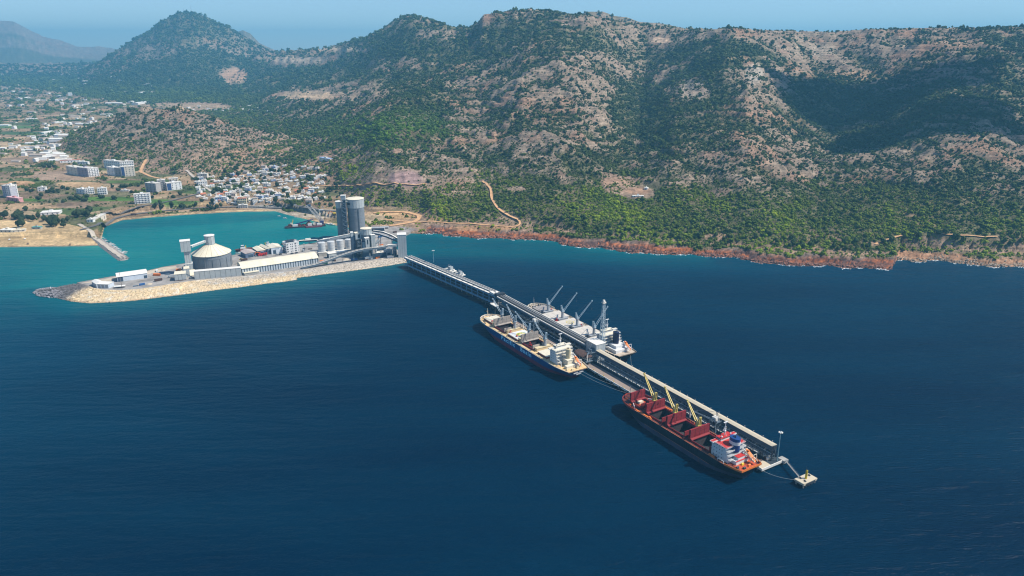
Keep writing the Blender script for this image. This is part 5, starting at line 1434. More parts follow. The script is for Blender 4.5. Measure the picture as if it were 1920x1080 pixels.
me = MB().cyl((0, -4, -6), (0, -4, 4.9), .8, .8, 8).cyl((0, 5, -6), (0, 5, 4.9), .8, .8, 8).box(-.8, -6, 4, .8, 7, 4.98).mesh('pier_bent', M_CONCD); instances(tr, me, 'pier_bent', [(st_ * k + 2, 0, 0) for k in range(nb)])

def lattice(mb, a, b, w0, w1, n, t_=.28):
    a, b = Vector(a), Vector(b)
    cs = ((-1, -1), (1, -1), (1, 1), (-1, 1))
    for k in range(n):
        f0, f1 = k / n, (k + 1) / n; p0, p1 = a.lerp(b, f0), a.lerp(b, f1); r0, r1 = (w0 + (w1 - w0) * f0) / 2, (w0 + (w1 - w0) * f1) / 2
        for i in range(4):
            c0, c1 = cs[i], cs[(i + 1) % 4]
            A = p0 + Vector((c0[0] * r0, c0[1] * r0, 0)); A1_ = p1 + Vector((c0[0] * r1, c0[1] * r1, 0)); B1_ = p1 + Vector((c1[0] * r1, c1[1] * r1, 0))
            mb.bar(A, A1_, t_ * 1.3); mb.bar(A, B1_, t_ * .8); mb.bar(A1_, B1_, t_ * .8)
    return mb

def loader(t_, y_, label, flip=1, boom=(14, 20, 8), name='ship_loader', m=None, white=True, scale=1.0):
    """Travelling gantry: legs on bogies, machinery deck, operator cab, lattice boom with chute."""
    m = m or M_STEEL2
    r = thing(name, label, 'ship loader', (*JW(t_, y_), ZD), JA)
    lg = MB()
    for sx in (-6, 6):
        for sy in (-5.5, 5.5): lg.bar((sx, sy, 0), (sx * .7, sy * .8, 14), .7).cb(sx, sy, .5, 2.6, 1, 1)
        lg.bar((sx, -5.5, 3), (sx * .7, 4.4, 14), .35).bar((sx, 5.5, 3), (sx * .7, -4.4, 14), .35).bar((sx * .85, -5, 7), (sx * .85, 5, 7), .45)
    part('gantry_legs', lg, m, r)
    part('machine_deck', MB().box(-5, -5, 14, 5, 5, 14.6), m, r)
    part('machine_house', MB().box(-1.5, -4, 14.6, 4.2, 1.5, 18.2), M_PALE if white else m, r)
    part('cab', MB().box(-4.6, 2.6, 13.2, -1.8, 5.8, 16.2), M_GLASS, r)
    bm = MB(); tip = Vector(boom)
    lattice(bm, (-1, 2, 15.5), (tip.x, tip.y, tip.z), 2.4, 1.0, 9, .2); part('boom', bm, m, r)
    am = MB().bar((-2, -3, 14.6), (-.5, -.5, 25), .5).bar((2, -3, 14.6), (.5, -.5, 25), .5).bar((0, -.5, 25), tuple(tip), .18).bar((0, -.5, 25), (0, -8, 15), .2).bar((0, -4, 15), (0, -9, 15), .8)
    part('stay_frame', am, m, r)
    part('chute', MB().cyl((tip.x, tip.y, tip.z - 9), (tip.x, tip.y, tip.z), .8, .6, 10), M_PALE, r)
    rl = MB(); ladder_rail(rl, [(-5, -5), (5, -5), (5, 5), (-5, 5), (-5, -5)], 14.6, 1.2, 2, .12)
    for k in range(4): rl.bar((5 - k % 2 * 10, 5.6, 1 + k * 3.3), (-5 + k % 2 * 10, 5.6, 4.3 + k * 3.3), .3)
    part('stairs', rl, m, r)
    part('counterweight', MB().cb(0, -9.5, 14.8, 3, 2, 2.6), M_PALE, r)
    return r
t_, y_ = J(1012, 610, 12); loader(t_, 15, 'grey gantry loader standing between the blue ship and the open belts', boom=(-6, 24, 20))
t_, y_ = J(1368, 792, 14); loader(t_ + 4, 12.5, 'loader with round white housing beside the stern half of the red decked ship', boom=(26, 12, 19))
t_, y_ = J(1142, 660, 12); loader(t_, 12, 'dark loader tangled with pipes next to the grey transfer tower', boom=(-10, 14, 17), white=False)
# small berth machines at the inner end
for i, (px, py, z, sx, sy, sz, lab) in enumerate(((927, 572, 12, 16, 7, 3, 'flat pale topped platform on legs off the bow of the blue ship'), (1098, 672, 12, 9, 6, 2.5, 'pale frame platform behind the stern of the blue ship'))):
    t_, y_ = J(px, py, z); r = thing('service_platform', lab, 'platform', (*JW(t_, y_), 0), JA)
    part('platform_top', MB().box(-sx / 2, -sy / 2, z, sx / 2, sy / 2, z + sz * .3), M_PALE, r); part('platform_body', MB().box(-sx / 2 + .5, -sy / 2 + .5, z - sz, sx / 2 - .5, sy / 2 - .5, z - .01), M_DARK, r)
    for a in (-1, 1):
        for b in (-1, 1): part('leg', MB().bar((a * sx * .42, b * sy * .4, -4 if i == 0 else ZD), (a * sx * .42, b * sy * .4, z - sz), .6), M_STEEL2, r)
    rl = MB(); ladder_rail(rl, [(-sx / 2, -sy / 2), (sx / 2, -sy / 2), (sx / 2, sy / 2), (-sx / 2, sy / 2)], z + sz * .3, 1.2, 2, .1); part('railing', rl, M_PALE, r)
for i, (px, py, lab) in enumerate(((845, 505.5, 'grey winch house with gabled lattice frame on the far side of the trestle bridge'), (863, 513, 'smaller tangle of pale machinery on the trestle bridge shelf'), (931, 551, 'round pale drum on the far edge of the jetty near its bend'))):
    X, Y = P(px, py, 20); r = thing('winch_house', lab, 'machinery', (X, Y, 20), TA); k_ = (1, .8, .5)[i]
    part('shelf', MB().box(-14 * k_, -5 * k_, -1.2, 14 * k_, 5 * k_, 0), M_PALE, r); part('support', MB().bar((-10 * k_, -3 * k_, -24), (-9 * k_, -2 * k_, -1.2), .9).bar((10 * k_, -3 * k_, -24), (9 * k_, -2 * k_, -1.2), .9).bar((-10 * k_, -3 * k_, -14), (9 * k_, -2 * k_, -1.2), .5), M_STEEL2, r)
    if i < 2:
        part('hut', MB().box(-4 * k_, -3 * k_, 0, 4 * k_, 3 * k_, 6 * k_), M_CLAD, r); fr = MB().bar((4 * k_, 0, 0), (7 * k_, 0, 9 * k_), .6).bar((10 * k_, 0, 0), (7 * k_, 0, 9 * k_), .6).bar((7 * k_, 0, 9 * k_), (-4 * k_, 0, 6 * k_), .4)
        for j in range(6): fr.bar((4 * k_ + j, -3, 0), (9 * k_ - j, 3, 4), .35)
        part('frame', fr, M_STEEL2, r); part('tank', MB().cyl((-10 * k_, 0, 0), (-10 * k_, 0, 3), 2, 2, 12), M_PALE, r)
    else: part('drum', MB().cyl((0, -2, 2.4), (0, 2, 2.4), 2.4, 2.4, 14), M_PALE, r)
# dark stacks and odds on the outer end of the quay
t_, y_ = J(1418, 862, 6); r = thing('hopper_stack', 'rusty brown hoppers and dark crates stacked on the outer end of the quay', 'hoppers', (*JW(t_, y_), ZD + .03), JA)
for k, (x, y, sx, sy, sz, m_) in enumerate(((3, 1, 4, 7, 2.2, M_RUST), (-1, 2, 2.4, 7, 1.8, M_RUST), (-3.6, 1, 2, 6, 1.6, M_BROWN), (3, -4, 3, 3, 4, M_DARK))):
    part('crate', MB().cb(x, y, sz / 2, sx, sy, sz), m_, r)
part('coiled_hose', MB().lathe([(1.6, 0), (2.4, .2), (2.4, 1.3), (1.6, 1.5), (1.6, 0)], 16, (-1, -4)), M_RUST, r)
mb_ = MB(); lattice(mb_, (0, -6, 0), (0, -6, 9), 3, 2, 3, .25); part('frame', mb_, M_DARK, r)
for k, (px, py, lx, lab) in enumerate(((1391, 842, 7, 'bent white pipe lying on the dark roadway near the outer end'), (1383, 848, 5, 'short white pipe beside the hoppers'), (1399, 812, 9, 'long white pipe run on the roadway below the gallery'), (1376, 776, 6, 'white pipe next to the gallery loader'))):
    t_, y_ = J(px, py, 7); y_ = min(11, max(9.6, y_)) - (k == 2) * 1.5; r = thing('pipe', lab, 'pipe', (*JW(t_, y_), ZD + .4), JA + 2.6)
    part('pipe_run', MB().cyl((-lx, 0, 0), (lx * .4, 0, 0), .4, .4, 8).cyl((lx * .4, 0, 0), (lx, -2.6, 0), .4, .4, 8), M_WHITE, r); part('pipe_stand', MB().box(-lx * .6, -.6, -.38, -lx * .6 + .8, .6, 0), M_DARK, r)
r = thing('oil_drum_group', 'cluster of pale tanks at the foot of the gallery outer end', 'tanks', (*JW(3, 8.5), ZD + .02), JA)
for k, (x, y, h) in enumerate(((0, 0, 3), (2.6, .5, 2.5), (1, -2.6, 3.4))): part('tank', MB().cyl((x, y, 0), (x, y, h), 1.2, 1.2, 12).cyl((x, y, h), (x, y, h + .4), 1.2, .2, 12), M_PALE if k != 1 else M_RUST, r)
# moored lines, masts, dolphin
def mast(px, py, z0, top_py, label, lat=False, w=.5, name='light_mast', head=5):
    X, Y = P(px, py, z0); h = at(px, top_py, Y)[2] - z0
    r = thing(name, label, 'mast', (X, Y, z0), JA)
    if lat:
        mb_ = MB(); lattice(mb_, (0, 0, 0), (0, 0, h), 6.5, 2.6, 14, .34); part('lattice_shaft', mb_, mat('galvanised_lattice', (.42, .50, .54), .5), r)
        part('head_frame', MB().box(-2.6, -2.6, h, 2.6, 2.6, h + .5).cb(0, 0, h + 1.6, 4.2, 4.2, .4).cb(0, 0, h + 3, 2.4, 2.4, 2.2), M_PALE, r)
    else:
        part('shaft', MB().cyl((0, 0, 0), (0, 0, h), w, w * .5, 8), mat('mast_grey_green', (.20, .33, .36), .5), r)
        part('lamp_ring', MB().cyl((0, 0, h), (0, 0, h + .4), head * .3, head * .3, 10).cb(0, 0, h + 1, .5, .5, 1), M_BLUEG, r)
        for k in range(6):
            a = k * 1.047; part('floodlight', MB().cb(head * .42 * math.cos(a), head * .42 * math.sin(a), h + .2, 1.1, 1.1, .7), M_PALE, r)
    return r
mast(1457, 864, 5.3, 811, 'tall slim floodlight mast at the outer end of the jetty', w=.6, head=4)
mast(813, 492, 20, 470, 'thin floodlight mast on the trestle bridge', w=.6)
mast(1128, 668, 5, 568, 'tall lattice tower rising beside the far ship and the transfer tower', True, name='lattice_tower')
c_ = P(1511, 897, 5.5); dl = thing('mooring_dolphin', 'small pale concrete mooring platform standing alone beyond the jetty end', 'mooring platform', (c_[0], c_[1], 0), JA + math.radians(90))
part('platform', MB().box(-10, -5.4, 3.2, 10, 5.4, 5.5).box(-10.2, -5.6, 4.9, 10.2, 5.6, 5.3), M_BEIGE, dl)
for x in (-8.5, -4.2, 0, 4.2, 8.5):
    for y in (-4, 4): part('pile', MB().cyl((x, y, -6), (x, y, 3.2), .8, .8, 10), M_CONCD, dl)
part('fender', MB().box(-6, 5.6, 2.5, 6, 6.1, 5), M_DARK, dl)
r = thing('navigation_light', 'yellow post light standing on the mooring platform', 'light post', (c_[0], c_[1], 5.5), 0)
part('post', MB().cyl((0, 0, 0), (0, 0, 9), 1.15, 1.05, 14), M_GOLD, r); part('lantern', MB().cyl((0, 0, 9), (0, 0, 10), .5, .5, 8).cyl((-.9, 0, 9), (-.9, 0, 14), .1, .1, 6), M_DARK, r)
for k, (x, y) in enumerate(((-7, -1.5), (5, 2.8), (4.5, -2.8))):
    X, Y = c_[0] + x * math.cos(JA + 1.5708) - y * math.sin(JA + 1.5708), c_[1] + x * math.sin(JA + 1.5708) + y * math.cos(JA + 1.5708)
    r = thing('quick_release_hook', ('dark mooring hook nearest the rope on the mooring platform', 'small dark hook beyond the yellow post', 'small dark hook in front of the yellow post')[k], 'mooring hook', (X, Y, 5.5), JA)
    part('base', MB().box(-1.1, -.8, 0, 1.1, .8, .5), M_DARK, r); part('hook', MB().cyl((0, 0, .5), (0, 0, 1.5), .5, .35, 8).bar((0, 0, 1.2), (1.5, 0, 1), .4), M_DARK, r)
def walk(a, b, name, label, cat, w=1.3, m=None):
    d = math.dist(a[:2], b[:2]); r = thing(name, label, cat, a, math.atan2(b[1] - a[1], b[0] - a[0])); dz = b[2] - a[2]
    part('walkway_deck', MB().bar((0, 0, 0), (d, 0, dz), w, .5), m or M_CONC, r)
    rl = MB()
    for s_ in (-1, 1): ladder_rail(rl, [(0, s_ * w / 2), (d, s_ * w / 2)], dz / 2 + .2, 1.2, 3, .1)
    part('railing', rl, M_STEEL2, r); return r
e0 = JW(-8, -6); walk((e0[0], e0[1], 5.2), (*P(1499, 895, 5.2), 5.2), 'catwalk', 'narrow catwalk reaching from the jetty end to the mooring platform', 'catwalk')
def rope(a, b, sag, name, label, w=.22, group=None):
    mb_ = MB(); n = 14; a, b = Vector(a), Vector(b)
    pts = [a.lerp(b, k / n) - Vector((0, 0, sag * 4 * (k / n) * (1 - k / n))) - a for k in range(n + 1)]
    for p, q in zip(pts[:-1], pts[1:]): mb_.bar(p, q, w)
    o = part(name, mb_, M_ROPE, None, loc=a); return tag(o, label, 'mooring line', group)
rope((*JW(-8, 40), 13.5), (*P(1491, 900, 5.8), 6.2), 3, 'mooring_line', 'mooring line from the red decked ship to the mooring platform')
rope((*JW(264, 50), 12.5), (*JW(206, 26), 6), 3, 'mooring_line', 'mooring line from the blue ship stern to the quay edge')
rope((*JW(264, 56), 12.5), (*JW(180, 26.2), 6), 4, 'mooring_line', 'longer low mooring line trailing behind the blue ship stern')
rope((*JW(176, 44), 14.5), (*JW(196, 26), 6), 1, 'mooring_line', 'short mooring line at the bow of the red decked ship')
rope((*JW(267, -36), 12.5), (*JW(225, -4.5), 6), 2, 'mooring_line', 'mooring line behind the stern of the far ship')
# ------------------------------------------------------------------ the mole, its quay and the cement terminal
BO = P(365, 523, 5); BA = math.radians(24); BC, BS = math.cos(BA), math.sin(BA)
def BX(px, py, z=5):
    X, Y = P(px, py, z); dx, dy = X - BO[0], Y - BO[1]
    return dx * BC + dy * BS, -dx * BS + dy * BC
def BW(x, y): return BO[0] + x * BC - y * BS, BO[1] + x * BS + y * BC
GZ = 5.0
M_YARD = mat('yard_concrete', (.30, .28, .26), 0.95, var=.4, scale=.06, streak=0)
M_YARD2 = mat('cream_yard', (.50, .42, .32), 0.95, var=.18, scale=.06)
top_px = [(150, 531), (190, 543), (225, 544), (260, 542), (300, 536), (330, 531), (365, 526), (410, 522), (455, 518), (520, 511.5), (560, 507), (600, 501), (650, 494.5), (700, 488.5), (757, 481.5)]
wat_px = [(62, 549), (84, 556), (110, 562), (135, 567), (165, 570), (210, 568), (250, 565), (300, 559), (350, 553), (400, 546), (450, 540), (500, 533), (530, 530), (556, 526), (554, 522), (580, 519), (620, 513.5), (660, 508.5), (700, 503), (735, 498), (764, 492.5)]
far_px = [(766, 486), (752, 474), (738, 462), (733, 450), (742, 442), (760, 439), (770, 434), (740, 427), (700, 425), (640, 431), (636, 446), (600, 454), (560, 460), (500, 469), (440, 478), (400, 485), (305, 501), (262, 511), (225, 516), (180, 524), (145, 530)]
poly = [P(*p, 5) for p in top_px] + [P(*p, 5) for p in far_px]
g_ = tag(part('quay_ground', MB().prism(poly, -4, GZ), M_YARD), kind='structure')
# pale quay kerb on the harbour side
kb = MB(); fp = [P(*p, 5) for p in far_px[10:]]
for a, b in zip(fp[:-1], fp[1:]): kb.bar((*a, 5.1), (*b, 5.1), 1.6, .5)
tag(part('quay_kerb', kb, mat('rust_kerb', (.30, .22, .17), .9)), kind='structure')
strip = [P(*p, 5) for p in ((150, 531), (262, 511.5), (305, 501.5), (330, 499), (332, 503), (310, 507), (262, 517), (190, 530))]
tag(part('quay_strip', MB().add([(x, y, GZ + .012) for x, y in strip], [tuple(range(len(strip)))]), M_YARD2), kind='structure')

# armour slope of broken stone
def resample(pts, n):
    pts = np.array(pts, float); d = np.r_[0, np.cumsum(np.hypot(*np.diff(pts, axis=0).T))]; t = np.linspace(0, d[-1], n)
    return np.stack([np.interp(t, d, pts[:, 0]), np.interp(t, d, pts[:, 1])], 1)
NR, NC = 16, 460
tp = resample([P(100, 544, 5), P(122, 536, 5)] + [P(*p, 5) for p in top_px], NC); wt = resample([P(*p, 0) for p in wat_px], NC)
f_ = np.linspace(0, 1, NR)[:, None]
RX = tp[None, :, 0] * (1 - f_) + wt[None, :, 0] * f_; RY = tp[None, :, 1] * (1 - f_) + wt[None, :, 1] * f_
px_r, _ = proj(wt[:, 0], wt[:, 1], 0)
bulge = 2.2 * np.sin(math.pi * np.clip(f_, 0, 1)) * (px_r[None, :] < 330)
RZ = 5.2 * (1 - f_) ** .8 - 1.4 * f_ ** 6 + bulge + .55 * fbm(RX / 3, RY / 3, 111, 3) * np.sin(math.pi * np.clip(f_ * .9 + .05, 0, 1))
nz = fbm(RX / 12, RY / 12, 112, 3)[..., None]; nz2 = fbm(RX / 2.2, RY / 2.2, 113, 2)[..., None]
yel = C(.64, .49, .30); grey = C(.45, .39, .32); pale = C(.66, .57, .44); dk = C(.13, .12, .12)
pr = np.broadcast_to(px_r[None, :], RX.shape)[..., None]; ff = np.broadcast_to(f_[..., None], RX.shape + (1,))
rc = yel + (pale - yel) * sstep(.1, .4, nz) + (grey - yel) * (sstep(330, 420, pr) * sstep(.62, .30, ff) * .85)
rc = rc + (grey * 1.15 - rc) * sstep(540, 600, pr) * sstep(1.0, .75, ff)
rc = rc + (C(.24, .13, .07) - rc) * sstep(.86, .97, ff) * .8
rc = rc + (dk - rc) * sstep(132, 112, pr + 10 * nz)
rc = np.clip(rc * (1 + .55 * nz2), .02, .8)
m, t, b = nt('armour_stone'); L = t.links.new
ca = t.nodes.new('ShaderNodeAttribute'); ca.attribute_name = 'stone'; L(ca.outputs['Color'], b.inputs['Base Color']); b.inputs['Roughness'].default_value = .95
tag(grid_mesh('stone_slope', RX, RY, RZ, m, {'stone': rc}, smooth=False), kind='structure')

def rock_mesh(seed):
    bm = bmesh.new(); bmesh.ops.create_icosphere(bm, subdivisions=1, radius=1); q = random.Random(seed)
    for v in bm.verts: v.co *= q.uniform(.65, 1.15); v.co.z *= .75
    me = bpy.data.meshes.new('boulder'); bm.to_mesh(me); bm.free(); return me
m, t, b = nt('boulder_stone'); L = t.links.new
a = t.nodes.new('ShaderNodeAttribute'); a.attribute_type = 'INSTANCER'; a.attribute_name = 'tint'; L(a.outputs['Vector'], b.inputs['Base Color']); b.inputs['Roughness'].default_value = .95
rk = bpy.data.collections.new('rock_kinds')
for k in range(5):
    me = rock_mesh(k); me.materials.append(m); rk.objects.link(bpy.data.objects.new('boulder_kind', me))
pts = []; sz = []; tn = []
q = np.random.RandomState(5)
for k in range(900):                 # the dark stone head of the mole
    px_, py_ = q.uniform(62, 135), q.uniform(536, 560); e = ((px_ - 100) / 38) ** 2 + ((py_ - 547) / 9.5) ** 2
    if e < 1:
        x, y = P(px_, py_, 2); pts.append((x, y, 4.2 * (1 - e) + .2)); sz.append(q.uniform(1.2, 2.3)); tn.append(C(.20, .19, .20) * q.uniform(.5, 1.6))
for k in range(5200):
    i, j = q.randint(0, NC - 1), q.randint(1, NR - 1)
    x, y, z = RX[j, i] + q.uniform(-1, 1), RY[j, i] + q.uniform(-1, 1), RZ[j, i]
    s_ = q.uniform(.55, 1.3) * (1.7 if px_r[i] < 140 else 1)
    pts.append((x, y, z + .1)); sz.append(s_); tn.append(np.clip(rc[j, i] * q.uniform(.65, 1.3), .02, .8))
# groyne of the small-boat harbour and stones along the red shore share the same kinds
pier_c = [P(*p, 2) for p in ((163, 438), (178, 447), (195, 459), (210, 470), (222, 479), (233, 485))]
pc = resample(pier_c, 60)
for k in range(1500):
    i = q.randint(0, 60); s_ = q.uniform(.7, 1.5)
    d = pc[min(59, i + 1)] - pc[max(0, i - 1)]; d = d / np.linalg.norm(d); nrm = np.array([d[1], -d[0]])
    off = q.uniform(4.5, 12) * (-1 if q.rand() < .8 else .6)
    px_, _p = proj(pc[i][0], pc[i][1], 0)
    if i > 55: off *= q.uniform(-1, 1)
    x, y = pc[i] + d * q.uniform(-3, 3) + nrm * (-off) * -1
    pts.append((x, y, max(0, 4.6 - abs(off) * .38) + .1)); sz.append(s_); tn.append(np.clip(C(.30, .27, .25) * q.uniform(.6, 1.4), .02, .8))
for k in range(2600):
    px_ = q.uniform(790, 1930); a_ = P(px_, np.interp(px_, [c[0] for c in COAST], [c[1] for c in COAST]))
    aa_ = a_[0] / a_[1]; ai = min(len(A1) - 1, np.searchsorted(A1, aa_)); j = np.argmax(H[:, ai] > .25); d = D1[j] + abs(q.normal(0, 6)) - 3
    z = float(HT(aa_ * d, d)); s_ = q.uniform(.8, 2.6)
    c_ = (C(.36, .28, .20) if px_ > 1680 else C(.28, .13, .085)) * q.uniform(.5, 1.25)
    pts.append((aa_ * d, d, max(z, -.3))); sz.append(s_); tn.append(np.clip(c_, .02, .8))
tag(scatter('boulders', pts, sz, tn, rk), 'loose armour stones and shore boulders', None, kind='stuff')

# ---------------------------------------------------------------- builders on the mole
def between(px0, py0, px1, py1, z=GZ):
    A, B = P(px0, py0, z), P(px1, py1, z); return A, math.atan2(B[1] - A[1], B[0] - A[0]), math.dist(A, B)
def gable(mb, x0, x1, y0, y1, z0, z1):
    ym = (y0 + y1) / 2
    return mb.add([(x0, y0, z0), (x1, y0, z0), (x1, ym, z1), (x0, ym, z1), (x0, y1, z0), (x1, y1, z0), (x0, y0, z0 - .3), (x1, y0, z0 - .3), (x1, y1, z0 - .3), (x0, y1, z0 - .3)],
                  [(0, 1, 2, 3), (3, 2, 5, 4), (6, 9, 8, 7), (6, 7, 1, 0), (9, 4, 5, 8), (0, 3, 4, 9, 6), (1, 7, 8, 5, 2)])
M_SHEDR = mat('cream_roof_sheet', (.76, .69, .53), 0.7, var=.12, scale=.06, streak=.3, dirt=(.5, .42, .28))
M_WROOF = mat('white_roof_sheet', (.78, .75, .68), 0.6, var=.05, scale=.1)
M_HANGW = mat('pale_blue_wall', (.60, .66, .72), 0.6, var=.06, scale=.2, streak=.15)
M_SILO = mat('silo_concrete', (.185, .21, .235), 0.9, var=.16, scale=.09, streak=.45, dirt=(.25, .25, .26), bump=.3)
M_SILOP = mat('pale_silo_steel', (.55, .56, .56), 0.55, var=.07, scale=.2, streak=.2)
M_NAVY = mat('navy_cladding', (.05, .085, .13), 0.6, var=.15, scale=.2)

# bulk store with cream barrel roof and ribbed wall
A, an, Ln = between(455, 515, 597, 494)
bs = thing('storage_shed', 'long storage shed with cream curved roof and striped grey wall on the mole', 'shed', (*A, GZ), an)
W_ = 40; E_ = 11.5
n = 30; s_ = Ln / n
me = MB().box(.05, 0, 0, s_ * .62, .35, E_ - .6).mesh('wall_panel', mat('light_wall_sheet', (.52, .57, .60), .6, var=.08)); instances(bs, me, 'wall_panel', [(s_ * k, 0, 0) for k in range(n)])
part('wall', MB().box(0, .36, 0, Ln, W_, E_), mat('slate_wall', (.10, .13, .16), .8), bs)
part('gable_wall', MB().box(-.3, 0, 0, -.01, W_, E_).box(Ln + .01, 0, 0, Ln + .3, W_, E_), M_NAVY, bs)
prof = [(-1.2 + (W_ + 2.4) * k / 12, E_ + 7.0 * math.sin(math.pi * (k / 12)) ** .8) for k in range(13)]
nn_ = 12; sr = (Ln + 2) / nn_
rp = prof + [(W_ + 1.2, E_ - .3), (-1.2, E_ - .3)]
me = MB().extrude_x(rp, 0, sr - .12).mesh('roof_panel', M_SHEDR); instances(bs, me, 'roof_panel', [(-1 + sr * k, 0, 0) for k in range(nn_)])
part('lean_to', MB().box(2, -8, 0, 28, -.02, 4.2), M_CONC, bs); part('lean_to_roof', MB().box(1.4, -8.6, 4.2, 28.6, -.02, 4.6), M_SHEDR, bs)

# grey clad gallery building in front of the dome
A, an, Ln = between(365, 524, 453, 516.5)
lb = thing('clad_building', 'long low building of grey upright panels in front of the domed silo', 'building', (*A, GZ), an)
clad_box(lb, 0, 0, Ln, 11, 0, 14.5, M_CLAD, M_WROOF, 8.6)
A, an, Ln = between(328, 527, 349, 525)
lb = thing('clad_building', 'small grey panelled box building at the left end of the row', 'building', (*A, GZ), an)
clad_box(lb, 0, 0, Ln, 20, 0, 12, M_CLAD, M_SHEDR, 6)
part('stair', MB().bar((Ln + .5, 3, 10), (Ln + 14, 1, 1), 1.6, .6).bar((Ln + .5, 6, 10), (Ln + 14, 4, 1), .3, 1.4), M_STEEL2, lb)
part('base_stripe', MB().box(-.3, -1.2, .02, Ln + .3, -.2, 1), M_RUST, lb)
A = P(349, 520, GZ); lb = thing('clad_building', 'narrow grey link building between the small box and the elevator tower', 'building', (*A, GZ), BA)
clad_box(lb, -2, 0, 7, 16, 0, 16, M_CLAD, M_SHEDR, 4.5)

# elevator tower
A = BW(-8, 34); zt_ = 70
el = thing('elevator_tower', 'tall narrow grey elevator tower left of the domed silo', 'tower', (*A, GZ), BA)
clad_box(el, -5.5, 0, 7.5, 12, 0, 20, M_CLAD, M_WROOF, 4.3, roofz=.8)
clad_box(el, -4.5, 1, 6.5, 11, 20.8, 43.5, M_CLAD, M_NAVY, 3.7, roofz=.3)
clad_box(el, -8.5, -2, 8.5, 13, 44, 63.5, M_CLAD, M_WROOF, 5.7, roofz=.8)
part('ramp', MB().add([(-4, -12, 1), (10, -12, 1), (10, -.5, 9), (-4, -.5, 9), (-4, -12, 0), (10, -12, 0), (10, -.5, 0), (-4, -.5, 0)], [(0, 1, 2, 3), (4, 7, 6, 5), (0, 4, 5, 1), (1, 5, 6, 2), (2, 6, 7, 3), (3, 7, 4, 0)]), M_SHEDR, el)
# domed silo
Cx, Cy = BW(34.5, 76)
ds = thing('domed_silo', 'broad concrete silo with a cream conical roof and grey headhouse', 'silo', (Cx, Cy, GZ), BA)
part('drum', MB().lathe([(35, 0), (35, 21.2), (35.3, 21.3), (35.3, 22), (35, 22.1), (35, 27.0), (34.6, 27.4), (34.6, 27.5)], 64), M_SILO, ds, fix=False)
for k in range(16):
    a = 2 * math.pi * k / 16; part('pilaster', MB().bar((35.3 * math.cos(a), 35.3 * math.sin(a), 0), (35.3 * math.cos(a), 35.3 * math.sin(a), 21), 1.1, .9), M_SILO, ds)
N_ = 20
for k in range(N_):
    a0, a1 = 2 * math.pi * (k + .015) / N_, 2 * math.pi * (k + .985) / N_; mb_ = MB(); vs = []
    for r_, z in ((36.2, 27.3), (36.2, 27.7), (9.2, 43.6), (9.2, 43.2)):
        for a in (a0, (a0 + a1) / 2, a1): vs.append((r_ * math.cos(a), r_ * math.sin(a), z))
    mb_.add(vs, [(0, 1, 4, 3), (1, 2, 5, 4), (3, 4, 7, 6), (4, 5, 8, 7), (6, 7, 10, 9), (7, 8, 11, 10)])
    part('roof_segment', mb_, M_SHEDR, ds)
rb_ = MB()
for k in range(N_):
    a = 2 * math.pi * k / N_; rb_.bar((36.2 * math.cos(a), 36.2 * math.sin(a), 27.85), (9.2 * math.cos(a), 9.2 * math.sin(a), 43.75), .35, .35)
tag(part('roof_ribs', rb_, mat('tan_rib', (.45, .37, .25), .8), ds), kind='stuff')
N_ = 10
for k in range(N_):
    a0, a1 = 2 * math.pi * (k + .03) / N_, 2 * math.pi * (k + .97) / N_
    part('headhouse_panel', MB().add([(r_ * math.cos(a), r_ * math.sin(a), z) for z in (42, 60.5) for a, r_ in ((a0, 9), (a1, 9), (a1, 8.7), (a0, 8.7))], [(0, 1, 5, 4), (1, 2, 6, 5), (2, 3, 7, 6), (3, 0, 4, 7), (4, 5, 6, 7), (3, 2, 1, 0)]), M_CLAD, ds)
part('headhouse_core', MB().cyl((0, 0, 42), (0, 0, 60.4), 8.5, 8.5, 20), M_CLADJ, ds)
part('headhouse_roof', MB().lathe([(9.8, 60.5), (9.8, 61.3), (4, 62.6), (.05, 62.8)], 20), M_WROOF, ds)
# bridge between tower and headhouse
x0, y0 = BW(1, 40); x1, y1 = BW(27, 72); d_ = math.dist((x0, y0), (x1, y1))
br = thing('conveyor_bridge', 'thin pale conveyor bridge joining elevator tower and silo headhouse', 'bridge', (x0, y0, GZ + 49), math.atan2(y1 - y0, x1 - x0))
part('bridge_floor', MB().box(0, -1.8, 0, d_, 1.8, .6), M_CLAD, br); part('bridge_roof', MB().box(-.5, -2.2, 3.4, d_, 2.2, 4), M_WROOF, br)
for k in range(8): part('side_panel', MB().box(k * d_ / 8 + .6, -2, .6, (k + 1) * d_ / 8 - .1, -1.8, 3.4), M_CLAD, br)

# hangar with rounded roof
A, an, Ln = between(221, 529, 277, 521)
hg = thing('hangar', 'white hangar with curved pale roof and open dark end at the mole tip', 'hangar', (*A, GZ), an)
part('long_wall', MB().box(9, 0, 0, Ln - 6, .4, 9.5).box(Ln - 6, 0, 5.5, Ln, .4, 9.5).box(Ln - .6, 0, 0, Ln, .4, 5.5).box(0, 24.6, 0, Ln, 25, 9.5).box(Ln - .4, .4, 0, Ln, 24.6, 9.5), M_HANGW, hg)
part('doorway', MB().box(Ln - 5.6, .2, 0, Ln - .7, .5, 5.4), M_NAVY, hg)
part('open_bay', MB().box(.5, .3, 0, 8.9, .6, 9), M_NAVY, hg)
part('inner_wall', MB().box(9, .5, 0, 9.4, 24.6, 9.5), M_NAVY, hg)
for y in (0, 6.2, 12.4, 18.6, 24.6): part('post', MB().box(0, y, 0, .5, y + .5, 9.5 + 3.5 * math.sin(math.pi * max(.02, min(.98, y / 25)))), M_HANGW, hg)
part('post', MB().box(4.4, 0, 0, 4.9, .4, 9.5), M_HANGW, hg)
prof = [(-.8 + 26.6 * k / 10, 9.5 + 3.9 * math.sin(math.pi * k / 10)) for k in range(11)]
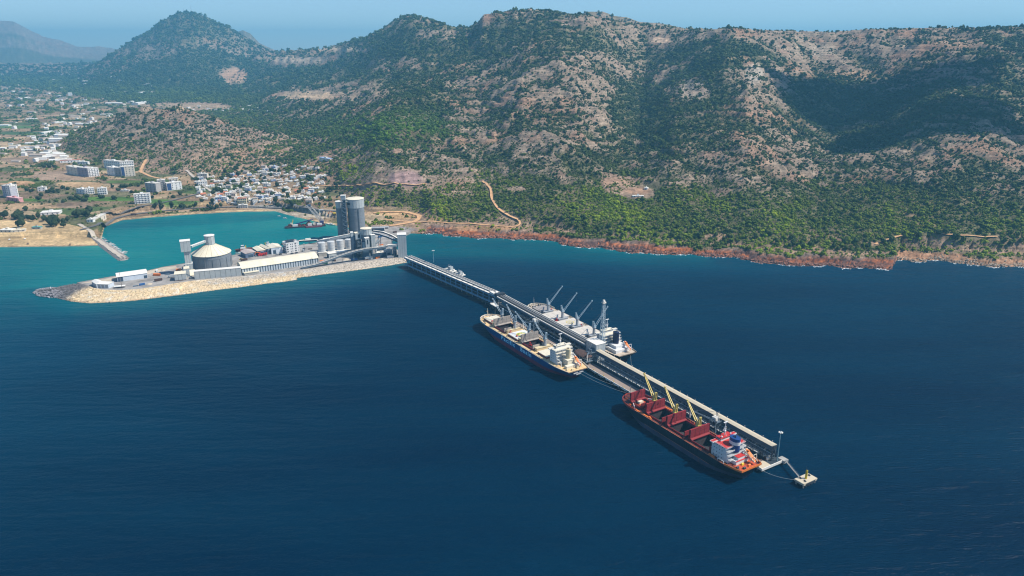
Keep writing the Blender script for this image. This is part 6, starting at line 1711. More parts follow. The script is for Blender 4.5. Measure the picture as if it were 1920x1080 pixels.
for k in range(8): part('roof_panel', MB().extrude_x(prof + [(25.8, 9.2), (-.8, 9.2)], -.8 + k * (Ln + 1.6) / 8, -.8 + (k + 1) * (Ln + 1.6) / 8 - .06), M_WROOF, hg)
for (p0, p1, dp, hh, lab) in (((173, 535), (182, 540.5), 12, 7.5, 'leftmost small white gabled shed near the mole tip'), ((183, 540), (204, 541), 15, 7.5, 'small white gabled shed with three grey doors beside the hangar')):
    A, an, Ln = between(*p0, *p1); s_ = thing('shed', lab, 'shed', (*A, GZ), an)
    if Ln < 12: Ln = 13
    part('wall', MB().box(0, 0, 0, Ln, dp, hh), M_HANGW, s_)
    rr = gable(MB(), -.6, Ln + .6, -.6, dp + .6, hh + .3, hh + 2.8); part('roof', rr, M_WROOF, s_)
    for k in range(3): part('door', MB().box(Ln * (k + .15) / 3, -.12, 0, Ln * (k + .85) / 3, -.01, hh - 1.5), M_GREYP, s_)
A = P(214, 540, GZ); s_ = thing('canopy', 'low white flat canopy at the water edge beside the small sheds', 'canopy', (*A, GZ), BA - .1)
part('canopy_roof', MB().box(0, -4, 2.6, 18, 4, 3.1), M_WROOF, s_)
for x in (1, 9, 17):
    for y in (-3.6, 3.6): part('post', MB().box(x - .2, y - .2, 0, x + .2, y + .2, 2.6), M_DARK, s_)
A = P(238, 525.5, GZ); s_ = thing('rubber_boats', 'red and orange covered floats lined up outside the hangar', 'floats', (*A, GZ), BA + .05)
part('float', MB().cyl((0, 0, 1.5), (12, 0, 1.5), 1.5, 1.5, 12).cyl((-1.2, 0, 1.6), (0, 0, 1.5), .4, 1.5, 12), M_REDP, s_); part('float', MB().cyl((12.2, 0, 1.6), (21, 0, 1.6), 1.6, 1.6, 12).cyl((21, 0, 1.6), (22.2, 0, 1.6), 1.6, .5, 12), mat('orange_brown', (.55, .16, .06), .6), s_)
part('cradle', MB().box(0, -1.2, 0, 21, 1.2, .4), M_DARK, s_)
A = P(229, 541, GZ); h = at(229, 507, A[1])[2] - GZ; s_ = thing('flagpole', 'thin pole standing in front of the hangar', 'pole', (*A, GZ)); part('shaft', MB().cyl((0, 0, 0), (0, 0, h), .35, .2, 8), M_RUST, s_); part('finial', MB().cb(0, 0, h + .3, .6, .6, .6), M_PALE, s_)
A = P(96, 545, 3); s_ = thing('harbour_beacon', 'small white beacon on the dark stones at the mole tip', 'beacon', (A[0], A[1], 3.2)); part('base', MB().cyl((0, 0, -1), (0, 0, 1.6), 2.0, 1.6, 10), M_WHITE, s_); part('lantern_post', MB().cyl((0, 0, 1.6), (0, 0, 6), .8, .6, 10).cyl((0, 0, 6), (0, 0, 7), .9, .2, 10), M_WHITE, s_)

def vehicle(px, py, z, label, body, rz=0, kind='car', zz=None):
    X, Y = P(px, py, z); r = thing('parked_car' if kind == 'car' else 'truck', label, kind, (X, Y, zz if zz is not None else z), rz)
    L_, w_, h_ = (6, 2.6, 1.3) if kind == 'car' else (13, 3.4, 1.4)
    part('body', MB().box(0, -w_ / 2, .5, L_, w_ / 2, h_ + .5) if kind == 'car' else MB().box(0, -w_ / 2, .8, L_ - 3.4, w_ / 2, 4.4), body, r)
    if kind == 'car': part('cabin', MB().add([(1.1, -w_ / 2 + .2, 1.8), (4.7, -w_ / 2 + .2, 1.8), (4.7, w_ / 2 - .2, 1.8), (1.1, w_ / 2 - .2, 1.8), (1.8, -w_ / 2 + .4, 2.7), (4.0, -w_ / 2 + .4, 2.7), (4.0, w_ / 2 - .4, 2.7), (1.8, w_ / 2 - .4, 2.7)], [(0, 3, 2, 1), (4, 5, 6, 7), (0, 1, 5, 4), (1, 2, 6, 5), (2, 3, 7, 6), (3, 0, 4, 7)]), M_GLASS, r)
    else: part('cab', MB().box(L_ - 3.2, -w_ / 2, .8, L_, w_ / 2, 4.0), body, r); part('windscreen', MB().box(L_, -w_ / 2 + .3, 2.4, L_ + .06, w_ / 2 - .3, 3.7), M_GLASS, r)
    for x in (1.2, L_ - 1.3):
        for y in (-w_ / 2, w_ / 2): part('wheel', MB().cyl((x, y - .25, .62), (x, y + .25, .62), .62, .62, 10), M_DARK, r)
    return r
vehicle(316, 521, GZ, 'grey lorry parked in the open yard left of the small panelled box', M_GREYP, BA + .3, 'truck')

# four plinth silos
sil = [(603, 480, 454.5), (620.5, 478, 452.5), (637.5, 476, 450), (653.5, 474, 448.5)]
for i, (px, pyb, pyt) in enumerate(sil):
    A = P(px, pyb, GZ); zt = at(px, pyt, A[1] + 6)[2]; zb_ = GZ + 7.5
    s_ = thing('storage_silo', ('leftmost of the four squat grey silos beside the office yard', 'second from left of the four squat grey silos', 'third from left of the four squat grey silos', 'rightmost of the four squat grey silos next to the dark stair tower')[i], 'silo', (A[0], A[1] + 7, GZ), BA, 'squat grey silos in a row')
    part('barrel', MB().lathe([(7.3, 7.5), (7.3, zt - GZ - 1.2), (7.5, zt - GZ - 1.1), (7.5, zt - GZ - .4), (4.5, zt - GZ + .4), (.05, zt - GZ + .7)], 28), M_SILOP, s_, smooth=False)
    part('plinth', MB().box(-8.5, -8.5, 0, 8.5, 8.5, 7.2), M_CONC if i == 0 else M_NAVY, s_); part('plinth_slab', MB().box(-9, -9, 7.2, 9, 9, 7.6), M_PALE, s_)
    part('roof_vent', MB().cyl((1, 0, zt - GZ + .5), (1, 0, zt - GZ + 2), .8, .8, 8), M_GREYP, s_)
    for z in (14, 19): part('hoop', MB().lathe([(7.3, z), (7.45, z), (7.45, z + .3), (7.3, z + .3)], 28), M_GREYP, s_)
A, an, Ln = between(617, 484.5, 652, 479); s_ = thing('loading_shed', 'grey flat roofed loading shed in front of the squat silos', 'shed', (*A, GZ), an)
part('wall', MB().box(0, 0, 0, Ln, 11, 9), M_CLAD, s_); part('end_wall', MB().box(-.3, -.02, 0, -.01, 11, 9), M_NAVY, s_); part('roof', MB().box(-.8, -.8, 9, Ln + .8, 11.5, 9.8), M_WROOF, s_)
part('base_opening', MB().box(2, -.1, 0, Ln - 2, -.01, 3.4), M_NAVY, s_)

# office block
A, an, Ln = between(538, 475.5, 562, 471.5); s_ = thing('office_building', 'white four storey office block with small dark windows on the harbour quay', 'building', (*A, GZ), an)
Ho = 21
part('wall', MB().box(0, 0, 0, Ln, 20, Ho), M_WHITE, s_); part('parapet', MB().box(-.3, -.3, Ho, Ln + .3, 0, Ho + 1.2).box(-.3, 20, Ho, Ln + .3, 20.3, Ho + 1.2).box(-.3, 0, Ho, 0, 20, Ho + 1.2).box(Ln, 0, Ho, Ln + .3, 20, Ho + 1.2), M_WHITE, s_)
part('roof_canopy', MB().box(3, 4, Ho + 2.6, Ln - 5, 17, Ho + 3.2).box(4, 5, Ho, 5, 6, Ho + 2.6).box(Ln - 7, 15, Ho, Ln - 6, 16, Ho + 2.6), M_DARK, s_)
for r_ in range(4):
    for xx, w_ in ((2.6, 3.6), (9.5, 1.6), (13, 1.6), (19.5, 3.4), (Ln - 2.4, 1.2)):
        part('window', MB().box(xx - w_ / 2 if w_ > 1.3 else xx, -.12, 2.2 + r_ * 4.9, xx + w_ / 2, -.01, 4.4 + r_ * 4.9), M_GLASS, s_)
for r_ in range(4):
    for k in range(4): part('window', MB().box(-.12, 2 + k * 4.6, 2.2 + r_ * 4.9, -.01, 4.6 + k * 4.6, 4.4 + r_ * 4.9), M_GLASS, s_)
# quayside workshops
def workshop(p0, p1, dp, hh, label, wall, roof, door=None, rise=3.0):
    A, an, Ln = between(*p0, *p1); s_ = thing('warehouse', label, 'warehouse', (*A, GZ), an)
    part('wall', MB().box(0, 0, 0, Ln, dp, hh), wall, s_)
    # ridge runs away from the harbour road: swap axes by drawing the gable along y
    ym = Ln / 2; n_ = 4
    for k in range(n_):
        y0_, y1_ = -.6 + k * (dp + 1.2) / n_, -.6 + (k + 1) * (dp + 1.2) / n_ - .08
        mb_ = MB().add([(-.6, y0_, hh), (ym, y0_, hh + rise), (Ln + .6, y0_, hh), (-.6, y1_, hh), (ym, y1_, hh + rise), (Ln + .6, y1_, hh)], [(0, 1, 2), (3, 5, 4), (0, 3, 4, 1), (1, 4, 5, 2), (0, 2, 5, 3)])
        part('roof_panel', mb_, roof, s_)
    if door: part('door', MB().box(Ln * door[0], -.12, 0, Ln * door[1], -.01, hh * .62), M_NAVY, s_)
    part('ridge_window', MB().box(Ln * .3, -.12, hh * .72, Ln * .7, -.01, hh * .85), M_BLUEG, s_)
    return s_
workshop((461, 484), (481, 480.5), 28, 9, 'dark grey gabled warehouse with pinkish roof nearest the tug', mat('slate_blue_wall', (.12, .16, .24), .7), mat('pinkish_roof', (.48, .40, .37), .7), (.25, .7))
workshop((484, 480), (500, 477.5), 34, 10, 'cream roofed workshop behind the red machinery', M_NAVY, M_SHEDR)
workshop((501, 477.5), (509, 476), 36, 12, 'narrow cream roofed warehouse between two workshops', M_NAVY, M_SHEDR)
workshop((509.5, 477), (530, 474), 30, 13, 'white gabled warehouse with dark door left of the office block', M_HANGW, M_CREAM2, (.15, .42))
A = P(484, 481, GZ); s_ = thing('loader_machine', 'bright red machinery with orange arm parked by the warehouses', 'machine', (*A, GZ), BA)
part('body', MB().box(0, 0, .8, 10, 4, 5).box(2, 0, 5, 5, 4, 8), M_REDP, s_); part('arm', MB().bar((3, 2, 7.5), (-4, 2, 9), 1.2).bar((-4, 2, 9), (-6, 2, 4), .9), M_ORANGE, s_); part('hopper', MB().cyl((12, 2, 1), (12, 2, 5.5), 1.4, 3, 10).cyl((16, 2, 1), (16, 2, 5.5), 1.4, 2.6, 10), M_REDP, s_)
for k in range(3): part('wheel', MB().cyl((1 + 4 * k, -.4, 1), (1 + 4 * k, .2, 1), 1, 1, 10), M_DARK, s_)
for k, (px, py, c_, lab) in enumerate(((545, 476.5, M_DARK, 'dark car parked in front of the white office block'), (553, 475.3, M_DARK, 'second dark car parked in front of the white office block'), (516, 478.5, M_GREYP, 'grey car outside the white gabled warehouse'), (523, 478, M_DARK, 'dark car outside the white gabled warehouse'), (567, 468, M_DARK, 'dark car at the right corner of the office block'), (449, 487, M_GOLD, 'yellow digger sized vehicle on the quay beside the dome'), (475, 482, M_GREYP, 'grey car beside the dark grey warehouse'))):
    vehicle(px, py, GZ, lab, c_, BA + .2)

# boats
def boat(name, label, X, Y, L_, B_, hull, house, rz, group=None, tug=False, cat='boat', trim=None):
    r = thing(name, label, cat, (X, Y, 0), rz, group)
    def ring(z, k): return [(L_ * .5 * x * k if x > 0 else L_ * .5 * x, B_ * .5 * y * (k if abs(y) else 1), z) for x, y in ((-1, -.8), (-.2, -1), (.45, -.85), (.85, -.35), (1, 0), (.85, .35), (.45, .85), (-.2, 1), (-1, .8))]
    h_ = B_ * (.42 if tug else .28); a_, b_ = ring(-.4, .86), ring(h_, 1); n = len(a_)
    part('hull', MB().add(a_ + b_, [(i, (i + 1) % n, (i + 1) % n + n, i + n) for i in range(n)] + [tuple(reversed(range(n)))]), hull, r)
    part('deck', MB().add([(x * .96, y * .94, h_ - .25) for x, y, z in b_], [tuple(range(n))]), trim or M_CREAM2, r)
    part('cabin', MB().box(-L_ * .12, -B_ * .26, h_ - .2, L_ * .18, B_ * .26, h_ + B_ * .28), house, r)
    if tug:
        part('wheelhouse', MB().box(-L_ * .04, -B_ * .2, h_ + B_ * .28, L_ * .13, B_ * .2, h_ + B_ * .62), house, r); part('windows', MB().box(-L_ * .05, -B_ * .21, h_ + B_ * .42, L_ * .14, B_ * .21, h_ + B_ * .54), M_GLASS, r)
        part('funnel', MB().cyl((-L_ * .14, 0, h_ + .5), (-L_ * .14, 0, h_ + B_ * .55), B_ * .09, B_ * .08, 8), M_GOLD, r); part('mast', MB().cyl((L_ * .02, 0, h_ + B_ * .6), (L_ * .02, 0, h_ + B_ * 1.35), .25, .12, 6), M_DARK, r)
        part('tyre_fender', MB().bar((-L_ * .3, -B_ * .5, h_ - .6), (L_ * .2, -B_ * .49, h_ - .6), .7), M_DARK, r)
    else: part('windscreen', MB().box(L_ * .18, -B_ * .22, h_ + .1, L_ * .2, B_ * .22, h_ + B_ * .24), M_GLASS, r)
    return r
for (px, py, L_, B_, lab, hl) in ((455, 472, 34, 12, 'red hulled tug with white wheelhouse moored by the warehouses', M_REDP), (500, 465, 30, 11, 'tug with red bow mostly hidden behind the cream workshop', M_DARK), (478, 470, 16, 6, 'small white launch between the two tugs', M_WHITE), (538, 459, 26, 8, 'dark workboat moored behind the office block', M_DARK), (447, 476.5, 15, 5, 'small white boat nearest the domed silo', M_WHITE)):
    X, Y = P(px, py, 0); boat('tugboat' if L_ > 20 else 'motor_boat', lab, X, Y + 6, L_, B_, hl, M_WHITE, BA + (math.pi if px == 455 else 0), tug=L_ > 20, cat='tug' if L_ > 20 else 'boat', trim=M_RUST)
X, Y = P(575, 453, 0); boat('workboat', 'low grey barge with pale cabin moored at the back quay', X, Y + 8, 40, 9, M_DARK, M_PALE, BA, tug=False, cat='barge')

# concrete silos and their stair tower
A = P(669, 446, GZ); zt = at(669, 371, A[1] + 8)[2]
Rb = 19.0
bg_ = thing('concrete_silo', 'tallest broad concrete silo with panelled crown right of the stair tower', 'silo', (A[0], A[1] + 10, GZ), .15)
hs_ = at(668, 372, A[1] + 10)[2] - GZ; hb_ = at(668, 391, A[1] - 8)[2] - GZ
part('barrel', MB().lathe([(Rb - .8, 0), (Rb - .8, hb_)], 48), M_SILO, bg_, fix=False)
for k in range(9): part('pour_ring', MB().lathe([(Rb - .8, 8 * k + 4), (Rb - .62, 8 * k + 4.1), (Rb - .62, 8 * k + 4.4), (Rb - .8, 8 * k + 4.5)], 48), M_SILO, bg_)
N_ = 18
for k in range(N_):
    a0, a1 = 2 * math.pi * (k + .02) / N_, 2 * math.pi * (k + .98) / N_
    part('crown_panel', MB().add([(r_ * math.cos(a), r_ * math.sin(a), z) for z in (hb_, hs_) for a, r_ in ((a0, Rb), (a1, Rb), (a1, Rb - .4), (a0, Rb - .4))], [(0, 1, 5, 4), (1, 2, 6, 5), (2, 3, 7, 6), (3, 0, 4, 7), (4, 5, 6, 7), (3, 2, 1, 0)]), M_CLAD, bg_)
part('crown_core', MB().cyl((0, 0, hb_), (0, 0, hs_ - .3), Rb - .45, Rb - .45, 40), M_CLADJ, bg_)
part('roof', MB().lathe([(Rb + .5, hs_), (Rb + .5, hs_ + .5), (.05, hs_ + 3)], 40), M_SHEDR, bg_)
part('roof_opening', MB().bar((-Rb * .86, -Rb * .6, hs_ - 9), (-Rb * .6, -Rb * .86, hs_ - 9), 1.4, 5), M_DARK, bg_)
part('downpipe', MB().cyl((6.5, -Rb + .8, 0), (6.5, -Rb + .8, hb_), .6, .6, 8), M_NAVY, bg_)
A = P(638, 446.4, GZ); hs2 = at(638, 378, A[1] + 6)[2] - GZ; hb2 = at(638, 391, A[1])[2] - GZ
sm = thing('concrete_silo', 'narrower shaded concrete silo left of the stair tower', 'silo', (A[0] + 2, A[1] + 9, GZ), 0)
part('barrel', MB().lathe([(8.4, 0), (8.4, hb2)], 32), M_SILO, sm, fix=False)
part('crown', MB().lathe([(9.2, hb2), (9.2, hs2)], 12), M_CLAD, sm, fix=False); part('roof', MB().lathe([(9.6, hs2), (9.6, hs2 + .5), (.05, hs2 + 1.6)], 24), M_WROOF, sm)
part('crown_floor', MB().cyl((0, 0, hb2 - .4), (0, 0, hb2 - .02), 9.3, 9.3, 24), M_DARK, sm)
st = thing('stair_tower', 'open steel stair tower with a grey box on top between the tall silos', 'stair tower', (P(648, 449, GZ)[0], P(648, 449, GZ)[1] + 6, GZ), .05)
ht = at(648, 374, P(648, 449, GZ)[1] + 6)[2] - GZ
mb_ = MB(); lattice(mb_, (0, 0, 0), (0, 0, ht), 9.5, 9.5, 14, .6); part('steel_frame', mb_, M_STEEL2, st)
for k in range(18):
    z = ht * (k + .5) / 18; part('stair_flight', MB().bar((-4 if k % 2 else 4, -4, z - 2), (4 if k % 2 else -4, -4, z + 2), 1.6, .5), M_BLUEG, st); 
for k in range(9): part('landing', MB().box(-4.5, -4.5, ht * k / 9, 4.5, 4.5, ht * k / 9 + .3), M_NAVY, st)
part('elevator_casing', MB().box(-3, 2, 0, 3, 4.6, ht), M_NAVY, st)
part('top_box', MB().box(-5, -4, ht, 5, 5, ht + 9), M_CLAD, st); part('top_box_roof', MB().box(-5.6, -4.6, ht + 9, 5.6, 5.6, ht + 9.6), M_WROOF, st)
part('gangway', MB().bar((-8, -2, ht - 2), (-5, -2, ht - 2), 2, .4).bar((5, -2, ht - 4), (9, -2, ht - 4), 2, .4), M_PALE, st)

# middle tower group
A = P(672, 483, GZ); mt = thing('process_tower', 'dark stair tower with pale box heads in the middle of the terminal', 'tower', (*A, GZ), BA)
def zpx(px, py, D): return at(px, py, D)[2] - GZ
hA = zpx(668, 437, A[1] + 5)
part('column', MB().box(-11, 2, 0, -3, 12, hA - 6), M_NAVY, mt)
mb_ = MB(); lattice(mb_, (3, 3, 0), (3, 3, hA - 12), 8, 8, 10, .55); part('stair_frame', mb_, M_STEEL2, mt)
for k in range(10): part('stair_flight', MB().bar((0, -1, 4 * k + 2), (6, -1, 4 * k + 5) if k % 2 else (6.01, -1, 4 * k - 1), 1.3, .4), M_BLUEG, mt)
part('shaft', MB().box(-1, 7.2, 0, 8, 14, hA - 8), M_NAVY, mt)
clad_box(mt, -3, 0, 9, 12, hA - 12, hA + .5, M_CLAD, M_SHEDR, 4)
part('opening', MB().box(2, -.2, hA - 9, 6, -.05, hA - 2), M_DARK, mt)
part('side_head', MB().box(-11, 4, hA - 12, -6, 12, hA + 2), M_CLAD, mt); part('side_head_roof', MB().box(-11.5, 3.5, hA + 2, -5.5, 12.5, hA + 2.5), M_WROOF, mt)
A2 = P(687, 484, GZ); cy = thing('clad_silo', 'round pale silo with panelled crown beside the dark stair tower', 'silo', (A2[0], A2[1] + 14, GZ), 0)
hc = zpx(687, 428, A2[1] + 14); hcb = zpx(687, 441, A2[1] + 4)
part('barrel', MB().lathe([(10.2, 0), (10.2, hcb)], 32), M_SILO, cy, fix=False)
for k in range(14):
    a0, a1 = 2 * math.pi * (k + .04) / 14, 2 * math.pi * (k + .96) / 14
    part('crown_panel', MB().add([(r_ * math.cos(a), r_ * math.sin(a), z) for z in (hcb, hc) for a, r_ in ((a0, 11), (a1, 11), (a1, 10.7), (a0, 10.7))], [(0, 1, 5, 4), (1, 2, 6, 5), (2, 3, 7, 6), (3, 0, 4, 7), (4, 5, 6, 7), (3, 2, 1, 0)]), M_CLAD, cy)
part('crown_core', MB().cyl((0, 0, hcb), (0, 0, hc - .3), 10.6, 10.6, 28), M_CLADJ, cy); part('roof', MB().lathe([(11.5, hc), (11.5, hc + .5), (.05, hc + 1.8)], 28), M_SHEDR, cy)
A3 = P(690, 486, GZ); bx_ = thing('filter_house', 'blue grey filter house with gabled pale head and dark slot', 'building', (*A3, GZ), BA)
hf = zpx(690, 446, A3[1])
part('body', MB().box(-9, 0, 0, 3, 10, hf - 8), M_STEEL, bx_); clad_box(bx_, -3, -1, 5, 9, hf - 20, hf - 1, M_CLAD, M_WROOF, 4); part('slot', MB().box(5.0, 3, hf - 13, 5.12, 6, hf - 4), M_DARK, bx_)
part('slot', MB().box(0, -1.13, hf - 13, 2.4, -1.01, hf - 4), M_DARK, bx_)
A3 = P(702, 483, GZ); bx_ = thing('filter_house', 'smaller pale filter house with ducts right of the gabled head', 'building', (*A3, GZ), BA); hf = zpx(702, 441, A3[1])
clad_box(bx_, -4, 0, 4, 9, hf - 24, hf, M_CLAD, M_WROOF, 4); part('duct', MB().cyl((5.5, 3, hf - 18), (12, 3, hf - 12), 2, 3.2, 12).cyl((5, 3, 2), (5, 3, hf - 18), 1.6, 1.6, 10), M_CLAD, bx_)
fr_ = MB()
for x in (-3.5, 3.5):
    for y in (1, 8): fr_.bar((x, y, 0), (x, y, hf - 24), .8)
part('leg_frame', fr_, M_STEEL2, bx_)
for k, (px, py, sx, sy, sz, lab) in enumerate(((712, 482, 26, 12, 9, 'blue sided flat building under the conveyors near the shore tower'), (692, 487, 15, 7, 5, 'low pale tank base at the foot of the filter house'), (730, 479, 13, 9, 11, 'pale plant room cluttered with pipes left of the shore tower'), (741, 478, 7, 6, 16, 'narrow pale chute house left of the shore tower'), (716, 476, 18, 10, 14, 'grey plant building behind the curved conveyor'))):
    A = P(px, py, GZ); r = thing('plant_building', lab, 'building', (*A, GZ), BA)
    part('wall', MB().box(-sx / 2, 0, 0, sx / 2, sy, sz), M_STEEL if k in (0, 4) else M_CLAD, r); part('roof', MB().box(-sx / 2 - .5, -.5, sz, sx / 2 + .5, sy + .5, sz + .5), M_PALE, r)
    part('roof_duct', MB().cyl((-sx * .3, sy * .5, sz + 1.4), (sx * .3, sy * .5, sz + 1.4), .9, .9, 10).cb(sx * .2, sy * .3, sz + 1.6, 2.4, 2, 2.2), M_PALE, r)
    part('opening', MB().box(-sx * .3, -.12, 0, sx * .2, -.01, sz * .55), M_NAVY, r)
# shore transfer tower
A, an, Ln = between(747, 483.5, 765, 482.5); s7 = thing('transfer_tower', 'tall pale transfer tower where the trestle bridge leaves the shore', 'tower', (A[0], A[1], GZ), BA - .25)
h7 = zpx(760, 441, A[1]) 
clad_box(s7, 0, 0, 17.5, 20, 0, h7, M_CLAD, M_WROOF, 4.4)
part('painted_shade_wall', MB().box(-.12, .3, .2, -.01, 19.7, h7 - .2), M_STEEL, s7)  # darker sheet over the left face stands in for its shade
# conveyors built through surveyed points: (px, py of its roof, py of the ground under it)
def conveyor(pts, label, w=3.4, hgt=2.6, legs=4, name='conveyor', roof=None, side=None, open_top=False):
    W3 = []
    for px, py, gy in pts:
        X, Y = P(px, gy, GZ); W3.append(Vector((X, Y, at(px, py, Y)[2])))
    o0 = W3[0].copy(); r = thing(name, label, 'conveyor', (o0.x, o0.y, GZ), 0)
    k_ = 0
    for a, b in zip(W3[:-1], W3[1:]):
        n_ = max(1, int((b - a).length / 9))
        for i in range(n_):
            p = a.lerp(b, i / n_); q_ = a.lerp(b, (i + 1) / n_); p = Vector((p.x - o0.x, p.y - o0.y, p.z - GZ)); q_ = Vector((q_.x - o0.x, q_.y - o0.y, q_.z - GZ))
            dn = (q_ - p).normalized(); e = dn * .15
            sd = dn.cross(Vector((0, 0, 1))).normalized() * (w * .42)
            part('roof_panel', MB().bar(p, q_ - e, w, .35), roof or M_PALE, r)
            part('side_panel', MB().bar(p + sd - Vector((0, 0, hgt * .5)), q_ + sd - e - Vector((0, 0, hgt * .5)), .25, hgt * .8), side or M_STEEL2, r)
            part('floor_panel', MB().bar(p - Vector((0, 0, hgt)), q_ - e - Vector((0, 0, hgt)), w, .4), M_STEEL2, r)
            if open_top: part('inner_belt', MB().bar(p + Vector((0, 0, .25)), q_ - e * 4 + Vector((0, 0, .25)), w * .42, .2), M_DARK, r)
            k_ += 1
            if k_ % legs == 2 and p.z > 4:
                lg = MB().bar((p.x - .9, p.y - .9, 0), (p.x - .3, p.y - .6, p.z - hgt), .6).bar((p.x + .9, p.y + .9, 0), (p.x + .3, p.y + .6, p.z - hgt), .6)
                for z in (p.z * .3, p.z * .6): lg.bar((p.x - .8, p.y - .8, z), (p.x + .8, p.y + .8, z), .35)
                part('trestle_leg', lg, M_STEEL2, r)
    return r
conveyor([(566, 500, 504), (590, 495, 500.5), (612, 488, 497.5), (635, 479.5, 494.5), (655, 473, 492), (672, 468.5, 490), (690, 465, 488), (710, 463, 486), (727, 460, 484)], 'long curved conveyor climbing from the storage shed towards the shore tower', 7, 3.4, 4, open_top=True)
conveyor([(728, 459, 484), (752, 456.5, 482)], 'short straight covered conveyor entering the shore tower', 7.5, 4, 3, side=M_CLAD)
conveyor([(596, 451, 470), (620, 446, 470), (640, 442, 469), (660, 438, 468)], 'inclined pale conveyor gallery rising behind the squat silos', 5, 6, 3, side=M_CLAD)
conveyor([(572, 450.5, 457), (596, 449, 457)], 'low straight conveyor along the back quay', 4, 3, 3, side=M_NAVY)
conveyor([(700, 435.5, 478), (715, 438.5, 478), (730, 443.5, 479), (746, 450.5, 481)], 'dark curved conveyor dropping to the back of the shore tower', 4, 3, 3, side=M_NAVY, roof=M_GREYP)
conveyor([(702, 431.5, 470), (720, 434, 471), (736, 440, 473), (748, 447, 476)], 'upper dark conveyor curving behind the shore tower', 3, 2.5, 3, side=M_NAVY, roof=M_PALE)
for k, (px, py, lab) in enumerate(((645, 444, 'pale gabled cover over the back conveyor next to the tall silo'), (612, 448, 'flat white cover at the foot of the inclined conveyor'))):
    A = P(px, 462, GZ); z_ = zpx(px, py, A[1]); r = thing('machine_cover', lab, 'cover', (*A, GZ), BA); part('roof', gable(MB(), -6, 8, -4, 4, z_, z_ + 2), M_WROOF, r); part('post', MB().box(-5, -3, 0, -4.4, -2.4, z_ - .4), M_STEEL2, r); part('post', MB().box(6, -3, 0, 6.6, -2.4, z_ - .4), M_STEEL2, r); part('wall', MB().box(-5.5, -2, z_ - 6, 7.5, 2, z_ - .3), M_STEEL2, r)
for k, (px, py) in enumerate(((613, 495), (642, 492), (672, 489), (586, 496), (571, 470))):
    A = P(px, py, GZ); r = thing('yard_lamp', 'thin lamp post ' + ('by the end of the storage shed', 'in front of the loading shed', 'below the dark stair tower', 'beside the roof corner of the storage shed', 'on the open yard right of the office block')[k], 'lamp post', (*A, GZ), 0, 'lamp posts in the terminal yard'); part('shaft', MB().cyl((0, 0, 0), (0, 0, 15), .3, .2, 6), M_DARK, r); part('lamp_head', MB().cb(0, 0, 15.2, 2, .8, .5), M_PALE, r)
# dark low sheds behind
for (px, py, sx, sy, sz, lab, wl) in ((709, 437.5, 30, 14, 7, 'dark blue low shed with white ends behind the terminal', M_NAVY), (704, 428, 20, 8, 4, 'rusty stacked material behind the dark blue shed', M_RUST), (722, 429, 15, 8, 3, 'low dark stacks on the grey yard by the orange bank', M_DARK), (676, 405, 16, 9, 6, 'dark shed half hidden right of the tall silo', M_NAVY)):
    X, Y, Z = on(px, py); r = thing('yard_shed', lab, 'shed', (X, Y, max(Z, 4.9)), .1); part('wall', MB().box(-sx / 2, 0, -2, sx / 2, sy, sz), wl, r); part('roof', gable(MB(), -sx / 2 - .5, sx / 2 + .5, -.5, sy + .5, sz + .2, sz + 2), M_GREYP if wl is not M_RUST else M_BROWN, r); part('end_panel', MB().box(sx / 2 + .01, 1, 0, sx / 2 + .2, sy - 1, sz - .5), M_WHITE, r)
# ------------------------------------------------------------------ pier of the small-boat harbour
arr = resample([P(*p, 2.6) for p in ((150, 430), (163, 438), (178, 447), (195, 459), (210, 470), (222, 479), (230, 484))], 40)
tag(ribbon('pier', arr, 8.5, M_DUST, 0, hz=4.3), kind='structure')
sk = MB()
for i in range(39):
    a, b = arr[i], arr[i + 1]; d = (b - a) / np.linalg.norm(b - a); n_ = np.array([-d[1], d[0]])
    for w0, z0, w1, z1 in ((4.2, 4.25, 13, -1.5), (-4.2, 4.25, -11, -1.5)):
        sk.add([(*(a + n_ * w0), z0), (*(b + n_ * w0), z0), (*(b + n_ * w1), z1), (*(a + n_ * w1), z1)], [(0, 1, 2, 3)])
e_ = arr[-1]; sk.cyl((e_[0], e_[1], -2), (e_[0], e_[1], 3.9), 13, 5, 14)
tag(part('pier_slope', sk, mat('pier_stone', (.27, .245, .225), .95, var=.35, scale=.5)), kind='structure')
q = random.Random(21)
blab = ['white motor boat moored nearest the shore along the pier', 'white boat second from the shore along the pier', 'long white boat third from the shore along the pier', 'blue boat moored at the middle of the pier', 'teal boat next to the blue boat at the pier', 'white boat with dark cabin beyond the teal boat', 'white boat moored at the widest group on the pier', 'pale fishing boat past the middle of the pier',
        'white boat with tan deck along the outer pier', 'grey boat among the outer pier moorings', 'white cruiser along the outer pier', 'small white boat squeezed between two cruisers', 'pale boat third from the pier head', 'white boat second from the pier head', 'white boat nearest the pier head', 'outermost pair boat lying off the pier head']
bp_ = [(178, 440), (183, 443), (189, 446), (196, 449.5), (199, 452), (204, 455), (207, 458), (211, 459.5), (213, 462.5), (216, 464), (219, 466.5), (222, 468), (223, 471), (226, 474), (231, 475.5), (233, 473)]
for i, ((px, py), lab) in enumerate(zip(bp_, blab)):
    X, Y = P(px, py, 0); hl = {3: mat('boat_blue', (.03, .10, .25), .5), 4: mat('boat_teal', (.05, .28, .33), .5), 9: M_GREYP}.get(i, M_WHITE)
    boat('motor_boat', lab, X, Y, q.uniform(11, 16), q.uniform(3.6, 4.8), hl, M_WHITE if i != 5 else M_DARK, math.radians(10) + q.uniform(-.1, .15), 'boats moored along the small pier')
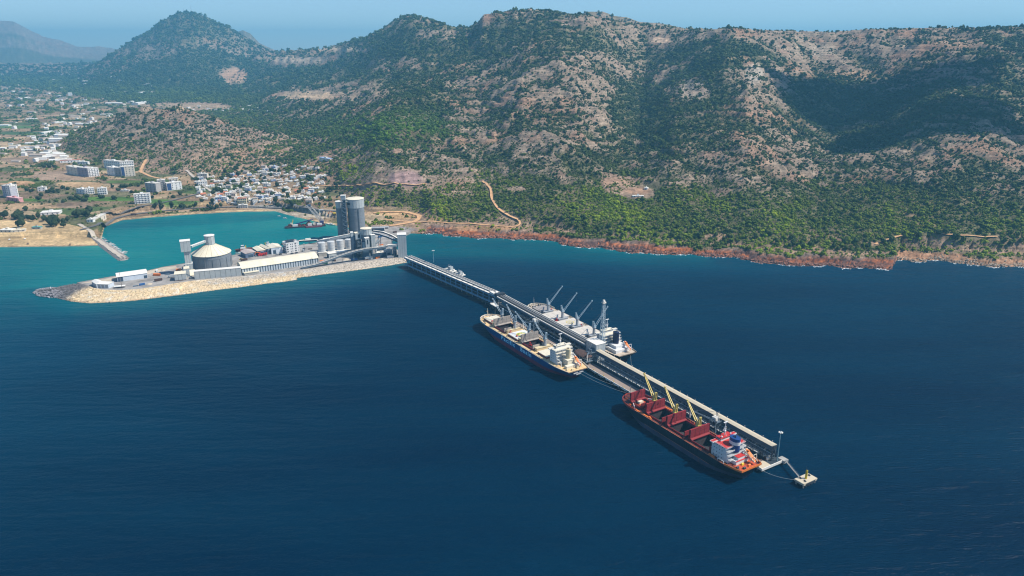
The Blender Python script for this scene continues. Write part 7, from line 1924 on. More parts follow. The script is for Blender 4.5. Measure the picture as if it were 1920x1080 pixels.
for (px, py, lab, L_) in ((525, 405, 'white boat drawn up where beach meets the gravel yard', 12), (536, 409, 'white boat beside the sand spit of the gravel yard', 14), (556, 407, 'small open boat off the gravel beach', 9), (622, 421, 'long white boat moored just left of the tall silos', 26)):
    X, Y = P(px, py, 0); boat('motor_boat', lab, X, Y - 4, L_, L_ * .3, M_WHITE, M_PALE, math.radians(-25) if px != 622 else math.radians(-35))
# ------------------------------------------------------------------ crane barge
X, Y = P(575, 425, 0); cb_ = thing('crane_barge', 'rust stained work barge carrying a lattice crane in the harbour', 'barge', (X, Y, 0), math.radians(16))
part('hull', MB().box(-46, -9, -1, 44, 9, 3.4).box(-50, -6, -1, -46, 6, 3.2), M_DARK, cb_); part('deck', MB().box(-45.6, -8.6, 3.4, 43.6, 8.6, 3.5), M_RUST, cb_)
part('hull', MB().box(-2, -16, -1, 36, -9.2, 3), mat('maroon_pontoon', (.16, .05, .07), .7), cb_)
q = random.Random(8)
for k, (x, y, sx, sy, sz, m_) in enumerate(((-26, -4, 12, 5, 4, M_WHITE), (-38, 0, 7, 6, 5, M_RUST), (8, -6, 10, 5, 4.5, M_WHITE), (30, -5, 12, 4.5, 4, M_WHITE), (18, -2, 6, 5, 5, M_CREAM2), (36, 4, 9, 8, 8, mat('indigo_machine', (.04, .05, .16), .6)), (-8, 2, 6, 5, 3, M_RUST), (-16, 5, 5, 3, 3, M_REDP), (22, 12 - 8, 10, 6, 5, M_NAVY))):
    part('deck_house', MB().cb(x, y, 3.5 + sz / 2, sx, sy, sz), m_, cb_)
for k in range(26): part('deck_gear', MB().cb(q.uniform(-44, 42), q.uniform(-8, 8), 4.2, q.uniform(1, 3), q.uniform(1, 3), 1.6), q.choice([M_RUST, M_DARK, M_PALE, M_REDP, M_NAVY]), cb_)
mb_ = MB(); lattice(mb_, (34, 4, 10), (4, 16, 48), 5.5, 2.2, 12, .5); lattice(mb_, (40, 4, 10), (14, 18, 46), 4, 2, 10, .4); part('lattice_boom', mb_, mat('pale_lattice', (.50, .48, .46), .6), cb_)
part('a_frame', MB().bar((30, 2, 8), (40, 4, 34), .8).bar((44, 2, 8), (40, 4, 34), .8).bar((40, 4, 34), (6, 16, 47), .3).bar((40, 4, 34), (6, 17, 47), .3), M_RUST, cb_)
mb_ = MB(); lattice(mb_, (-34, 2, 5), (14, 4, 16), 3.2, 5.5, 9, .6); part('bucket_ladder', mb_, mat('indigo_machine', (.04, .05, .16), .6), cb_)
part('cargo_heap', MB().lathe([(9, 3.5), (6, 8), (2, 12), (.05, 13)], 14, (6, 4)), M_RUST, cb_)
mb_ = MB(); lattice(mb_, (-34, 2, 4), (-30, 2, 18), 3, 1.5, 4, .5); part('small_crane', mb_, M_YELL, cb_); part('small_crane_cab', MB().cb(-34, 2, 9, 5, 4, 4), M_CREAM2, cb_)
X, Y, Z = on(627, 405); r = thing('excavator', 'orange yellow excavator working on the sand behind the silos', 'excavator', (X, Y, Z), 3.3)
part('tracks', MB().box(-4, -2.6, 0, 4, -1.4, 1.6).box(-4, 1.4, 0, 4, 2.6, 1.6), M_DARK, r); part('cab_body', MB().box(-3.5, -2.4, 1.7, 2.5, 2.4, 5.5), M_GOLD, r); part('arm', MB().bar((2, 0, 4), (9, 0, 9), .9).bar((9, 0, 9), (14, 0, 5), .8).cb(14, 0, 4, 2, 2, 2), M_ORANGE, r)
X, Y, Z = on(578, 388); r = thing('slewing_crane', 'dark slewing crane on the gravel yard behind the barge', 'crane', (X, Y, Z), .4)
mb_ = MB(); lattice(mb_, (0, 0, 2), (-12, 0, 24), 3, 1.4, 7, .5); part('jib', mb_, M_RUST, r); part('base', MB().box(-5, -4, 0, 7, 4, 6), M_NAVY, r); part('mast_frame', MB().bar((6, 0, 5), (2, 0, 20), .8).bar((2, 0, 20), (-12, 0, 24), .3), M_STEEL2, r)
for k, (px, py, m_, lab) in enumerate(((551, 385, M_WHITE, 'white van parked on the yard road behind the gravel beach'), (566, 388, M_DARK, 'dark car on the yard road behind the gravel beach'), (603, 390, M_PALE, 'pale van parked near the silos road'), (522, 386, M_DARK, 'dark car at the village end of the shore road'), (598, 397, M_WHITE, 'long white truck on the sand below the road'), (246, 404, M_RUST, 'dark red truck on the shore road beside the bay'))):
    X, Y, Z = on(px, py); vehicle(px, py, Z, lab, m_, .1, 'truck' if k in (4, 5) else 'car', zz=Z + .9)

# ------------------------------------------------------------------ buildings of the town
M_WW = mat('white_wall', (.82, .81, .78), .8, var=.08, scale=.2, streak=.15); M_CW = mat('cream_wall', (.70, .63, .52), .8, var=.08, scale=.2); M_PW = mat('peach_wall', (.62, .47, .36), .8, var=.1, scale=.2)
M_GW = mat('grey_wall', (.40, .39, .38), .8, var=.1, scale=.2); M_BW = mat('blue_wall', (.32, .42, .60), .8); M_YW = mat('pale_yellow_wall', (.66, .60, .42), .8)
M_FR_ = mat('flat_roof', (.62, .585, .53), .9, var=.12, scale=.2); M_TR = mat('terracotta_roof', (.50, .19, .11), .85, var=.15, scale=.3); M_DR = mat('dull_roof', (.40, .33, .28), .9, var=.2)
M_WIN = mat('dark_window', (.045, .055, .08), .4, var=.1); M_BLUEGL = mat('blue_glass_front', (.04, .08, .20), .35)
def block(px0, py0, px1, py1, pytop, dp, label, wall, floors, roof=None, front=None, side_dark=None, cols=None, name='apartment_block'):
    x0, y0, z0 = on(px0, py0); x1, y1, z1 = on(px1, py1); zb = min(z0, z1)
    X1, Y1 = x1, y1
    an = math.atan2(Y1 - y0, X1 - x0); Ln = math.dist((x0, y0), (X1, Y1)); h = at((px0 + px1) / 2, pytop, (y0 + Y1) / 2 + dp * .5)[2] - zb
    r = thing(name, label, 'building', (x0, y0, zb), an)
    part('wall', MB().box(0, 0, -3, Ln, dp, h), wall, r); part('roof', MB().box(-.5, -.5, h, Ln + .5, dp + .5, h + .8), roof or M_FR_, r)
    part('roof_house', MB().box(Ln * .4, dp * .3, h + .8, Ln * .6, dp * .7, h + 4), wall, r)
    if side_dark: part('side_shade_sheet', MB().box(-.2, .3, 0, -.01, dp - .3, h - .3), side_dark, r)  # dark sheet puts the shade of the left side into the colour
    if front: part('glass_front', MB().box(Ln * front[0], -.2, 1, Ln * front[1], -.01, h - 1), M_BLUEGL, r)
    fh = h / floors; cols = cols or max(2, int(Ln / 6)); me = MB().box(-1.1, -.16, 0, 1.1, -.01, fh * .5).mesh('window', M_WIN)
    instances(r, me, 'window', [(Ln * (c + .5) / cols, -.02, fh * (f + .25)) for f in range(floors) for c in range(cols)])
    me = MB().box(-Ln / 2 + 1, -1.4, 0, Ln / 2 - 1, -.2, .35).mesh('balcony', wall)
    if floors > 2 and not front: instances(r, me, 'balcony', [(Ln / 2, 0, fh * (f + .1)) for f in range(1, floors)])
    c2 = max(1, int(dp / 6)); me = MB().box(-.16, -1, 0, -.01, 1, fh * .5).mesh('window', M_WIN)
    instances(r, me, 'window', [(-.2 if side_dark else 0, dp * (c + .5) / c2, fh * (f + .25)) for f in range(floors) for c in range(c2)])
    return r
block(126, 326, 146, 330, 312, 22, 'apartment block with dark blue shaded side at the left of the hill foot cluster', M_CW, 5, side_dark=M_BLUEGL, cols=3)
block(147, 330, 166, 332, 313.5, 24, 'grey violet fronted middle apartment block of the hill foot cluster', mat('violet_wall', (.36, .33, .38), .8), 5, cols=3)
block(167, 332, 187, 330, 315, 20, 'white apartment block with banded balconies right of the violet block', M_WW, 5, cols=4)
block(196, 315, 226, 318, 301, 16, 'row of white terrace flats along the foot of the rocky hill', M_WW, 3, cols=8)
block(227, 318, 252, 315, 302, 16, 'second row of white terrace flats stretching to the dirt road', M_WW, 3, cols=6)
block(202, 328, 216, 330, 313, 20, 'broad white block left of the blue glass front', M_WW, 5, cols=2)
block(217, 330, 228, 331, 314, 18, 'narrow grey white block in the middle of the terrace group', M_GW, 5, cols=2)
block(229, 331.5, 254, 330, 311.5, 22, 'large cream block with tall blue glass corner by the dirt road', M_CW, 5, front=(.02, .24), cols=4)
block(144, 363, 160, 364.5, 354, 14, 'low white flats with a projecting roof in the fields', M_WW, 3, cols=3); block(161, 364.5, 178, 363, 352.5, 14, 'white flats with balconies beside the projecting roof flats', M_WW, 3, cols=4)
block(184, 366, 201, 365, 352.5, 15, 'white villa block above the purple terraces', M_WW, 3, cols=4)
block(253, 383, 283, 381, 363, 16, 'white five storey hotel with striped balconies near the shore road', M_WW, 5, cols=5)
block(274, 360, 294, 361.5, 342.5, 18, 'bare grey block with shaded blue end left in the tall group', M_GW, 5, side_dark=M_BLUEGL, cols=3)
block(297, 358, 312, 357, 337, 18, 'tallest bare grey block in the tall group', M_GW, 5, cols=2); block(314, 358, 342, 355, 341.5, 20, 'white block with a slanting shade line and blue windows', M_WW, 4, front=(.02, .3), cols=4)
block(318, 348, 335, 347, 334, 16, 'pale stepped block behind the slanting shade block', M_CW, 5, cols=3)
block(7, 369, 22, 372, 348, 16, 'grey white tower block standing alone in the brown fields', mat('cool_white_wall', (.50, .50, .55), .8), 6, cols=4); block(22, 372, 36, 369, 346, 14, 'white rear wing of the lone tower block', M_WW, 6, cols=3)
block(13, 377, 36, 380, 370, 12, 'pink low annex below the lone tower block', mat('pink_wall', (.62, .30, .30), .8), 1, roof=mat('pink_roof', (.70, .42, .42), .8), name='annex_building', cols=3)
block(71, 359, 86, 358.5, 351, 12, 'small white house with dark front alone in the orchard', M_WW, 2, cols=2, name='house')
block(76, 404, 112, 402, 396.5, 26, 'white flat roofed hall with a red curved entrance near the beach', M_WW, 1, roof=M_WROOF, name='event_hall', cols=4)
block(113, 306, 150, 304, 300, 14, 'long building with an orange red roof at the field edge', M_WW, 1, roof=M_TR, name='long_house', cols=6)
block(146, 309, 165, 309, 303, 12, 'low white houses beside the orange roofed building', M_WW, 1, name='long_house', cols=4)
block(0, 438, 22, 437, 430, 16, 'cream beach building at the left edge behind the sand', M_CW, 1, roof=M_WROOF, name='beach_house', cols=3); block(22, 436, 48, 434, 430.5, 10, 'cream flat roofed beach pavilion beside the pines', M_CW, 1, roof=M_SHEDR, name='beach_house', cols=3)
block(60, 430, 76, 430, 425.5, 8, 'teal roofed hut under the beach pines', M_GW, 1, roof=mat('teal_roof', (.07, .33, .30), .6), name='hut', cols=2)
block(226, 359, 242, 359, 356.5, 8, 'long low white roof in the orchard field', M_WW, 1, name='shed', cols=3); block(178, 413, 200, 411, 405, 12, 'pale shore building where the pier road starts', M_CW, 1, name='shore_house', cols=3); block(163, 417, 175, 417, 411, 9, 'small white house by the pier road', M_WW, 1, name='shore_house', cols=2)
block(446, 386, 463, 385.5, 371, 20, 'pale yellow school like block with red roof below the minaret', M_YW, 3, roof=M_TR, cols=5, name='public_building'); block(447, 391, 464, 390.5, 384, 12, 'grey building with blue striped awning on the shore road', M_GW, 2, cols=4, name='shop_building')
block(404, 378, 424, 378.5, 369, 16, 'long blue grey two storey block at the village foot', M_BW, 2, cols=5, name='house'); block(423, 369, 443, 368, 361, 16, 'big white house above the blue grey block', M_WW, 2, cols=5, name='house')
block(372, 348, 389, 347, 340, 14, 'white double fronted house at the left of the village', M_WW, 2, cols=4, name='house'); block(494, 350, 505, 350, 343.5, 14, 'round cornered white villa with dark bands on the village slope', M_WW, 2, cols=3, name='villa')
block(497, 363, 511, 363, 356.5, 14, 'white house with a large dark framed porch', M_WW, 2, cols=3, name='house'); block(508, 317, 517, 317, 311.5, 12, 'blue and white villa topmost in the village', M_BW, 2, cols=2, name='villa'); block(599, 302, 617, 302, 296, 14, 'pale hillside house with blue roof on the red slope', M_CW, 2, cols=3, name='villa', roof=M_BW)
block(377, 335, 389, 335, 325.5, 12, 'cream house with three arches left of the village', M_CW, 2, cols=3, name='house'); block(1186, 370, 1207, 370, 367, 7, 'long white shed in the orange clearing on the slope', M_WW, 1, roof=M_WROOF, name='farm_shed', cols=3); block(1208, 356, 1214, 356, 352, 8, 'small white hut above the long shed on the slope', M_WW, 1, roof=M_WROOF, name='hut', cols=1)
X, Y, Z = on(451, 371); h = at(451, 353, Y)[2] - Z; r = thing('minaret', 'slim white minaret rising above the village roofs', 'minaret', (X, Y, Z)); part('shaft', MB().cyl((0, 0, 0), (0, 0, h * .75), 1.4, 1.2, 12).cyl((0, 0, h * .78), (0, 0, h * .9), 1.0, .9, 12), M_WHITE, r); part('gallery', MB().cyl((0, 0, h * .73), (0, 0, h * .78), 2, 2, 12), M_WHITE, r); part('spire', MB().cyl((0, 0, h * .9), (0, 0, h * 1.05), 1.2, .05, 12), M_GREYP, r)


MARKS = [(451, 375, 'the minaret'), (414, 377, 'the long blue grey block'), (433, 368, 'the big white house'), (328, 350, 'the tall grey apartments'), (380, 344, 'the double fronted white house'), (383, 333, 'the three arched cream house'),
         (500, 349, 'the round cornered villa'), (504, 362, 'the dark porch house'), (512, 316, 'the blue and white top villa'), (578, 388, 'the gravel yard crane'), (608, 300, 'the blue roofed villa'), (268, 382, 'the white hotel'), (20, 372, 'the lone tower block'),
         (94, 402, 'the white beach hall'), (160, 330, 'the hill foot apartments'), (240, 330, 'the blue glass block'), (132, 303, 'the orange roof'), (190, 364, 'the terrace villa'), (78, 356, 'the orchard house'), (68, 428, 'the teal hut'), (180, 430, 'the pier'),
         (98, 262, 'the bend of the plain road'), (60, 200, 'the far plain town'), (170, 240, 'the rocky hill foot'), (350, 200, 'the tan upland field'), (240, 200, 'the rocky hilltop'), (60, 150, 'the farthest fields'), (260, 160, 'the distant peak foot'), (10, 250, 'the left edge fields'), (480, 384, 'the shore road trees'), (540, 350, 'the red slope gardens'), (470, 330, 'the upper village lane')]
ORD = ['first', 'second', 'third', 'fourth', 'fifth', 'sixth', 'seventh', 'eighth', 'ninth', 'tenth', 'eleventh', 'twelfth']
def where(px, py):
    m_ = min(MARKS, key=lambda m: math.hypot(m[0] - px, (m[1] - py) * 2)); dx, dy = px - m_[0], (m_[1] - py) * 2
    d = math.hypot(dx, dy); side = ('right of', 'above and right of', 'above', 'above and left of', 'left of', 'below and left of', 'below', 'below and right of')[int(round(math.atan2(dy, dx) / (math.pi / 4))) % 8]
    return ('just ' if d < 11 else 'a little ' if d < 24 else 'well ') + side + ' ' + m_[2]
SEEN = {}
def lab_at(o, base, px, py):
    t_ = ' '.join((base + ' ' + where(px, py)).split()[:16]); k_ = SEEN.setdefault(t_, []); k_.append(o); o['label'] = t_

# village houses: a few kinds copied, each a thing of its own
kinds = []
for k, (wl, rf, fl, kind, lab) in enumerate(((M_WW, M_FR_, 2, 'flat', 'white flat roofed two storey house'), (M_WW, M_WROOF, 1, 'flat', 'low white house'), (M_CW, M_FR_, 1, 'flat', 'low cream house'),
                                              (M_PW, M_TR, 1, 'gable', 'peach house with red pitched roof'), (M_CW, M_DR, 2, 'gable', 'tall cream house with brown roof'), (M_BW, M_FR_, 2, 'flat', 'pale blue house'))):
    r = thing('house', lab, 'house', (0, 0, -500), 0, 'houses of the hillside village'); Ln, dp, hh = 12 + 2 * (k % 3), 10, 3.6 * fl + .8
    part('wall', MB().box(-Ln / 2, 0, -4, Ln / 2, dp, hh), wl, r)
    if kind == 'flat':
        part('roof', MB().box(-Ln / 2 - .3, -.3, hh, Ln / 2 + .3, dp + .3, hh + .35), rf, r); part('roof_tank', MB().box(Ln * .15, 5, hh + .35, Ln * .35, 8, hh + 2.6), M_WW, r)
    else: part('roof', gable(MB(), -Ln / 2 - .7, Ln / 2 + .7, -.7, dp + .7, hh + .2, hh + 3), rf, r)
    for f in range(fl):
        for x in (-.32, 0, .32): part('window', MB().box(x * Ln - .8, -.12, 1.2 + f * 3.6, x * Ln + .8, -.01, 2.8 + f * 3.6), M_WIN, r)
    part('porch', MB().box(-Ln / 2 - .2, -2.4, 3.1, 0, -.02, 3.4), rf, r)
    kinds.append(r)
def place(r, px, py, rz, first=False, sc=1.0, sink=.4):
    X, Y, Z = on(px, py); c = copy_tree(r); lab_at(c, r['label'], px, py); c.location = (X, Y, Z - sink); c.rotation_euler = (0, 0, rz); c.scale = (sc, sc, sc); return c
q = random.Random(33); hp = []
tries = 0
while len(hp) < 190 and tries < 6000:
    tries += 1; x = q.uniform(368, 610); ylo = np.interp(x, [368, 420, 470, 510, 560, 610], [330, 332, 322, 312, 312, 322]); yhi = np.interp(x, [368, 400, 460, 520, 560, 610], [372, 382, 384, 380, 380, 386])
    y = q.uniform(ylo, yhi)
    if x > 540 and q.random() < .55: continue
    if all(abs(x - a) > 7.5 or abs(y - b) > 3.2 for a, b in hp) : hp.append((x, y))
placed = []
for x, y in hp:
    k = q.choices(range(6), (30, 24, 18, 8, 9, 5))[0]; c = place(kinds[k], x, y, q.choice((-.15, .1, .35, .6)) + q.uniform(-.1, .1), sc=q.uniform(.62, 1.15)); placed.append(c.location.copy())
# far farmsteads and glasshouses on the plain
far_k = []
for k, (Ln, dp, hh, wl, rf, lab) in enumerate(((60, 26, 5, M_WW, M_WROOF, 'long glasshouse roof'), (18, 14, 7, M_WW, M_FR_, 'small white farm building'), (34, 18, 6, M_CW, M_DR, 'brown roofed farm shed'), (14, 12, 10, M_WW, M_WROOF, 'tall white far house'))):
    r = thing('glasshouse' if k == 0 else 'farm_building', lab, 'glasshouse' if k == 0 else 'farm building', (0, 0, -500), 0, 'far buildings on the plain'); part('wall', MB().box(-Ln / 2, 0, -3, Ln / 2, dp, hh), wl, r); part('roof', gable(MB(), -Ln / 2 - .4, Ln / 2 + .4, -.4, dp + .4, hh + .1, hh + (2.5 if k != 1 else .8)), rf, r)
    far_k.append(r)
fp_ = []; tries = 0
while len(fp_) < 150 and tries < 9000:
    tries += 1; y = 132 + 175 * q.random() ** .9; x = q.uniform(-5, np.interp(y, [132, 180, 215, 260, 300], [220, 330, 215, 115, 110]))
    dens = math.exp(-((x - np.interp(y, [165, 200, 230, 260, 300], [60, 120, 165, 110, 110])) / 60) ** 2)
    if q.random() > .25 + .75 * dens: continue
    if all(abs(x - a) > 5 or abs(y - b) > 2.2 for a, b in fp_): fp_.append((x, y))
for x, y in fp_:
    c = place(far_k[q.choices(range(4), (20, 40, 22, 18))[0]], x, y, q.choice((0, .3, 1.5)) + q.uniform(-.15, .15), sc=q.uniform(.8, 1.5) * (1 if y > 200 else 1.4)); placed.append(c.location.copy())
for (x, y) in ((355, 203), (362, 207), (390, 205), (405, 207), (440, 203), (455, 206), (420, 209), (470, 208), (485, 204), (372, 200), (505, 210), (430, 206), (468, 200), (283, 162), (250, 152), (240, 158), (272, 160)):
    c = place(far_k[1], x, y, q.uniform(0, 1), sc=1.1); placed.append(c.location.copy())
for r in kinds + far_k:
    for o in list(r.children): bpy.data.objects.remove(o)
    bpy.data.objects.remove(r)
# masts on the far peak
for px, top, lab in ((359, 10, 'taller radio mast on the distant peak'), (345, 16, 'shorter radio mast on the distant peak')):
    X, Y, Z = at(px, 23, 9000); r = thing('radio_mast', lab, 'mast', (X, Y, Z - 6)); h = at(px, top, 9000)[2] - Z + 6; part('shaft', MB().cyl((0, 0, 0), (0, 0, h), 2.2, 1, 6), M_GREYP, r); part('dish', MB().cyl((0, -2, h * .6), (0, -3, h * .6), 3, 3, 8), M_PALE, r)

# ------------------------------------------------------------------ trees one can tell apart
def make_tree(label, group, m_leaf, seed, n, fl, h0=.35):
    r = thing('tree', label, 'tree', (0, 0, -500), 0, group); part('trunk', MB().cyl((0, 0, -.1), (.03, .02, h0 + .25), .075, .045, 7).bar((0, 0, h0), (.3, .15, h0 + .4), .04).bar((0, 0, h0), (-.25, -.2, h0 + .45), .04), M_BARK, r)
    cm = clump(seed, n, 1.0, fl, .34); cm.v = [(x, y, z + h0) for x, y, z in cm.v]; part('crown', cm, m_leaf, r, fix=False); return r
tk = [make_tree('rounded dark tree', 'garden trees of the village', M_OLIVE, 300 + k, 90, .95) for k in range(3)]
gk = [make_tree('tall dark pine', 'pines behind the beach', M_OLIVE, 320 + k, 110, 1.25, .5) for k in range(2)]
fk = [make_tree('orchard tree', 'single trees in the fields', M_OLIVE, 330 + k, 70, .8, .25) for k in range(2)]
ck = [make_tree('green coastal pine', 'coastal pines above the cliffs', M_PINE, 340 + k, 80, 1.1, .4) for k in range(3)]
def far_from(c, d): return all((c[0] - p.x) ** 2 + (c[1] - p.y) ** 2 > d * d for p in placed)
n_ = 0; tries = 0
while n_ < 104 and tries < 4000:
    tries += 1; x = q.uniform(365, 640); y = q.uniform(np.interp(x, [365, 420, 510, 640], [325, 325, 306, 318]), 388)
    X, Y, Z = on(x, y)
    if not far_from((X, Y), 9): continue
    s_ = q.uniform(4.5, 8.5); c = copy_tree(q.choice(tk)); c.location = (X, Y, Z - .3); c.scale = (s_, s_, s_ * q.uniform(.9, 1.2)); c.rotation_euler = (0, 0, q.uniform(0, 6)); n_ += 1; lab_at(c, ('small ' if s_ < 5.8 else 'large ' if s_ > 7.3 else '') + 'rounded dark tree', x, y)
for i in range(52):
    x, y = q.choice(((q.uniform(30, 130), q.uniform(408, 428)), (q.uniform(36, 125), q.uniform(414, 428)), (q.uniform(0, 60), q.uniform(405, 420)), (q.uniform(135, 175), q.uniform(398, 408)), (q.uniform(290, 450), q.uniform(388, 394))))
    X, Y, Z = on(x, y); s_ = q.uniform(6, 9.5) * (1 if x < 200 else .75); c = copy_tree(q.choice(gk)); lab_at(c, ('broad ' if s_ > 8 else '') + 'dark pine', x, y); c.location = (X, Y, Z - .3); c.scale = (s_, s_, s_); c.rotation_euler = (0, 0, q.uniform(0, 6))
for i, (x, y) in enumerate([(50, 395), (51, 358), (97, 357), (108, 358), (118, 354), (100, 362), (110, 362), (92, 362), (78, 368), (120, 380), (12, 400), (160, 378), (228, 352), (235, 352), (222, 358), (246, 362), (128, 356), (60, 360), (285, 372), (300, 380), (325, 372), (337, 366), (340, 388), (303, 392), (210, 352), (72, 375), (18, 352), (260, 350), (150, 375), (155, 377), (145, 372), (140, 376), (134, 374), (165, 370), (190, 372), (215, 374)] + [(80 + 3.4 * k, 312 + 3 * math.sin(k * 2.1)) for k in range(8)]):
    X, Y, Z = on(x, y); s_ = q.uniform(5.5, 9); c = copy_tree(q.choice(fk)); lab_at(c, ('large ' if s_ > 7.5 else 'small ') + 'field tree', x, y); c.location = (X, Y, Z - .3); c.scale = (s_, s_, s_); c.rotation_euler = (0, 0, q.uniform(0, 6))
cp_ = []
for i in range(92):
    x = q.uniform(1040, 1925); yc_ = np.interp(x, [c[0] for c in COAST], [c[1] for c in COAST]); y = yc_ - q.uniform(28, 52) - (10 if x > 1660 else 0)
    X, Y, Z = on(x, y); s_ = q.uniform(4.2, 6.6); c = copy_tree(q.choice(ck)); cp_.append((x, c, s_)); c.location = (X, Y, Z - .3); c.scale = (s_, s_, s_ * q.uniform(.9, 1.25)); c.rotation_euler = (0, 0, q.uniform(0, 6))
cp_.sort(key=lambda t_: t_[0])
for i, (x, c, s_) in enumerate(cp_):
    zone = ('the orange headland track', 'the first red headland', 'the dark sea cave', 'the middle of the red cliffs', 'the long red bench', 'the last red cliffs', 'the cove', 'the tan rocks', 'the far right tan cliffs')[min(8, int((x - 1040) / 99))]
    k_ = int(((x - 1040) % 99) / 99 * 12)
    c['label'] = ('small' if s_ < 5 else 'large' if s_ > 5.9 else 'mid sized') + ' green pine, ' + ORD[min(11, k_)] + ' stretch above ' + zone
for r in tk + gk + fk + ck:
    for o in list(r.children): bpy.data.objects.remove(o)
    bpy.data.objects.remove(r)
for i, (x, y, c_) in enumerate(((18, 451, M_WHITE), (47, 450, M_WHITE), (53, 459, M_RUST), (132, 460, M_RUST))):
    X, Y, Z = on(x, y); r = thing('beach_umbrella', ('white umbrella at the left on the open sand', 'white umbrella in the middle of the sand', 'brown beach canopy near the water line', 'dark beach canopy near the foot of the pier')[i], 'umbrella', (X, Y, Z)); part('canopy', MB().cyl((0, 0, 2.4), (0, 0, 4), 2.6, .1, 10), c_, r); part('pole', MB().cyl((0, 0, 0), (0, 0, 3.9), .12, .12, 6), M_DARK, r)
# hide plants where buildings stand
bx, by, bz, bs_a, keep = PLANTS
pl = np.array([(p.x, p.y) for p in placed])
for c in pl:
    s_ = np.nonzero((np.abs(bx - c[0]) < 12) & (np.abs(by - c[1] - 4) < 12))[0]; keep[s_] = False
for o in COL.objects:
    if o.parent is None and o.get('category') in ('building', 'shed') and o.location.y > 1500:
        s_ = np.nonzero((np.abs(bx - o.location.x - 14) < 26) & (np.abs(by - o.location.y - 8) < 18))[0]; keep[s_] = False

# ------------------------------------------------------------------ clouds overhead, out of the picture: they shade the high valley
m, t, b = nt('cloud_white'); b.inputs['Base Color'].default_value = (.85, .86, .88, 1); b.inputs['Roughness'].default_value = 1; M_CLOUD = m      # thin enough to let some sun through
tr_ = t.nodes.new('ShaderNodeBsdfTransparent'); mx = t.nodes.new('ShaderNodeMixShader'); mx.inputs[0].default_value = .62
t.links.new(tr_.outputs[0], mx.inputs[1]); t.links.new(b.outputs[0], mx.inputs[2]); t.links.new(mx.outputs[0], [n for n in t.nodes if n.type == 'OUTPUT_MATERIAL'][0].inputs[0])
def cloud(px, py, h, rx, ry, label, seed, n=60):
    X, Y, Z = on(px, py); s_ = (h - Z) / SUN_DIR.z; c = Vector((X, Y, Z)) + SUN_DIR * s_; q = random.Random(seed)
    bm = bmesh.new()
    for k in range(n):
        a = q.uniform(0, 6.283); rr = math.sqrt(q.random()) * .8; r_ = q.uniform(.14, .38) * (1.25 - .6 * rr) * min(rx, ry)
        M = Matrix.Translation((rx * rr * math.cos(a), ry * rr * math.sin(a), r_ * .3 + q.uniform(0, 30))) @ Matrix.Diagonal((1.5, 1.2, .6, 1))
        res = bmesh.ops.create_icosphere(bm, subdivisions=3, radius=r_, matrix=M)
        for v in res['verts']: v.co += v.co.normalized() * 6 * math.sin(v.co.x / 17) * math.cos(v.co.y / 23)
    me = bpy.data.meshes.new('cloud'); bm.to_mesh(me); bm.free(); me.materials.append(M_CLOUD); me.shade_smooth()
    o = bpy.data.objects.new('cloud', me); COL.objects.link(o); o.location = c; tag(o, label, 'cloud'); return o
cloud(1600, 208, 1750, 360, 290, 'broad cloud high above the right hand valley', 3)
cloud(1790, 215, 1800, 240, 230, 'smaller cloud above the right hand ridge', 4, 18)
cloud(1480, 160, 1780, 110, 150, 'smallest cloud above the ridge left of the valley', 6, 12)

# ------------------------------------------------------------------ loose things about the terminal yard
PM = [(318, 521, 'the grey lorry'), (300, 512, 'the open yard edge'), (337, 520, 'the small panelled box'), (430, 505, 'the dome foot'), (470, 490, 'the dark warehouse'), (550, 478, 'the office block'), (580, 475, 'the first squat silo'), (610, 497, 'the yard lamp by the shed end'), (640, 492, 'the loading shed'), (665, 494, 'the stair tower foot'), (700, 492, 'the filter house'), (735, 488, 'the shore tower'), (720, 440, 'the dark back shed'), (690, 450, 'the tall silo foot'), (270, 530, 'the hangar door')]
def pwhere(px, py):
    m_ = min(PM, key=lambda m: math.hypot(m[0] - px, (m[1] - py) * 2)); dx, dy = px - m_[0], (m_[1] - py) * 2
    return ('right of', 'above and right of', 'above', 'above and left of', 'left of', 'below and left of', 'below', 'below and right of')[int(round(math.atan2(dy, dx) / (math.pi / 4))) % 8] + ' ' + m_[2]
q = random.Random(77); cols_ = [('blue', mat('box_blue', (.04, .12, .30), .6)), ('rusty', M_RUST), ('white', M_WHITE), ('green', mat('box_green', (.05, .16, .10), .6)), ('grey', M_GREYP), ('orange', M_ORANGE)]
spots_ = [(296, 510), (306, 507), (288, 517), (345, 505), (310, 516), (330, 508), (446, 495), (452, 490), (571, 472), (578, 468), (585, 480), (575, 480), (600, 493), (606, 495.5), (622, 489), (630, 490), (648, 487), (658, 489), (667, 488.5), (683, 488), (705, 485.5), (716, 486), (726, 484), (741, 482), (722, 470), (712, 462), (700, 458), (695, 448), (710, 446), (726, 444), (738, 437), (280, 533), (290, 528), (262, 536), (250, 538)]
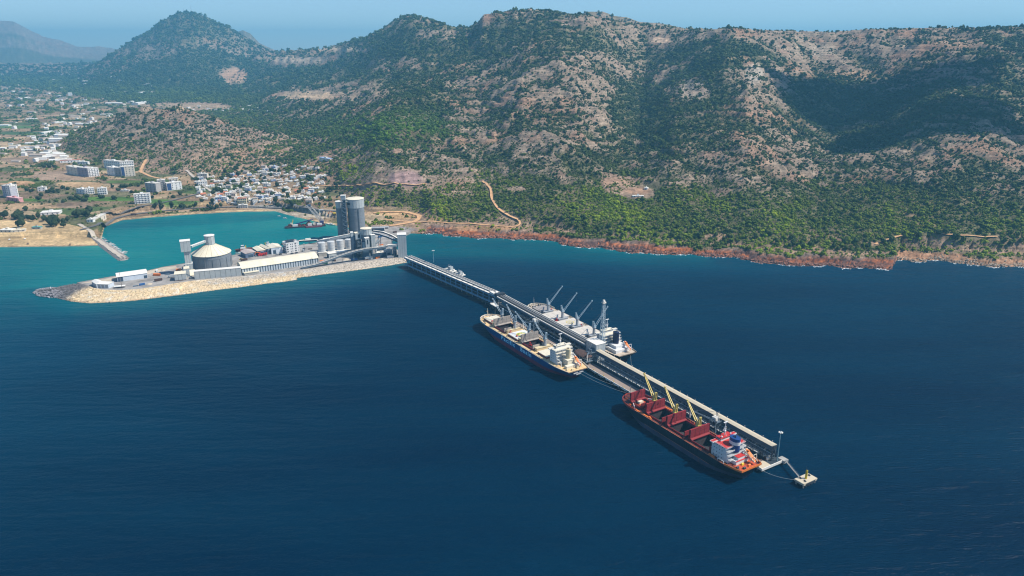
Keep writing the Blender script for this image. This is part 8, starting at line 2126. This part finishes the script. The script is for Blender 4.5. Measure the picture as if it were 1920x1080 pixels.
for i, (px, py) in enumerate(spots_):
    X, Y = P(px, py, GZ); k = i % 5; cn_c, m_ = cols_[q.randrange(6)]
    if k in (0, 3):
        r = thing('container', 'small ' + cn_c + ' steel container ' + pwhere(px, py), 'container', (X, Y, GZ), BA + q.choice((0, 1.57, .3))); part('box', MB().box(0, 0, .15, 9, 3.2, 3.4), m_, r)
        rb_ = MB()
        for j in range(9): rb_.box(.5 + j, -.08, .3, .8 + j, -.01, 3.2)
        tag(part('ribs', rb_, m_, r), kind='stuff'); part('door', MB().box(9.01, .2, .3, 9.1, 3.0, 3.2), M_GREYP, r)
    elif k == 1:
        r = thing('stockpile', q.choice(('tan', 'pale', 'dark')) + ' heap of loose material ' + pwhere(px, py), 'heap', (X, Y, GZ), 0); h_ = q.uniform(1.6, 3.2); mb_ = MB().lathe([(h_ * 2.1, 0), (h_ * 1.5, h_ * .45), (h_ * .7, h_ * .85), (.05, h_)], 14)
        mb_.v = [(x * (1 + q.uniform(-.12, .12)), y * (1 + q.uniform(-.12, .12)), z) for x, y, z in mb_.v]; part('heap', mb_, M_YARD2 if 'tan' in r['label'] or 'pale' in r['label'] else M_DARK, r)
    elif k == 2: vehicle(px, py, GZ, cn_c + ' tipper lorry ' + pwhere(px, py), m_, BA + q.uniform(-.6, .6), 'truck')
    else:
        r = thing('pipe_stack', 'stack of ' + ('steel', 'rusty')[i % 2] + ' pipes ' + pwhere(px, py), 'pipes', (X, Y, GZ), BA + q.uniform(-.3, .3))
        for j in range(5): part('pipe', MB().cyl((0, j % 3 * 1.1 + (j // 3) * .55, .55 + (j // 3) * .95), (8, j % 3 * 1.1 + (j // 3) * .55, .55 + (j // 3) * .95), .5, .5, 8), M_STEEL2 if i % 2 == 0 else M_RUST, r)
# ------------------------------------------------------------------ put the slope plants in (after everything that needs clear ground)
bx, by, bz, bs, keep = PLANTS
bx, by, bz, bs = bx[keep], by[keep], bz[keep], bs[keep]
yg = (1 - sstep(40, 125, bz)) * (.55 + .9 * sstep(-.25, .3, fbm(bx / 160, by / 160, 98, 3)))                        # coastal pines are yellower and brighter
yg = np.where(bp_x[keep] < 640, yg * 0.35, yg)
gs = np.exp(-(((bp_x[keep] - 740) / 120) ** 2 + ((bp_y[keep] - 245) / 34) ** 2) * 1.2)
n_ = fbm(bx / 90, by / 90, 97, 3)
tr = .98 + 1.8 * yg + 0.9 * gs + 0.8 * n_ * (0.3 + yg)
tg = .98 + 1.5 * yg + 1.3 * gs + 0.5 * n_ * (0.3 + yg)
tb = 1.0 - 0.25 * yg - 0.1 * gs
tint = np.clip(np.stack([tr, tg, tb], 1), 0.4, 3.6)
sc = scatter('hillside_scrub', np.stack([bx, by, bz - bs * 0.12], 1), bs, tint, hid)
tag(sc, 'dense scrub and pine wood covering the slopes', None, kind='stuff')
print('plants', len(bx))
